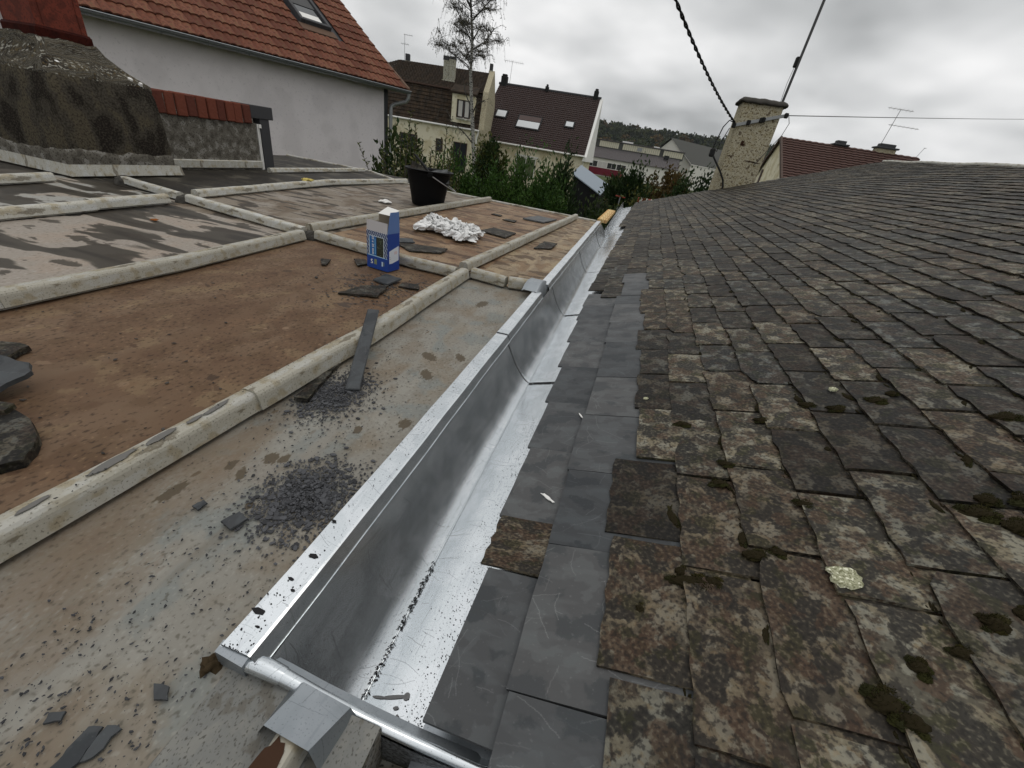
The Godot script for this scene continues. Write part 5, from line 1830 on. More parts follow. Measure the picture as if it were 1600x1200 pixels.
func make_ridge_house() -> void:
	var th := deg_to_rad(18.37)
	var t := thing("red_brown_house", "house with ribbed red-brown roof rising behind the slate ridge", "house", Vector3(sin(th) * 40, GROUND, -cos(th) * 40), deg_to_rad(-2.37))
	var b := MB.new()
	b.box(Vector3(-3.4, 0, -5.6), Vector3(5.0, 3.85, 6.2))
	part(t, "wall", b, M.render_cream)
	b = MB.new()
	b.hexa([Vector3(-3.42, 3.8, 6.2), Vector3(-3.3, 3.8, 6.2), Vector3(-3.3, 3.8, -5.6), Vector3(-3.42, 3.8, -5.6), Vector3(-3.42, 6.95, 0.05), Vector3(-3.3, 6.95, 0.05), Vector3(-3.3, 6.95, -0.05), Vector3(-3.42, 6.95, -0.05)])
	part(t, "gable", b, M.render_cream)
	part(t, "roof_tiles", tiled_plane(Vector3(-3.55, 3.62, 6.5), Vector3(5.1, 3.62, 6.5), Vector3(5.1, 7.0, 0), Vector3(-3.55, 7.05, 0), 0.4, 0.33, 0.03, 0.07), M.red_tile).set_meta("kind", "stuff")
	b = MB.new()
	b.quad(Vector3(5.1, 6.98, 0.0), Vector3(5.1, 3.6, -6.0), Vector3(-3.55, 3.6, -6.0), Vector3(-3.55, 7.03, 0.0))
	part(t, "back_roof", b, M.red_tile)
	b = MB.new()
	b.hexa([Vector3(-3.62, 3.45, 6.5), Vector3(-3.5, 3.45, 6.5), Vector3(-3.5, 6.9, 0), Vector3(-3.62, 6.9, 0), Vector3(-3.62, 3.7, 6.5), Vector3(-3.5, 3.7, 6.5), Vector3(-3.5, 7.12, 0), Vector3(-3.62, 7.12, 0)])
	b.hexa([Vector3(-3.62, 3.45, -6.0), Vector3(-3.5, 3.45, -6.0), Vector3(-3.5, 6.9, -0.01), Vector3(-3.62, 6.9, -0.01), Vector3(-3.62, 3.7, -6.0), Vector3(-3.5, 3.7, -6.0), Vector3(-3.5, 7.12, -0.01), Vector3(-3.62, 7.12, -0.01)])
	part(t, "verge_board", b, M.brown_frame)
	b = MB.new()
	b.box(Vector3(-3.5, 2.6, -2.6), Vector3(-3.42, 5.0, -2.2))
	part(t, "shutter", b, M.brown_shade)
	for q in [[-0.14, 0.66, 6.5, 7.34], [2.45, 3.6, 6.3, 7.52]]:
		var c := Node3D.new()
		c.name = "chimney"
		t.add_child(c, true)
		b = MB.new()
		b.bevel(Vector3(q[0], q[2], -0.5), Vector3(q[1], q[3] - 0.3, 0.2), 0.03)
		part(c, "stack", b, M.plaster if q[0] > 1 else M.charcoal)
		b = MB.new()
		b.bevel(Vector3(q[0] - 0.1, q[3] - 0.3, -0.6), Vector3(q[1] + 0.1, q[3] - 0.2, 0.3), 0.02)
		b.bevel(Vector3(q[0] + 0.1, q[3] - 0.2, -0.4), Vector3(q[1] - 0.1, q[3], 0.1), 0.03)
		part(c, "cap", b, M.charcoal)
	antenna("tv_antenna", "leaning double antenna on red-brown roof's right chimney", t.transform * Vector3(2.62, 7.45, -0.1), 2.05, [[2.05, -0.75, 0.75, 6, 0.14, -0.05], [1.15, -0.2, 1.6, 7, 0.12, -0.05]], deg_to_rad(-2), 0.06)
	antenna("tv_antenna", "bare short antenna rod leaning behind the slate ridge", t.transform * Vector3(4.9, 6.9, 0.0), 0.7, [[0.68, -0.05, 0.12, 1, 0.05, 0.0]], 0.0, 0.35, 0.014)


func make_hall() -> void:
	var t := thing("long_hall", "long low hall with pale clerestory panels and ribbed roof", "hall", Vector3(sin(deg_to_rad(-0.49)) * 150, GROUND, -150), deg_to_rad(0.49))
	var b := MB.new()
	b.box(Vector3(-30, 0, -16), Vector3(12.5, 5.0, 0))
	part(t, "wall", b, M.render_white)
	b = MB.new()
	for i in 85:
		var x := -30.0 + i * 0.5
		b.quad(Vector3(x, 5.05, 0.5), Vector3(x + 0.38, 5.05, 0.5), Vector3(x + 0.38, 7.95, -6.0), Vector3(x, 7.95, -6.0))
		b.quad(Vector3(x + 0.38, 5.05, 0.5), Vector3(x + 0.5, 5.2, 0.5), Vector3(x + 0.5, 8.1, -6.0), Vector3(x + 0.38, 7.95, -6.0))
		b.quad(Vector3(x + 0.5, 5.2, 0.5), Vector3(x + 0.5, 5.05, 0.5), Vector3(x + 0.5, 7.95, -6.0), Vector3(x + 0.5, 8.1, -6.0))
	b.quad(Vector3(-30, 4.85, 0.52), Vector3(12.5, 4.85, 0.52), Vector3(12.5, 5.06, 0.52), Vector3(-30, 5.06, 0.52))
	part(t, "roof", b, M.hall_roof)
	b = MB.new()
	b.box(Vector3(-30, 7.8, -16), Vector3(13.4, 10.0, -6.1))
	part(t, "clerestory_core", b, M.fibre_roof)
	b = MB.new()
	b.box(Vector3(-30, 10.0, -16.5), Vector3(13.6, 10.2, -5.7))
	part(t, "clerestory_roof", b, M.hall_roof)
	for q in [[-28, -17.2], [-15.6, -14.6], [-13.3, -7.1], [-5.8, 5.95], [7.1, 13.1]]:
		var n := int((q[1] - q[0]) / 0.62)
		for i in maxi(n, 1):
			var m := MB.new()
			var w: float = (q[1] - q[0]) / maxi(n, 1)
			m.box(Vector3(q[0] + w * i + 0.03, 8.25, -6.1), Vector3(q[0] + w * (i + 1) - 0.03, 9.85, -6.0))
			part(t, "clerestory_panel", m, M.hall_panel)
	for i in 8:
		window(t, -27 + i * 3.0, -24.1 + i * 3.0, 2.3, 3.95, 0.05, M.white_paint, M.curtain if i in [5, 2] else M.window_dark, "window", true)
	b = MB.new()
	b.box(Vector3(-29, 0.2, 0.0), Vector3(-3.5, 2.2, 0.15))
	part(t, "lower_panel", b, M.crimson)
	b = MB.new()
	b.box(Vector3(-6.3, 10.2, -9), Vector3(-2.9, 10.7, -8))
	b.box(Vector3(3.8, 10.2, -9), Vector3(5.6, 10.6, -8))
	part(t, "roof_vent", b, M.white_paint)
	b = MB.new()
	b.box(Vector3(-1.1, 8.5, -5.98), Vector3(0.4, 9.5, -5.9))
	part(t, "ventilator", b, M.pipe_grey)
	b = MB.new()
	b.box(Vector3(7.5, 7.4, -4.5), Vector3(9.0, 8.5, -4.0))
	part(t, "roof_hatch", b, M.black)
	# gabled barn behind
	t = thing("gabled_barn", "grey-roofed barn with white gable beyond the long hall", "barn", Vector3(sin(deg_to_rad(-0.49)) * 170, GROUND, -170), deg_to_rad(0.49))
	var A := Vector3(9.4, 14.2, -2)
	var L := Vector3(3.6, 8.0, -9)
	var R := Vector3(17.3, 7.6, 5)
	var B := Vector3(44, 14.5, -40)
	var RB := Vector3(52, 7.6, -33)
	b = MB.new()
	b.fquad(R + Vector3(-0.4, -0.4, 0.6), RB, B, A + Vector3(-0.6, 0.3, 0.4), Vector3(20, 0, -30))
	b.fquad(A + Vector3(-0.6, 0.3, 0.4), B, B + Vector3(-12, -6, -8), L + Vector3(-0.6, 0.2, 0), Vector3(20, 0, -30))
	part(t, "roof", b, M.fibre_roof)
	b = MB.new()
	b.ftri(A, L, R, Vector3(20, 0, -30))
	b.fquad(L, R, Vector3(R.x, 0, R.z), Vector3(L.x, 0, L.z), Vector3(20, 0, -30))
	b.fquad(R, RB, Vector3(RB.x, 0, RB.z), Vector3(R.x, 0, R.z), Vector3(20, 0, -30))
	part(t, "wall", b, M.render_white)
	for q in [[0.45, 0.55, 0.3], [0.62, 0.72, 0.3], [0.8, 0.9, 0.35]]:
		b = MB.new()
		var up := Vector3(0, 0.12, 0)
		b.quad(R.lerp(RB, q[0]).lerp(A.lerp(B, q[0]), q[2]) + up, R.lerp(RB, q[1]).lerp(A.lerp(B, q[1]), q[2]) + up, R.lerp(RB, q[1]).lerp(A.lerp(B, q[1]), q[2] + 0.2) + up, R.lerp(RB, q[0]).lerp(A.lerp(B, q[0]), q[2] + 0.2) + up)
		part(t, "skylight", b, M.white_paint)


func make_plaster_chimney() -> void:
	var t := thing("plaster_chimney", "tall flaking cream plaster chimney at the slate roof's far edge", "chimney", Vector3(1.905, 0.35, -10.45))
	var f := FastNoiseLite.new()
	f.seed = 31
	f.frequency = 1.2
	f.fractal_octaves = 3
	var b := MB.new()
	b.sheet(square_loft([[0.375, 0.25, -0.2, 0.0], [0.375, 0.25, 0.2, 0.0], [0.372, 0.25, 0.6, 0.0], [0.372, 0.25, 1.0, 0.0], [0.368, 0.25, 1.35, 0.0], [0.365, 0.25, 1.60, 0.0], [0.30, 0.2, 1.605, 0.0]], Vector2.ZERO, 16, f, 0.015))
	part(t, "stack", b, M.plaster)
	b = MB.new()
	b.sheet(square_loft([[0.36, 0.25, 1.585, 0.0], [0.425, 0.30, 1.592, 0.02], [0.43, 0.305, 1.625, 0.05], [0.40, 0.28, 1.66, 0.1], [0.36, 0.25, 1.675, 0.1], [0.05, 0.05, 1.68, 0.0]], Vector2.ZERO, 14, f, 0.04))
	part(t, "cap", b, M.tar)
	for q in [[-0.13, 0.94, 0.030, 0.045], [-0.10, 0.915, 0.02, 0.02], [0.14, 0.66, 0.10, 0.010], [0.24, 0.652, 0.09, 0.008], [-0.27, 0.70, 0.045, 0.008]]:
		b = MB.new()
		var poly := PackedVector2Array()
		for i in 12:
			var a := TAU * i / 12.0
			poly.append(Vector2(cos(a) * q[2], sin(a) * q[3]) * (1.0 + 0.45 * f.get_noise_2d(cos(a) * 2.0 + q[0] * 30.0, sin(a) * 2.0)))
		b.plate(poly, -0.01, 0.004, Transform3D(Basis(Vector3(1, 0, 0), PI / 2), Vector3(q[0], q[1], 0.252)))
		part(t, "broken_plaster", b, M.rust)
	# metal strap with the cable grips
	b = MB.new()
	var q0 := Vector3(-0.395, 1.205, 0.285)
	var q1 := Vector3(0.46, 1.475, 0.285)
	var X := (q1 - q0).normalized()
	b.bevel(Vector3(0, -0.028, -0.012), Vector3((q1 - q0).length(), 0.028, 0.012), 0.005, Transform3D(Basis(X, Vector3(0, 0, 1).cross(X), Vector3(0, 0, 1)), q0))
	part(t, "strap", b, M.pipe_grey)
	for u in [0.0, 0.28, 0.52, 0.56, 0.98]:
		b = MB.new()
		var p := q0.lerp(q1, u)
		b.bevel(p + Vector3(-0.035, -0.045, -0.02), p + Vector3(0.035, 0.04, 0.035), 0.012)
		part(t, "clamp", b, M.wire)
	# antenna mast standing on it
	var m := thing("mast", "tall thin grey mast rising from the plaster chimney", "mast", Vector3(2.27, 1.9, -10.55))
	b = MB.new()
	b.tube([Vector3(0, -0.4, 0), Vector3(0.03, 3.2, 0.1)], [0.024], 8)
	part(m, "pole", b, M.dark_steel)
	b = MB.new()
	b.bevel(Vector3(-0.055, 0.70, -0.03), Vector3(0.02, 0.86, 0.05), 0.012)
	part(m, "clamp", b, M.wire)
	b = MB.new()
	b.tube([Vector3(-0.03, 0.1, 0.03), Vector3(-0.05, 0.45, 0.04), Vector3(-0.03, 0.72, 0.03)], [0.004], 4)
	part(m, "guy_wire", b, M.dark_steel)
	# twisted supply cable coming down to the strap
	var c := thing("twisted_cable", "black twisted supply cable sloping down to the plaster chimney", "cable", Vector3.ZERO)
	var s0 := Vector3(1.50, 1.60, -10.16)
	var s1 := Vector3(-1.6, 3.40, -3.4)
	for k in 2:
		b = MB.new()
		var pts := []
		for i in 181:
			var u := i / 180.0
			var p := s0.lerp(s1, u) + Vector3(0, -0.22 * 4.0 * u * (1.0 - u), 0)
			var a := u * TAU * 21.0 + PI * k
			pts.append(p + Vector3(cos(a), sin(a) * 0.9, sin(a) * 0.4) * 0.0125)
		b.tube(pts, [0.0115], 6)
		part(c, "strand", b, M.wire)
	b = MB.new()
	b.tube([s0, Vector3(1.40, 1.62, -10.15), Vector3(1.33, 1.5, -10.15), Vector3(1.29, 1.25, -10.15), Vector3(1.27, 1.08, -10.15)], [0.011], 6)
	part(c, "loop", b, M.wire)
	b = MB.new()
	b.tube([Vector3(1.45, 1.5, -10.15), Vector3(1.38, 1.25, -10.14), Vector3(1.36, 1.08, -10.14)], [0.008], 6)
	part(c, "loop", b, M.wire)
	b = MB.new()
	b.tube([Vector3(1.27, 1.1, -10.15), Vector3(1.33, 1.0, -10.14), Vector3(1.44, 0.88, -10.13), Vector3(1.56, 0.75, -10.12), Vector3(1.66, 0.62, -10.12), Vector3(1.70, 0.52, -10.12), Vector3(1.71, 0.40, -10.12)], [0.017], 8)
	part(c, "lead_in", b, M.wire)
	b = MB.new()
	b.bevel(Vector3(1.24, 0.98, -10.19), Vector3(1.34, 1.13, -10.11), 0.02)
	part(c, "junction_box", b, M.wire)
	c = thing("overhead_wire", "thin straight wire leaving the chimney strap to the right", "cable", Vector3.ZERO)
	b = MB.new()
	var e0 := Vector3(2.38, 1.82, -10.12)
	var e1 := Vector3(15.3, 4.9, -25.9)
	var pts2 := []
	for i in 25:
		var u := i / 12.0
		pts2.append(e0 + (e1 - e0) * u + Vector3(0, -0.05 * u * (2.0 - u), 0))
	b.tube(pts2, [0.008], 5)
	part(c, "wire", b, M.dark_steel)
	b = MB.new()
	b.tube([e0, Vector3(2.44, 1.7, -10.12), Vector3(2.40, 1.5, -10.14), Vector3(2.25, 1.2, -10.16), Vector3(2.12, 0.95, -10.17)], [0.006], 5)
	part(c, "drop_lead", b, M.dark_steel)


# ---------------------------------------------------------------- garden
func tuft(m: MB, c: Vector3, r: Vector3, n: int, clumps: int, l: float, w: float, cols: Array, up: float, R: RandomNumberGenerator) -> void:
	var cc := []
	for i in clumps:
		var d := Vector3(R.randfn(), R.randfn(), R.randfn()).normalized() * pow(R.randf(), 0.35)
		cc.append([c + d * r, R.randf_range(0.16, 0.34), R.randf()])
	for i in n:
		var k: Array = cc[R.randi() % clumps]
		var d := Vector3(R.randfn(), R.randfn(), R.randfn())
		var p: Vector3 = k[0] + d * r * k[1] * 0.55
		if p.y < GROUND + 0.05: continue
		var out := (p - c).normalized()
		var dir := (out * 0.7 + Vector3(R.randfn(), R.randfn(), R.randfn()) * 0.5 + Vector3(0, up, 0)).normalized()
		var a: Color = cols[int(k[2] * cols.size()) % cols.size()]
		var b: Color = cols[R.randi() % cols.size()]
		m.tint = a.lerp(b, R.randf() * 0.6) * R.randf_range(0.75, 1.2)
		var s := R.randf_range(0.7, 1.25)
		m.leaf(p, dir, Vector3(R.randfn(), R.randfn(), R.randfn()).cross(dir).normalized(), l * s, w * s)


func shrub(called: String, label: String, at: Vector3, top: float, rad: Vector2, n: int, l: float, w: float, cols: Array, up: float, sd: int, group := "", clumps := 60) -> Node3D:
	var R := RandomNumberGenerator.new()
	R.seed = sd
	var t := thing(called, label, "shrub" if called.ends_with("shrub") else "tree", Vector3(at.x, GROUND, at.z), 0.0, group)
	var b := MB.new()
	b.colored = true
	var h := top - GROUND
	var depth := minf(h * 0.5, 1.5)
	tuft(b, Vector3(0, h - depth * 0.95, 0) + Vector3(0, GROUND, 0), Vector3(rad.x, depth, rad.y), n, clumps, l, w, cols, up, R)
	tuft(b, Vector3(0, GROUND + (h - depth) * 0.5, 0), Vector3(rad.x * 0.9, (h - depth) * 0.55, rad.y * 0.9), n / 5, clumps / 3, l * 1.5, w * 1.5, cols, up, R)
	var o := part(t, "crown", b, M.leaf)
	o.position.y = -GROUND
	b = MB.new()
	for i in 5:
		var e := Vector3(R.randf_range(-0.6, 0.6) * rad.x, h - depth * R.randf_range(0.6, 1.1), R.randf_range(-0.6, 0.6) * rad.y)
		b.tube([Vector3(e.x * 0.15, 0, e.z * 0.15), Vector3(e.x * 0.5, h * 0.4, e.z * 0.5), e], [0.05, 0.035, 0.012], 6)
	part(t, "stem", b, M.bark)
	return t


func make_garden() -> void:
	var dark := [Color(0.022, 0.040, 0.012), Color(0.030, 0.052, 0.015), Color(0.018, 0.034, 0.011)]
	var bright := [Color(0.040, 0.085, 0.018), Color(0.030, 0.066, 0.016), Color(0.052, 0.100, 0.022)]
	var olive := [Color(0.070, 0.082, 0.020), Color(0.045, 0.062, 0.018), Color(0.10, 0.10, 0.028)]
	var rusty := [Color(0.075, 0.050, 0.018), Color(0.050, 0.045, 0.016), Color(0.10, 0.065, 0.022)]
	# soft green conifers along the far edge of the flat roof
	for q in [[-3.05, -7.3, 0.0, "leftmost soft green conifer of the row behind the bucket"], [-2.52, -7.55, 0.14, "second soft green conifer of the row, behind the bucket's right"], [-1.98, -7.75, 0.20, "third soft green conifer, tallest in the row behind flat roof"], [-1.50, -7.9, 0.16, "fourth soft green conifer, right end of the feathery row"]]:
		shrub("feathery_shrub", q[3], Vector3(q[0], 0, q[1]), q[2], Vector2(0.50, 0.45), 20000, 0.075, 0.030, bright, 0.3, int(q[0] * -1000), "feathery conifers behind the flat roof", 130)
	shrub("conifer_shrub", "dark green conifer right of the feathery row", Vector3(-1.40, 0, -8.7), 0.22, Vector2(0.42, 0.45), 11000, 0.11, 0.035, dark, 0.5, 91, "", 90)
	shrub("garden_shrub", "low dark green bush below the plank, beyond the roof edge", Vector3(-0.55, 0, -9.6), -0.32, Vector2(0.85, 0.6), 13000, 0.085, 0.045, dark + [olive[1]], 0.2, 92, "", 80)
	shrub("round_tree", "round dark green tree in front of the long hall", Vector3(-0.15, 0, -14.0), 0.62, Vector2(0.66, 0.6), 10000, 0.13, 0.055, dark, 0.4, 93)
	shrub("autumn_shrub", "rust-brown bush left of the round dark tree", Vector3(-0.75, 0, -18.5), -0.15, Vector2(0.6, 0.6), 9000, 0.13, 0.07, rusty + [olive[1]], 0.2, 94)
	shrub("autumn_shrub", "rust-brown bush between round tree and dark shrub", Vector3(1.15, 0, -17.6), 0.5, Vector2(0.95, 0.8), 10000, 0.13, 0.07, rusty, 0.2, 95)
	shrub("leafy_shrub", "dark green shrub beside the foot of the plaster chimney", Vector3(1.55, 0, -13.9), 0.52, Vector2(0.8, 0.6), 10000, 0.11, 0.06, dark, 0.5, 96)
	shrub("garden_shrub", "olive green bush behind the clothes post", Vector3(0.1, 0, -12.2), -0.3, Vector2(0.9, 0.5), 10000, 0.09, 0.045, olive + dark, 0.2, 97, "", 80)
	shrub("climbing_shrub", "ivy-like bush between cream house and feathery conifers", Vector3(-7.0, 0, -21.5), 0.5, Vector2(0.95, 0.8), 7000, 0.16, 0.10, olive + dark, 0.3, 98)
	shrub("wall_shrub", "dark bush beside the pale rendered house corner", Vector3(-4.35, 0, -8.0), 0.35, Vector2(0.55, 0.6), 6000, 0.10, 0.05, dark + [olive[1]], 0.4, 99)
	# laurel with long upright shoots
	var R := RandomNumberGenerator.new()
	R.seed = 404
	var t := thing("laurel_shrub", "yellow-green laurel with tall upright shoots behind the bucket", "shrub", Vector3(-2.95, GROUND, -5.95))
	var b := MB.new()
	b.colored = true
	var st := MB.new()
	for i in 46:
		var e := Vector3(R.randf_range(-0.62, 0.62), 0, R.randf_range(-0.35, 0.3))
		var top := R.randf_range(2.9, 3.5)
		if i < 9:
			e.x = [-0.50, -0.28, -0.12, 0.02, 0.14, 0.34, 0.44, -0.38, 0.24][i]
			top = [3.45, 3.5, 3.75, 3.62, 3.5, 3.66, 3.55, 3.35, 3.4][i]
		var lean := Vector3(R.randf_range(-0.08, 0.08), 0, R.randf_range(-0.08, 0.08))
		if i == 9: e.x = -0.62; lean = Vector3(-0.28, 0, 0.1); top = 3.28
		var pts := [e * 0.4, e * 0.8 + Vector3(0, 1.6, 0), e + Vector3(0, top - 0.7, 0), e + lean + Vector3(0, top, 0)]
		st.tube(pts, [0.016, 0.012, 0.008, 0.003], 5)
		for j in 60:
			var u := j / 59.0
			var p: Vector3 = pts[1].lerp(pts[2], u * 2.0) if u < 0.5 else pts[2].lerp(pts[3], u * 2.0 - 1.0)
			var a := j * 2.4 + i
			var d := Vector3(cos(a), R.randf_range(0.3, 1.1), sin(a)).normalized()
			b.tint = olive[R.randi() % 3].lerp([dark[1], Color(0.13, 0.13, 0.03)][R.randi() % 2], R.randf() * 0.7)
			var s := R.randf_range(0.6, 1.1) * (1.0 - 0.35 * u)
			b.leaf(p, d, Vector3(-sin(a), 0.4, cos(a)).cross(d).normalized(), 0.10 * s, 0.042 * s)
	part(t, "foliage", b, M.leaf)
	part(t, "stem", st, M.bark)
	# small shrub at the left edge of the picture
	t = thing("bare_shrub", "bare twiggy shrub with few yellow leaves left of the chimney", "shrub", Vector3(-6.2, GROUND, -3.55))
	b = MB.new()
	b.colored = true
	st = MB.new()
	for i in 14:
		var e := Vector3(R.randf_range(-0.6, 0.6), R.randf_range(3.4, 4.35), R.randf_range(-0.4, 0.4))
		var m := Vector3(e.x * 0.3, 2.6, e.z * 0.3)
		st.tube([Vector3(0, 0, 0), m, m.lerp(e, 0.6) + Vector3(0, 0.1, 0), e], [0.02, 0.012, 0.007, 0.003], 5)
		for j in 10:
			b.tint = Color(0.15, 0.15, 0.03).lerp(Color(0.07, 0.08, 0.02), R.randf())
			b.leaf(m.lerp(e, R.randf_range(0.0, 0.5)), Vector3(R.randfn(), R.randfn(), R.randfn()).normalized(), Vector3.UP, 0.09, 0.05)
	part(t, "foliage", b, M.leaf)
	part(t, "stem", st, M.bark)

	# birch
	t = thing("birch_tree", "slender birch with thin drooping twigs rising over the houses", "tree", Vector3(-10.1, GROUND, -28.2))
	var o := Vector3(-10.1, GROUND, -28.2)
	var trunk := [Vector3(0, 0, 0), Vector3(-0.15, 2.2, 0), Vector3(-0.5, 4.6, 0.1), Vector3(-0.82, 6.9, 0.2), Vector3(-0.86, 8.5, 0.22), Vector3(-1.1, 10.1, 0.3), Vector3(-1.35, 11.6, 0.3), Vector3(-1.45, 13.0, 0.3)]
	b = MB.new()
	b.tube(trunk, [0.15, 0.13, 0.11, 0.09, 0.075, 0.055, 0.035, 0.015], 10)
	part(t, "trunk", b, M.birch)
	var limbs := [
		[Vector3(-0.82, 6.9, 0.2), Vector3(-1.05, 7.3, 0.25), Vector3(-1.6, 7.55, 0.4), Vector3(-2.3, 7.9, 0.6), Vector3(-2.7, 8.6, 0.6)],
		[Vector3(-0.84, 8.2, 0.2), Vector3(-1.3, 8.9, 0.2), Vector3(-1.9, 9.6, 0.1), Vector3(-2.3, 10.1, 0)],
		[Vector3(-0.86, 8.4, 0.2), Vector3(-0.4, 8.9, 0.5), Vector3(-0.05, 8.75, 0.8), Vector3(0.15, 8.2, 0.9)],
		[Vector3(-0.95, 9.3, 0.2), Vector3(-0.5, 10.0, -0.2), Vector3(-0.15, 10.5, -0.5)],
		[Vector3(-1.0, 9.7, 0.2), Vector3(-1.6, 10.6, 0.4), Vector3(-1.9, 11.4, 0.6)],
		[Vector3(-1.1, 10.1, 0.3), Vector3(-0.7, 11.0, 0.5), Vector3(-0.4, 11.8, 0.7)],
		[Vector3(-1.3, 11.2, 0.3), Vector3(-1.7, 12.2, 0.1), Vector3(-1.9, 12.9, 0.0)],
		[Vector3(-0.9, 7.6, 0.2), Vector3(-1.5, 8.3, -0.4), Vector3(-2.0, 9.0, -0.8), Vector3(-2.6, 9.3, -1.0)],
		[Vector3(-0.85, 8.0, 0.2), Vector3(-0.3, 8.6, -0.5), Vector3(0.0, 9.3, -0.9)],
		[Vector3(-0.35, 3.4, 0.1), Vector3(-0.8, 3.9, 0.5), Vector3(-1.5, 4.3, 0.7), Vector3(-2.0, 5.0, 0.8)],
		[Vector3(-0.55, 4.9, 0.1), Vector3(-0.2, 5.5, 0.4), Vector3(0.35, 5.7, 0.6)],
		[Vector3(-0.6, 5.2, 0.1), Vector3(-1.0, 5.9, 0.3), Vector3(-1.15, 6.5, 0.4)]]
	for i in 30:
		var hh := R.randf_range(6.9, 12.0)
		var k0 := 0
		while trunk[k0 + 1].y < hh: k0 += 1
		var s0: Vector3 = trunk[k0].lerp(trunk[k0 + 1], (hh - trunk[k0].y) / (trunk[k0 + 1].y - trunk[k0].y))
		var a := i * 2.4 + R.randf_range(-0.4, 0.4)
		var ln := R.randf_range(1.1, 2.1) * (1.0 - (hh - 6.9) / 9.0)
		var dd := Vector3(cos(a), R.randf_range(0.35, 0.8), sin(a))
		limbs.append([s0, s0 + dd * ln * 0.45, s0 + dd * ln * 0.8 + Vector3(0, -0.05, 0), s0 + dd * ln + Vector3(cos(a) * 0.15, -0.25, sin(a) * 0.15)])
	for l in limbs:
		b = MB.new()
		b.tube(l, [0.045, 0.030, 0.020, 0.012, 0.008] if l in limbs.slice(0, 12) else [0.024, 0.016, 0.011, 0.006], 6)
		part(t, "limb", b, M.twig)
	var tw := MB.new()
	b = MB.new()
	b.colored = true
	for i in 1700:
		var k := R.randi() % (limbs.size() + 3)
		var path: Array = limbs[k] if k < limbs.size() else trunk.slice(4)
		if k >= 9 and k < 12 and R.randf() < 0.75: continue
		var u := sqrt(R.randf()) * (path.size() - 1.001)
		var p: Vector3 = path[int(u)].lerp(path[int(u) + 1], u - int(u))
		var d := Vector3(R.randfn(), R.randf_range(0.1, 0.9), R.randfn()).normalized()
		var len := R.randf_range(0.35, 1.25)
		var q := p + d * len * 0.5
		var e := q + Vector3(d.x * 0.2, -R.randf_range(0.15, 0.75), d.z * 0.2) * len
		tw.tube([p, q, q.lerp(e, 0.5) + Vector3(d.x, 0.1, d.z) * 0.04, e], [0.010, 0.008, 0.006, 0.004], 3, false)
		for j in 7:
			var v := R.randf()
			var at := (p.lerp(q, v * 2.0) if v < 0.5 else q.lerp(e, v * 2.0 - 1.0)) + Vector3(R.randfn(), R.randfn(), R.randfn()) * 0.03
			b.tint = Color(0.06, 0.054, 0.04).lerp(Color(0.11, 0.10, 0.06), R.randf())
			b.leaf(at, Vector3(R.randfn(), -1.0, R.randfn()).normalized(), Vector3(R.randfn(), 0.1, R.randfn()).normalized(), R.randf_range(0.05, 0.09), 0.04)
	part(t, "twigs", tw, M.twig).set_meta("kind", "stuff")
	part(t, "leaves", b, M.leaf).set_meta("kind", "stuff")

	# wood on the hill
	var tree := MB.new()
	tree.colored = true
	var white := [Color(0.9, 0.9, 0.9), Color(0.65, 0.65, 0.65), Color(1.15, 1.15, 1.15)]
	R.seed = 9
	for i in 260:
		var d := Vector3(R.randfn(), R.randfn(), R.randfn()).normalized() * pow(R.randf(), 0.3)
		var p := Vector3(d.x * 3.6, 7.0 + d.y * 5.0, d.z * 3.6) * R.randf_range(0.85, 1.1)
		tree.tint = white[R.randi() % 3]
		tree.leaf(p, (d + Vector3(R.randfn(), R.randfn(), R.randfn()) * 0.5).normalized(), Vector3(R.randfn(), R.randfn(), R.randfn()).normalized(), 2.2, 1.6)
	tree.tint = Color(0.5, 0.45, 0.4)
	tree.tube([Vector3.ZERO, Vector3(0, 7, 0)], [0.35, 0.2], 5)
	var where := []
	var colors := []
	for i in 2600:
		var a := deg_to_rad(R.randf_range(-16.0, 14.0) if i < 1500 else R.randf_range(-65.0, 60.0))
		var u := R.randf()
		var r := lerpf(325.0, 570.0, u)
		var y := GROUND - 1.5 + 31.0 * smoothstep(0.0, 0.75, u * 245.0 / 290.0)
		var s := R.randf_range(0.7, 1.25)
		where.append(Transform3D(Basis(Vector3.UP, R.randf() * TAU).scaled(Vector3(s * 1.25, s * R.randf_range(0.65, 1.0), s * 1.25)), Vector3(sin(a) * r, y, -cos(a) * r)))
		var c := Color(0.030, 0.042, 0.014).lerp(Color(0.062, 0.066, 0.02), R.randf())
		if R.randf() < 0.12: c = c.lerp(Color(0.11, 0.065, 0.02), 0.8)
		colors.append(c)
	var wood := many(self, "hillside_wood", tree.mesh(), M.leaf_far, where, colors)
	tag(wood, "dark autumn wood covering the hill on the skyline", "wood")

	# small things beyond the roof edge
	t = thing("shed", "small shed with pale blue-grey sheet roof sloping among the bushes", "shed", Vector3(-1.75, GROUND, -16.0))
	b = MB.new()
	b.hexa([Vector3(-0.35, 3.10, 0.9), Vector3(0.72, 2.62, 0.9), Vector3(0.86, 2.90, -0.3), Vector3(-0.25, 3.36, -0.3), Vector3(-0.35, 3.13, 0.9), Vector3(0.72, 2.65, 0.9), Vector3(0.86, 2.93, -0.3), Vector3(-0.25, 3.39, -0.3)])
	part(t, "roof", b, M.sheet_roof)
	b = MB.new()
	b.hexa([Vector3(-0.28, 0, 0.8), Vector3(0.65, 0, 0.8), Vector3(0.78, 0, -0.25), Vector3(-0.2, 0, -0.25), Vector3(-0.28, 3.06, 0.8), Vector3(0.65, 2.64, 0.8), Vector3(0.78, 2.86, -0.25), Vector3(-0.2, 3.32, -0.25)])
	part(t, "wall", b, M.black)
	t = thing("clothes_post", "small red T-shaped post beyond the gutter's far end", "post", Vector3(-0.34, GROUND, -13.4))
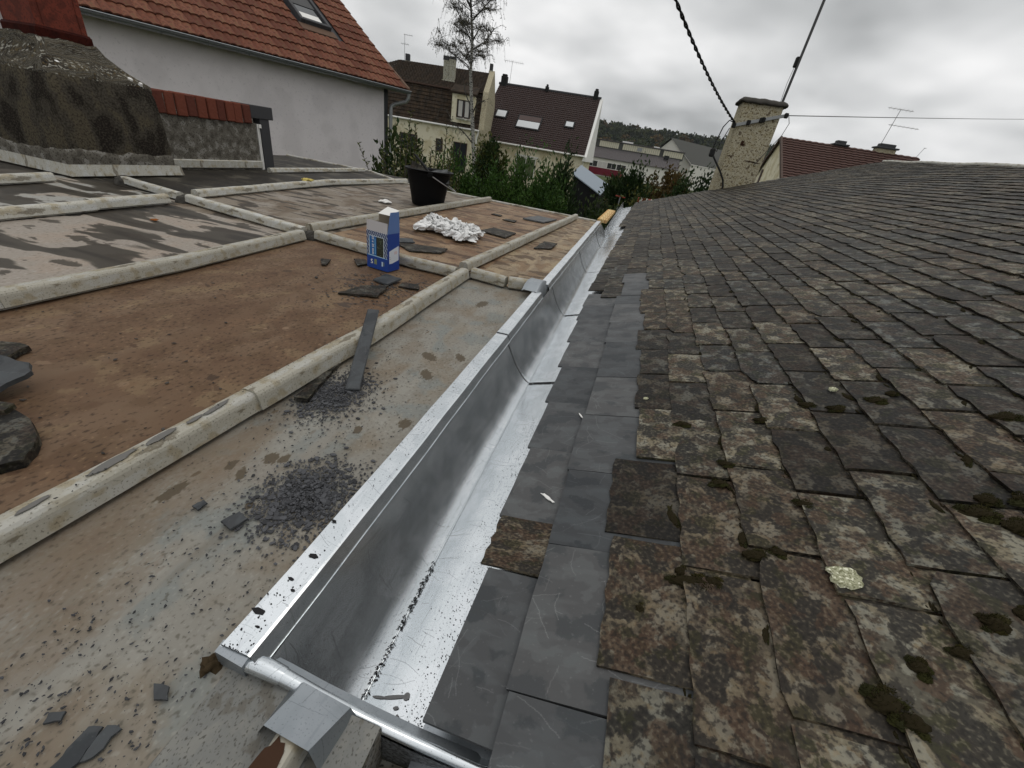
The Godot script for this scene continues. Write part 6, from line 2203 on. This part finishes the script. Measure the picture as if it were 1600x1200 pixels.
	b = MB.new()
	b.tube([Vector3(-0.02, 0, 0), Vector3(0, 2.79, 0)], [0.02], 6)
	part(t, "post", b, M.pipe_grey)
	b = MB.new()
	b.tube([Vector3(-0.14, 2.80, 0), Vector3(0.14, 2.785, 0)], [0.02], 6)
	part(t, "crossbar", b, M.red)
	t = thing("striped_awning", "low red and white striped sheet just past the slates", "awning", Vector3(0.42, GROUND, -12.6))
	b = MB.new()
	b.box(Vector3(-0.3, 0, -0.05), Vector3(0.3, 2.78, 0.05))
	part(t, "frame", b, M.dark_steel)
	for i in 8:
		b = MB.new()
		b.box(Vector3(-0.30 + i * 0.075, 2.80, -0.12), Vector3(-0.30 + i * 0.075 + 0.073, 2.90, 0.16), Transform3D(Basis(Vector3(1, 0, 0), 0.0), Vector3.ZERO))
		part(t, "stripe", b, M.red if i % 2 == 0 else M.white_paint)


# ---------------------------------------------------------------- things lying about
func ragged(pts: Array, sd: int, amp: float) -> PackedVector2Array:
	# an outline with broken edges
	var R := RandomNumberGenerator.new()
	R.seed = sd
	var out := PackedVector2Array()
	for i in pts.size():
		var a: Vector2 = pts[i]
		var b: Vector2 = pts[(i + 1) % pts.size()]
		var n := maxi(2, int(a.distance_to(b) / (amp * 4.0)))
		n = mini(n, 8)
		for j in n:
			var p := a.lerp(b, float(j) / n)
			if j > 0: p += (b - a).orthogonal().normalized() * R.randf_range(-amp, amp)
			out.append(p)
	return out


func slate_piece(called: String, label: String, pts: Array, y: float, m: Material, sd: int, amp := 0.003, tilt := Vector3.ZERO, thick := 0.006) -> void:
	var o := Vector2.ZERO
	for p in pts: o += p / pts.size()
	var loc := []
	for p in pts: loc.append(p - o)
	var t := thing(called, label, "slate", Vector3(o.x, y, o.y), 0.0, "broken slates on the flat roof")
	var b := MB.new()
	b.uvo = Vector2(sd * 0.37, sd * 0.21)
	b.plate(ragged(loc, sd, amp), 0.0, thick, Transform3D(Basis.from_euler(tilt), Vector3.ZERO), 0.02)
	part(t, "plate", b, m)


func make_objects() -> void:
	var V := func(x: float, z: float) -> Vector2: return Vector2(x, z)
	make_box()
	make_bucket()
	make_cloth()
	var b := MB.new()
	b.bevel(Vector3(-0.05, 0, -0.62), Vector3(0.05, 0.034, 0.62), 0.003)
	var t := thing("timber_plank", "short light wooden plank lying at the end of the gutter", "plank", Vector3(-0.228, 0.012, -5.30), deg_to_rad(-1.2))
	part(t, "board", b, M.wood)
	# wet marks on the batten in front
	var f0 := FastNoiseLite.new()
	f0.frequency = 0.9
	for q in [[-0.653, -0.318, 0.008, 0.034], [-0.650, -0.392, 0.007, 0.026], [-0.646, -0.447, 0.005, 0.016], [-0.645, -0.492, 0.006, 0.030], [-0.655, -0.225, 0.005, 0.020]]:
		var poly := PackedVector2Array()
		for i in 16:
			var a := TAU * i / 16.0
			poly.append(Vector2(cos(a) * q[2], sin(a) * q[3]) * (1.0 + 0.4 * f0.get_noise_2d(cos(a) * 1.5 + q[1] * 50.0, sin(a) * 1.5)))
		b = MB.new()
		b.plate(poly, 0.0, 0.0006, Transform3D(), 0.1)
		part($flat_roof, "wet_mark", b, M.wet_dark, Transform3D(Basis(Vector3.UP, 0.03), Vector3(q[0], 0.0488, q[1])))
	# offcuts by the second batten
	t = thing("slate_offcut", "long narrow slate strip leaning on the batten", "slate", Vector3(-0.510, 0.004, -0.715), 0.0, "broken slates on the flat roof")
	b = MB.new()
	var d := Vector3(-0.140, 0.066, -0.318)
	var X := d.normalized()
	var S := X.cross(Vector3.UP).normalized()
	b.bevel(Vector3(0, 0, -0.0165), Vector3(d.length(), 0.007, 0.0165), 0.0018, Transform3D(Basis(X, S.cross(X), S), Vector3.ZERO))
	part(t, "strip", b, M.new1)
	slate_piece("slate_offcut", "short tapered slate strip lying beside the leaning one", [V.call(-0.592, -0.622), V.call(-0.562, -0.628), V.call(-0.585, -0.72), V.call(-0.604, -0.80), V.call(-0.611, -0.79)], 0.006, M.old1, 3, 0.002, Vector3(0, 0, 0), 0.008)
	slate_piece("slate_fragment", "small square slate chip lying near the rubble", [V.call(-0.462, -0.315), V.call(-0.438, -0.309), V.call(-0.430, -0.333), V.call(-0.452, -0.340)], 0.004, M.new1, 4, 0.001, Vector3(0.04, 0, 0.03), 0.004)
	slate_piece("slate_fragment", "tiny slate chip just left of the square chip", [V.call(-0.522, -0.322), V.call(-0.508, -0.319), V.call(-0.507, -0.335), V.call(-0.517, -0.338)], 0.004, M.new1, 5, 0.001, Vector3.ZERO, 0.003)
	# pile at the left edge
	slate_piece("broken_slate", "thick flaking slate slab under the pile at left edge", [V.call(-0.99, -0.36), V.call(-0.935, -0.365), V.call(-0.845, -0.335), V.call(-0.805, -0.29), V.call(-0.82, -0.262), V.call(-0.93, -0.22), V.call(-1.05, -0.26)], 0.005, M.old1, 6, 0.006, Vector3(0.0, 0.0, -0.03), 0.016)
	slate_piece("broken_slate", "tilted grey slate on top of the pile at left edge", [V.call(-1.20, -0.42), V.call(-1.045, -0.455), V.call(-1.02, -0.44), V.call(-1.0, -0.33), V.call(-1.12, -0.29)], 0.038, M.new1, 7, 0.003, Vector3(0.10, 0.0, -0.16), 0.009)
	slate_piece("broken_slate", "narrow mossy slate splinter in the pile at left edge", [V.call(-1.06, -0.33), V.call(-0.95, -0.37), V.call(-0.94, -0.35), V.call(-1.04, -0.29)], 0.024, M.old0, 8, 0.002, Vector3(0, 0, -0.06), 0.010)
	slate_piece("broken_slate", "dark slate strip above the pile at left edge", [V.call(-1.29, -0.49), V.call(-1.215, -0.528), V.call(-1.185, -0.527), V.call(-1.16, -0.455), V.call(-1.26, -0.40)], 0.005, M.old1, 9, 0.004, Vector3.ZERO, 0.012)
	# round the box
	slate_piece("broken_slate", "triangular slate lying in front of the blue box", [V.call(-0.925, -1.24), V.call(-0.795, -1.295), V.call(-0.822, -1.42), V.call(-0.905, -1.36)], 0.006, M.old1, 10, 0.003, Vector3(0.02, 0, 0.03), 0.006)
	slate_piece("broken_slate", "square slate lying against the blue box's foot", [V.call(-0.915, -1.455), V.call(-0.835, -1.43), V.call(-0.825, -1.525), V.call(-0.912, -1.55)], 0.008, M.new1, 11, 0.003, Vector3(0.03, 0, 0.05), 0.006)
	slate_piece("broken_slate", "small slate sliver right of the blue box's foot", [V.call(-0.80, -1.45), V.call(-0.72, -1.47), V.call(-0.745, -1.52), V.call(-0.81, -1.50)], 0.005, M.old1, 12, 0.003, Vector3(0.02, 0, 0), 0.005)
	slate_piece("broken_slate", "thin slate splinter left of the blue box", [V.call(-1.235, -1.56), V.call(-1.18, -1.49), V.call(-1.165, -1.50), V.call(-1.20, -1.58)], 0.004, M.old1, 13, 0.002, Vector3.ZERO, 0.005)
	slate_piece("broken_slate", "slate scrap left of the box beside the splinter", [V.call(-1.14, -1.66), V.call(-1.07, -1.58), V.call(-1.05, -1.64), V.call(-1.10, -1.69)], 0.004, M.old1, 14, 0.003, Vector3.ZERO, 0.005)
	# beyond the cross batten
	slate_piece("broken_slate", "long slate piece behind the batten, right of the box", [V.call(-1.17, -2.10), V.call(-1.08, -2.15), V.call(-0.91, -2.20), V.call(-0.90, -2.09), V.call(-1.04, -2.00)], 0.005, M.old1, 15, 0.004, Vector3(0.02, 0, 0.01), 0.006)
	slate_piece("broken_slate", "curled dark slate piece touching the blue box's back", [V.call(-1.24, -2.20), V.call(-1.15, -2.24), V.call(-1.10, -2.18), V.call(-1.18, -2.12)], 0.006, M.new1, 16, 0.004, Vector3(0.05, 0, 0.02), 0.006)
	slate_piece("broken_slate", "rectangular slate lying right of the white cloth", [V.call(-0.975, -2.925), V.call(-0.765, -2.855), V.call(-0.755, -3.11), V.call(-0.945, -3.14)], 0.005, M.old1, 17, 0.003, Vector3.ZERO, 0.007)
	slate_piece("broken_slate", "dark slate between the last batten and the gutter", [V.call(-0.53, -2.72), V.call(-0.43, -2.81), V.call(-0.42, -3.0), V.call(-0.515, -2.98)], 0.006, M.old1, 18, 0.006, Vector3(0.04, 0, 0), 0.008)
	slate_piece("broken_slate", "pale slate with white mark near the far roof edge", [V.call(-0.905, -3.89), V.call(-0.705, -3.89), V.call(-0.645, -4.25), V.call(-0.84, -4.24)], 0.005, M.new2, 19, 0.004, Vector3.ZERO, 0.010)
	slate_piece("broken_slate", "thin slate scrap above the rectangular slate", [V.call(-1.02, -3.62), V.call(-0.90, -3.60), V.call(-0.91, -3.72), V.call(-1.01, -3.70)], 0.004, M.old1, 20, 0.006, Vector3.ZERO, 0.005)
	slate_piece("broken_slate", "small dark scrap between cloth and far batten", [V.call(-1.18, -3.80), V.call(-1.08, -3.78), V.call(-1.09, -3.86), V.call(-1.17, -3.87)], 0.004, M.old1, 21, 0.005, Vector3.ZERO, 0.005)
	# the larger chips in the bottom left corner
	slate_piece("slate_fragment", "oval slate chip in the bottom left corner", [V.call(-0.372, -0.082), V.call(-0.360, -0.086), V.call(-0.352, -0.06), V.call(-0.358, -0.035), V.call(-0.370, -0.045)], 0.003, M.new1, 22, 0.001, Vector3.ZERO, 0.003)
	slate_piece("slate_fragment", "slate chip right of the oval one, bottom left", [V.call(-0.357, -0.088), V.call(-0.342, -0.090), V.call(-0.345, -0.066), V.call(-0.352, -0.060)], 0.003, M.new1, 23, 0.002, Vector3(0.05, 0, 0), 0.003)
	slate_piece("slate_fragment", "lone jagged slate chip left of the gutter's near end", [V.call(-0.352, -0.128), V.call(-0.335, -0.131), V.call(-0.325, -0.121), V.call(-0.338, -0.117)], 0.003, M.new1, 24, 0.002, Vector3.ZERO, 0.003)
	slate_piece("slate_fragment", "small flat chip nearest the photo's bottom left corner", [V.call(-0.417, -0.078), V.call(-0.404, -0.084), V.call(-0.400, -0.077), V.call(-0.412, -0.070)], 0.003, M.new1, 25, 0.001, Vector3.ZERO, 0.003)
	# little coloured scraps
	var f := FastNoiseLite.new()
	f.frequency = 0.8
	for q in [["paper_scrap", "small yellow scrap on the pale left-hand batten", "scrap", Vector3(-2.69, 0.051, -3.30), 0.045, M.yellow, 1], ["paper_scrap", "small white scrap left of the bucket's foot", "scrap", Vector3(-1.95, 0.006, -3.30), 0.05, M.white_paint, 2], ["fallen_leaf", "orange leaf lying on the dark-stained sheet", "leaf", Vector3(-2.13, 0.006, -1.55), 0.015, M.orange, 3], ["moss_lump", "orange moss lump beside the batten at the bottom edge", "moss", Vector3(-0.222, -0.018, -0.088), 0.009, M.orange, 4], ["moss_lump", "brown moss lump against the gutter's boxed end", "moss", Vector3(-0.316, 0.0, -0.163), 0.011, M.brown_moss, 5]]:
		b = MB.new()
		var g := []
		for i in 13:
			var row := []
			for j in 6:
				var a: float = -TAU * (i % 12) / 12.0
				var e := j * PI / 10.0
				var p := Vector3(cos(a) * cos(e), sin(e) * (0.35 if q[6] < 4 else 0.8), sin(a) * cos(e))
				row.append(p * q[4] * (1.0 + 0.9 * f.get_noise_3d(p.x * 2.0 + q[6] * 7.0, p.y * 2.0, p.z * 2.0)))
			g.append(row)
		b.sheet(g)
		solo(q[0], q[1], q[2], b, q[5], Transform3D(Basis(), q[3]))


func make_box() -> void:
	var t := thing("screw_box", "open blue and white cardboard box standing by the batten", "box", Vector3(-1.044, 0.004, -1.618), deg_to_rad(-10.0))
	var W := 0.112
	var D := 0.078
	var H := 0.158
	# printed front
	var w := 224
	var h := 316
	var im := canvas(w, h, rgb(22, 62, 140))
	for y in range(0, 206):
		for x in w:
			var inx := x > 30 and x < 184
			if y > 40 and inx: continue
			var k := (int((x + y * 0.6) / 11.0) + int(y / 10.0)) % 2
			im.set_pixel(x, y, rgb(212, 220, 226) if k == 0 and int(y / 5.0) % 2 == 0 else rgb(20, 44, 92))
	im.fill_rect(Rect2i(26, 38, 160, 170), rgb(206, 220, 226))
	im.fill_rect(Rect2i(31, 43, 74, 160), rgb(26, 96, 160))
	im.fill_rect(Rect2i(105, 43, 76, 160), rgb(40, 46, 34))
	var R := RandomNumberGenerator.new()
	R.seed = 7
	for i in 60: im.fill_rect(Rect2i(107 + R.randi() % 64, 46 + R.randi() % 146, 3 + R.randi() % 8, 2 + R.randi() % 8), [rgb(70, 80, 58), rgb(20, 24, 18), rgb(96, 108, 92)][R.randi() % 3])
	im.fill_rect(Rect2i(88, 62, 7, 128), rgb(120, 180, 214))
	im.fill_rect(Rect2i(0, 206, w, 4), rgb(120, 180, 214))
	im.fill_rect(Rect2i(78, 232, 30, 46), rgb(120, 128, 96))
	im.fill_rect(Rect2i(160, 240, 15, 40), rgb(190, 206, 220))
	im.fill_rect(Rect2i(180, 240, 9, 36), rgb(110, 122, 100))
	var mf := mat(Color.WHITE, 0.45, 0.0, tex(im), 1.0)
	var b := MB.new()
	b.quv(Vector3(0, 0, 0), Vector3(W, 0, 0), Vector3(W, H, 0), Vector3(0, H, 0), Vector2(0, 1), Vector2(1, 1), Vector2(1, 0), Vector2(0, 0))
	part(t, "front", b, mf)
	im = canvas(160, 316, rgb(24, 60, 138))
	for y in range(110, 250):
		for x in range(24, 150):
			if y > 150 - x * 0.28 and y < 262 - x * 0.2: im.set_pixel(x, y, rgb(206, 212, 220))
	im.fill_rect(Rect2i(30, 190, 6, 6), rgb(40, 40, 44))
	im.fill_rect(Rect2i(34, 206, 6, 6), rgb(40, 40, 44))
	im.fill_rect(Rect2i(90, 150, 40, 26), rgb(206, 190, 192))
	var ms := mat(Color.WHITE, 0.45, 0.0, tex(im), 1.0)
	b = MB.new()
	b.quv(Vector3(W, 0, 0), Vector3(W, 0, -D), Vector3(W, H, -D), Vector3(W, H, 0), Vector2(0, 1), Vector2(1, 1), Vector2(1, 0), Vector2(0, 0))
	part(t, "side", b, ms)
	b = MB.new()
	b.box(Vector3(0.0004, 0, -D + 0.0004), Vector3(W - 0.0004, 0.001, -0.0004))
	b.quad(Vector3(W, 0, -D), Vector3(0, 0, -D), Vector3(0, H, -D), Vector3(W, H, -D))
	b.quad(Vector3(0, 0, -D), Vector3(0, 0, 0), Vector3(0, H, 0), Vector3(0, H, -D))
	part(t, "back", b, M.box_blue)
	b = MB.new()   # plain inside of the card
	b.quad(Vector3(0.0006, 0.002, -D + 0.0006), Vector3(W - 0.0006, 0.002, -D + 0.0006), Vector3(W - 0.0006, H + 0.066, -D + 0.0006), Vector3(0.0006, H + 0.066, -D + 0.0006))
	b.quad(Vector3(W - 0.0006, 0.002, -0.0006), Vector3(0.0006, 0.002, -0.0006), Vector3(0.0006, H, -0.0006), Vector3(W - 0.0006, H, -0.0006))
	b.quad(Vector3(0.0006, 0.002, -0.0006), Vector3(0.0006, 0.002, -D + 0.0006), Vector3(0.0006, H, -D + 0.0006), Vector3(0.0006, H, -0.0006))
	b.quad(Vector3(W - 0.0006, 0.002, -D), Vector3(W - 0.0006, 0.002, -0.001), Vector3(W - 0.0006, H, -0.001), Vector3(W - 0.0006, H, -D))
	part(t, "inside", b, M.card)
	b = MB.new()
	b.box(Vector3(0.001, H, -0.0011), Vector3(W - 0.001, H + 0.042, -0.0001), Transform3D(Basis(Vector3(1, 0, 0), -0.05), Vector3(0, 0.0, 0.008)))
	part(t, "front_flap", b, M.card_grey)
	b = MB.new()
	b.hexa([Vector3(W - 0.0005, H, 0.0), Vector3(W + 0.0005, H, 0.0), Vector3(W + 0.0005, H, -D), Vector3(W - 0.0005, H, -D), Vector3(W + 0.0035, H + 0.086, -0.014), Vector3(W + 0.0045, H + 0.086, -0.014), Vector3(W + 0.0045, H + 0.086, -D + 0.01), Vector3(W + 0.0035, H + 0.086, -D + 0.01)])
	part(t, "side_flap", b, M.box_pale)
	b = MB.new()
	b.hexa([Vector3(W * 0.45, H + 0.094, -D + 0.002), Vector3(W + 0.003, H + 0.090, -D + 0.006), Vector3(W + 0.001, H + 0.072, -D + 0.060), Vector3(W * 0.40, H + 0.070, -D + 0.056), Vector3(W * 0.45, H + 0.095, -D + 0.002), Vector3(W + 0.003, H + 0.091, -D + 0.006), Vector3(W + 0.001, H + 0.073, -D + 0.060), Vector3(W * 0.40, H + 0.071, -D + 0.056)])
	part(t, "top_flap", b, M.white_paint)
	for q in [["35 x 35 mm", 0.034, 0.148, 0.0145, -PI / 2], ["S", 0.022, 0.018, 0.026, 0.0]]:
		var tm := TextMesh.new()
		var fnt := SystemFont.new()
		fnt.font_names = PackedStringArray(["Droid Sans"])
		fnt.font_weight = 700
		tm.font = fnt
		tm.text = q[0]
		tm.font_size = 64
		tm.pixel_size = q[3] / 64.0
		tm.depth = 0.0004
		tm.horizontal_alignment = HORIZONTAL_ALIGNMENT_LEFT
		tm.vertical_alignment = VERTICAL_ALIGNMENT_BOTTOM
		var p: Vector3 = Vector3(0.026, 0.138, 0.0005) if q[0] != "S" else Vector3(0.020, 0.013, 0.0005)
		part(t, "lettering", tm, M.white_paint, Transform3D(Basis(Vector3(0, 0, 1), q[4]), p))


func make_bucket() -> void:
	var at := Vector3(-1.715, 0.003, -3.62)
	var t := thing("bucket", "black rubber builder's bucket holding slate scraps", "bucket", at)
	var b := MB.new()
	b.lathe(PackedVector2Array([Vector2(0.002, 0.012), Vector2(0.118, 0.012), Vector2(0.128, 0.02), Vector2(0.152, 0.13), Vector2(0.178, 0.262), Vector2(0.186, 0.276)]), 40)
	b.lathe(PackedVector2Array([Vector2(0.186, 0.276), Vector2(0.199, 0.284), Vector2(0.208, 0.281), Vector2(0.208, 0.274), Vector2(0.194, 0.268), Vector2(0.186, 0.262), Vector2(0.172, 0.18), Vector2(0.166, 0.172), Vector2(0.158, 0.125), Vector2(0.136, 0.006), Vector2(0.130, 0.0), Vector2(0.002, 0.0)]), 40)
	part(t, "body", b, M.bucket)
	b = MB.new()
	var pts := []
	for i in 17:
		var a := PI * i / 16.0
		pts.append(Vector3(cos(a) * 0.205, 0.255, 0.0) + Vector3(0.0, -0.62, -0.78).normalized() * sin(a) * 0.19 + Vector3(0, 0.0, -sin(a) * 0.085))
	b.tube(pts, [0.0045], 6)
	part(t, "handle", b, M.steel, Transform3D(Basis(Vector3.UP, deg_to_rad(-62)), Vector3.ZERO))
	for s in [-1, 1]:
		b = MB.new()
		b.bevel(Vector3(-0.012, 0.235, -0.02), Vector3(0.014, 0.275, 0.02), 0.005)
		part(t, "ear", b, M.bucket, Transform3D(Basis(Vector3.UP, deg_to_rad(-62) + (PI if s < 0 else 0.0)), Basis(Vector3.UP, deg_to_rad(-62)) * Vector3(0.197 * s, 0, 0)))
	var R := RandomNumberGenerator.new()
	R.seed = 12
	var scraps := [[Vector3(0.03, 0.235, -0.04), Vector3(0.5, 0.4, 0.35), 0.12, 0.085, M.new2, "broad pale slate scrap sticking out of the bucket"], [Vector3(-0.06, 0.24, 0.0), Vector3(0.9, 0.2, -0.5), 0.11, 0.07, M.old1, "dark slate scrap leaning left in the bucket"], [Vector3(0.10, 0.23, 0.02), Vector3(0.7, 0.8, 0.3), 0.09, 0.07, M.new2, "grey slate scrap at the bucket's right side"], [Vector3(0.0, 0.22, 0.06), Vector3(0.3, 0.3, 0.1), 0.09, 0.06, M.old1, "flat dark scrap at the front inside the bucket"]]
	for i in scraps.size():
		var q: Array = scraps[i]
		var o := thing("slate_scrap", q[5], "slate", at + q[0], 0.0, "slate scraps in the bucket")
		b = MB.new()
		b.plate(ragged([Vector2(-q[2], -q[3]), Vector2(q[2], -q[3] * 0.7), Vector2(q[2] * 0.8, q[3]), Vector2(-q[2] * 0.9, q[3] * 0.9)], 60 + i, 0.006), -0.003, 0.003, Transform3D(Basis.from_euler(q[1]), Vector3.ZERO))
		part(o, "plate", b, q[4])
	var o := thing("tool_handle", "dark stick slanting out of the bucket over its rim", "stick", at)
	b = MB.new()
	b.tube([Vector3(0.06, 0.21, 0.03), Vector3(-0.04, 0.30, 0.01), Vector3(-0.15, 0.375, -0.02)], [0.011, 0.011, 0.009], 7)
	part(o, "shaft", b, M.black)


func make_cloth() -> void:
	var t := thing("white_cloth", "crumpled white cloth lying on the brown roof sheet", "cloth", Vector3(-1.10, 0.004, -2.66), deg_to_rad(12.0))
	var f := FastNoiseLite.new()
	f.seed = 19
	f.frequency = 1.7
	f.fractal_type = FastNoiseLite.FRACTAL_RIDGED
	f.fractal_octaves = 2
	f.domain_warp_enabled = true
	f.domain_warp_amplitude = 0.06
	f.domain_warp_frequency = 5.0
	var s := FastNoiseLite.new()
	s.seed = 4
	s.frequency = 2.6
	var g := []
	var nu := 84
	var nv := 60
	for i in nu + 1:
		var row := []
		for j in nv + 1:
			var u := i / float(nu) - 0.5
			var v := j / float(nv) - 0.5
			var x := u * 0.42 + 0.07 * s.get_noise_2d(u * 2.0, v * 2.0 + 9.0)
			var z := -v * 0.34 + 0.07 * s.get_noise_2d(u * 2.0 + 30.0, v * 2.0) + 0.06 * sin(u * 5.0)
			var edge := 1.0 - pow(clampf(maxf(absf(u), absf(v)) * 2.0, 0.0, 1.0), 6.0)
			var y := 0.012 + edge * (0.035 + 0.05 * maxf(0.0, s.get_noise_2d(u * 3.0 + 70.0, v * 3.0)) + 0.018 * f.get_noise_2d(x * 2.0 + z * 0.9, z * 0.8))
			y += 0.004 * f.get_noise_2d(x * 1.2 - z * 3.2 + 3.0, z * 1.2)
			row.append(Vector3(x, maxf(y, 0.003 + 0.002 * s.get_noise_2d(i * 3.0, j * 3.0)), z))
		g.append(row)
	var b := MB.new()
	b.sheet(g)
	part(t, "fabric", b, M.cloth)


func make_debris() -> void:
	var kinds := []
	for k in 3:
		var R := RandomNumberGenerator.new()
		R.seed = 70 + k
		var poly := PackedVector2Array()
		var n := 5 + k
		for i in n:
			var a := TAU * i / n + R.randf_range(-0.3, 0.3)
			poly.append(Vector2(cos(a), sin(a) * [0.55, 0.8, 0.4][k]) * R.randf_range(0.7, 1.15))
		var b := MB.new()
		b.plate(poly, -0.16, 0.16, Transform3D(), 0.1)
		kinds.append(b.mesh())
	# two heaps of slate dust where slates were trimmed, and what is scattered round them
	var heaps := [
		["slate_rubble", "heap of crushed slate chips beside the gutter capping", Vector2(-0.388, -0.408), Vector2(0.042, 0.050), 3000, 0.0034, 0.006],
		["slate_rubble", "heap of crushed slate chips under the leaning strip", Vector2(-0.533, -0.685), Vector2(0.042, 0.062), 3000, 0.0030, 0.006]]
	for q in heaps:
		var where := []
		var cols := []
		for i in q[4]:
			var d := Vector2(rng.randfn(), rng.randfn())
			var p: Vector2 = q[2] + d * q[3] * 0.85
			if p.x > -0.312 or p.x < -0.606: continue
			var r := d.length()
			var s := rf(0.0007, q[5]) * (1.0 if rng.randf() > 0.08 else 2.2)
			where.append(Transform3D(Basis.from_euler(Vector3(rf(-0.25, 0.25), rf(0, 6.3), rf(-0.25, 0.25))).scaled(Vector3(s, s * 0.7, s)), Vector3(p.x, 0.0025 + q[6] * exp(-r * r * 0.9) * rng.randf(), p.y)))
			cols.append(Color(0.050, 0.051, 0.055) * rf(0.5, 1.6))
		var o := many(self, q[0], kinds[1], M.chip, where, cols)
		tag(o, q[1], "rubble")
	var where := []
	var cols := []
	for i in 4200:
		var p: Vector2
		var k := rng.randf()
		if k < 0.5: p = Vector2(rf(-0.5, -0.305), -0.28 + 0.4 * pow(rng.randf(), 0.55))
		elif k < 0.72: p = Vector2(-0.40, -0.40) + Vector2(rng.randfn() * 0.09, rng.randfn() * 0.12)
		elif k < 0.86: p = Vector2(-0.53, -0.69) + Vector2(rng.randfn() * 0.08, rng.randfn() * 0.14)
		else: p = Vector2(rf(-0.6, -0.31), rf(-1.7, 0.1))
		if p.x > -0.309 or p.x < -0.606: continue
		var s := 0.0004 + 0.0028 * pow(rng.randf(), 3.5)
		where.append(Transform3D(Basis.from_euler(Vector3(rf(-0.15, 0.15), rf(0, 6.3), rf(-0.15, 0.15))).scaled(Vector3(s, s * 0.8, s)), Vector3(p.x, 0.003, p.y)))
		cols.append(Color(0.045, 0.046, 0.05) * rf(0.4, 1.3))
	for i in 520:   # the brown bay and the sheets beyond
		var p := Vector2(rf(-1.44, -0.70), -1.7 * rng.randf()) if rng.randf() < 0.6 else Vector2(rf(-1.45, -0.35), rf(-4.6, -1.95))
		if p.y < -1.9 and absf(p.x + 0.6) < 0.07: continue
		var s := 0.0008 + 0.005 * pow(rng.randf(), 4.0)
		if p.x < -0.75 and p.x > -1.1 and p.y > -1.7 and p.y < -1.2 and rng.randf() < 0.5: s *= 1.8
		where.append(Transform3D(Basis.from_euler(Vector3(rf(-0.12, 0.12), rf(0, 6.3), rf(-0.12, 0.12))).scaled(Vector3(s * 1.4, s * 0.6, s)), Vector3(p.x, 0.003, p.y)))
		cols.append(Color(0.05, 0.044, 0.038) * rf(0.4, 1.4))
	for i in 500:   # crumbs round the box
		var p := Vector2(-0.86, -1.42) + Vector2(rng.randfn() * 0.09, rng.randfn() * 0.11)
		if p.x > -0.71 or p.y < -1.72: continue
		var s := rf(0.001, 0.006)
		where.append(Transform3D(Basis.from_euler(Vector3(rf(-0.2, 0.2), rf(0, 6.3), rf(-0.2, 0.2))).scaled(Vector3(s * 1.5, s * 0.6, s)), Vector3(p.x, 0.0035, p.y)))
		cols.append(Color(0.055, 0.054, 0.054) * rf(0.5, 1.5))
	for i in 160:    # a few chips on the battens
		var z := rf(-1.7, -0.2)
		var s := rf(0.0008, 0.003)
		where.append(Transform3D(Basis.from_euler(Vector3(0, rf(0, 6.3), 0)).scaled(Vector3(s, s * 0.5, s)), Vector3(-0.639 + rf(-0.012, 0.004), 0.0505, z)))
		cols.append(Color(0.05, 0.05, 0.05) * rf(0.5, 1.3))
	var o := many(self, "slate_crumbs", kinds[0], M.chip, where, cols)
	tag(o, "slate crumbs scattered over the flat roof sheets", "crumbs")
	# white sealant smeared on the new slates
	var F := roof_frame()
	for q in [[0.590, 0.040, 0.020, 0.0035, 0.9, "white bird-dropping smear on the new slate nearest the brown one"], [0.435, 0.072, 0.016, 0.0045, 0.15, "white sealant smear at the brown slate's corner"], [0.90, 0.055, 0.016, 0.002, 0.5, "small white smear higher up on the new slates"], [0.262, 0.145, 0.010, 0.0022, 0.2, "white smear near the nearest new slate's lower edge"]]:
		var f := FastNoiseLite.new()
		f.seed = int(q[0] * 1000)
		f.frequency = 1.2
		var poly := PackedVector2Array()
		for i in 20:
			var a := TAU * i / 20.0
			poly.append(Vector2(cos(a) * q[2], sin(a) * q[3]) * (1.0 + 0.6 * f.get_noise_2d(cos(a) * 1.5, sin(a) * 1.5)))
		var b := MB.new()
		b.plate(poly, 0.0, 0.001, Transform3D(), 0.2)
		solo("white_smear", q[5], "smear", b, M.white_paint, F * Transform3D(Basis(Vector3.UP, q[4]), Vector3(q[0], 0.0165, q[1])))
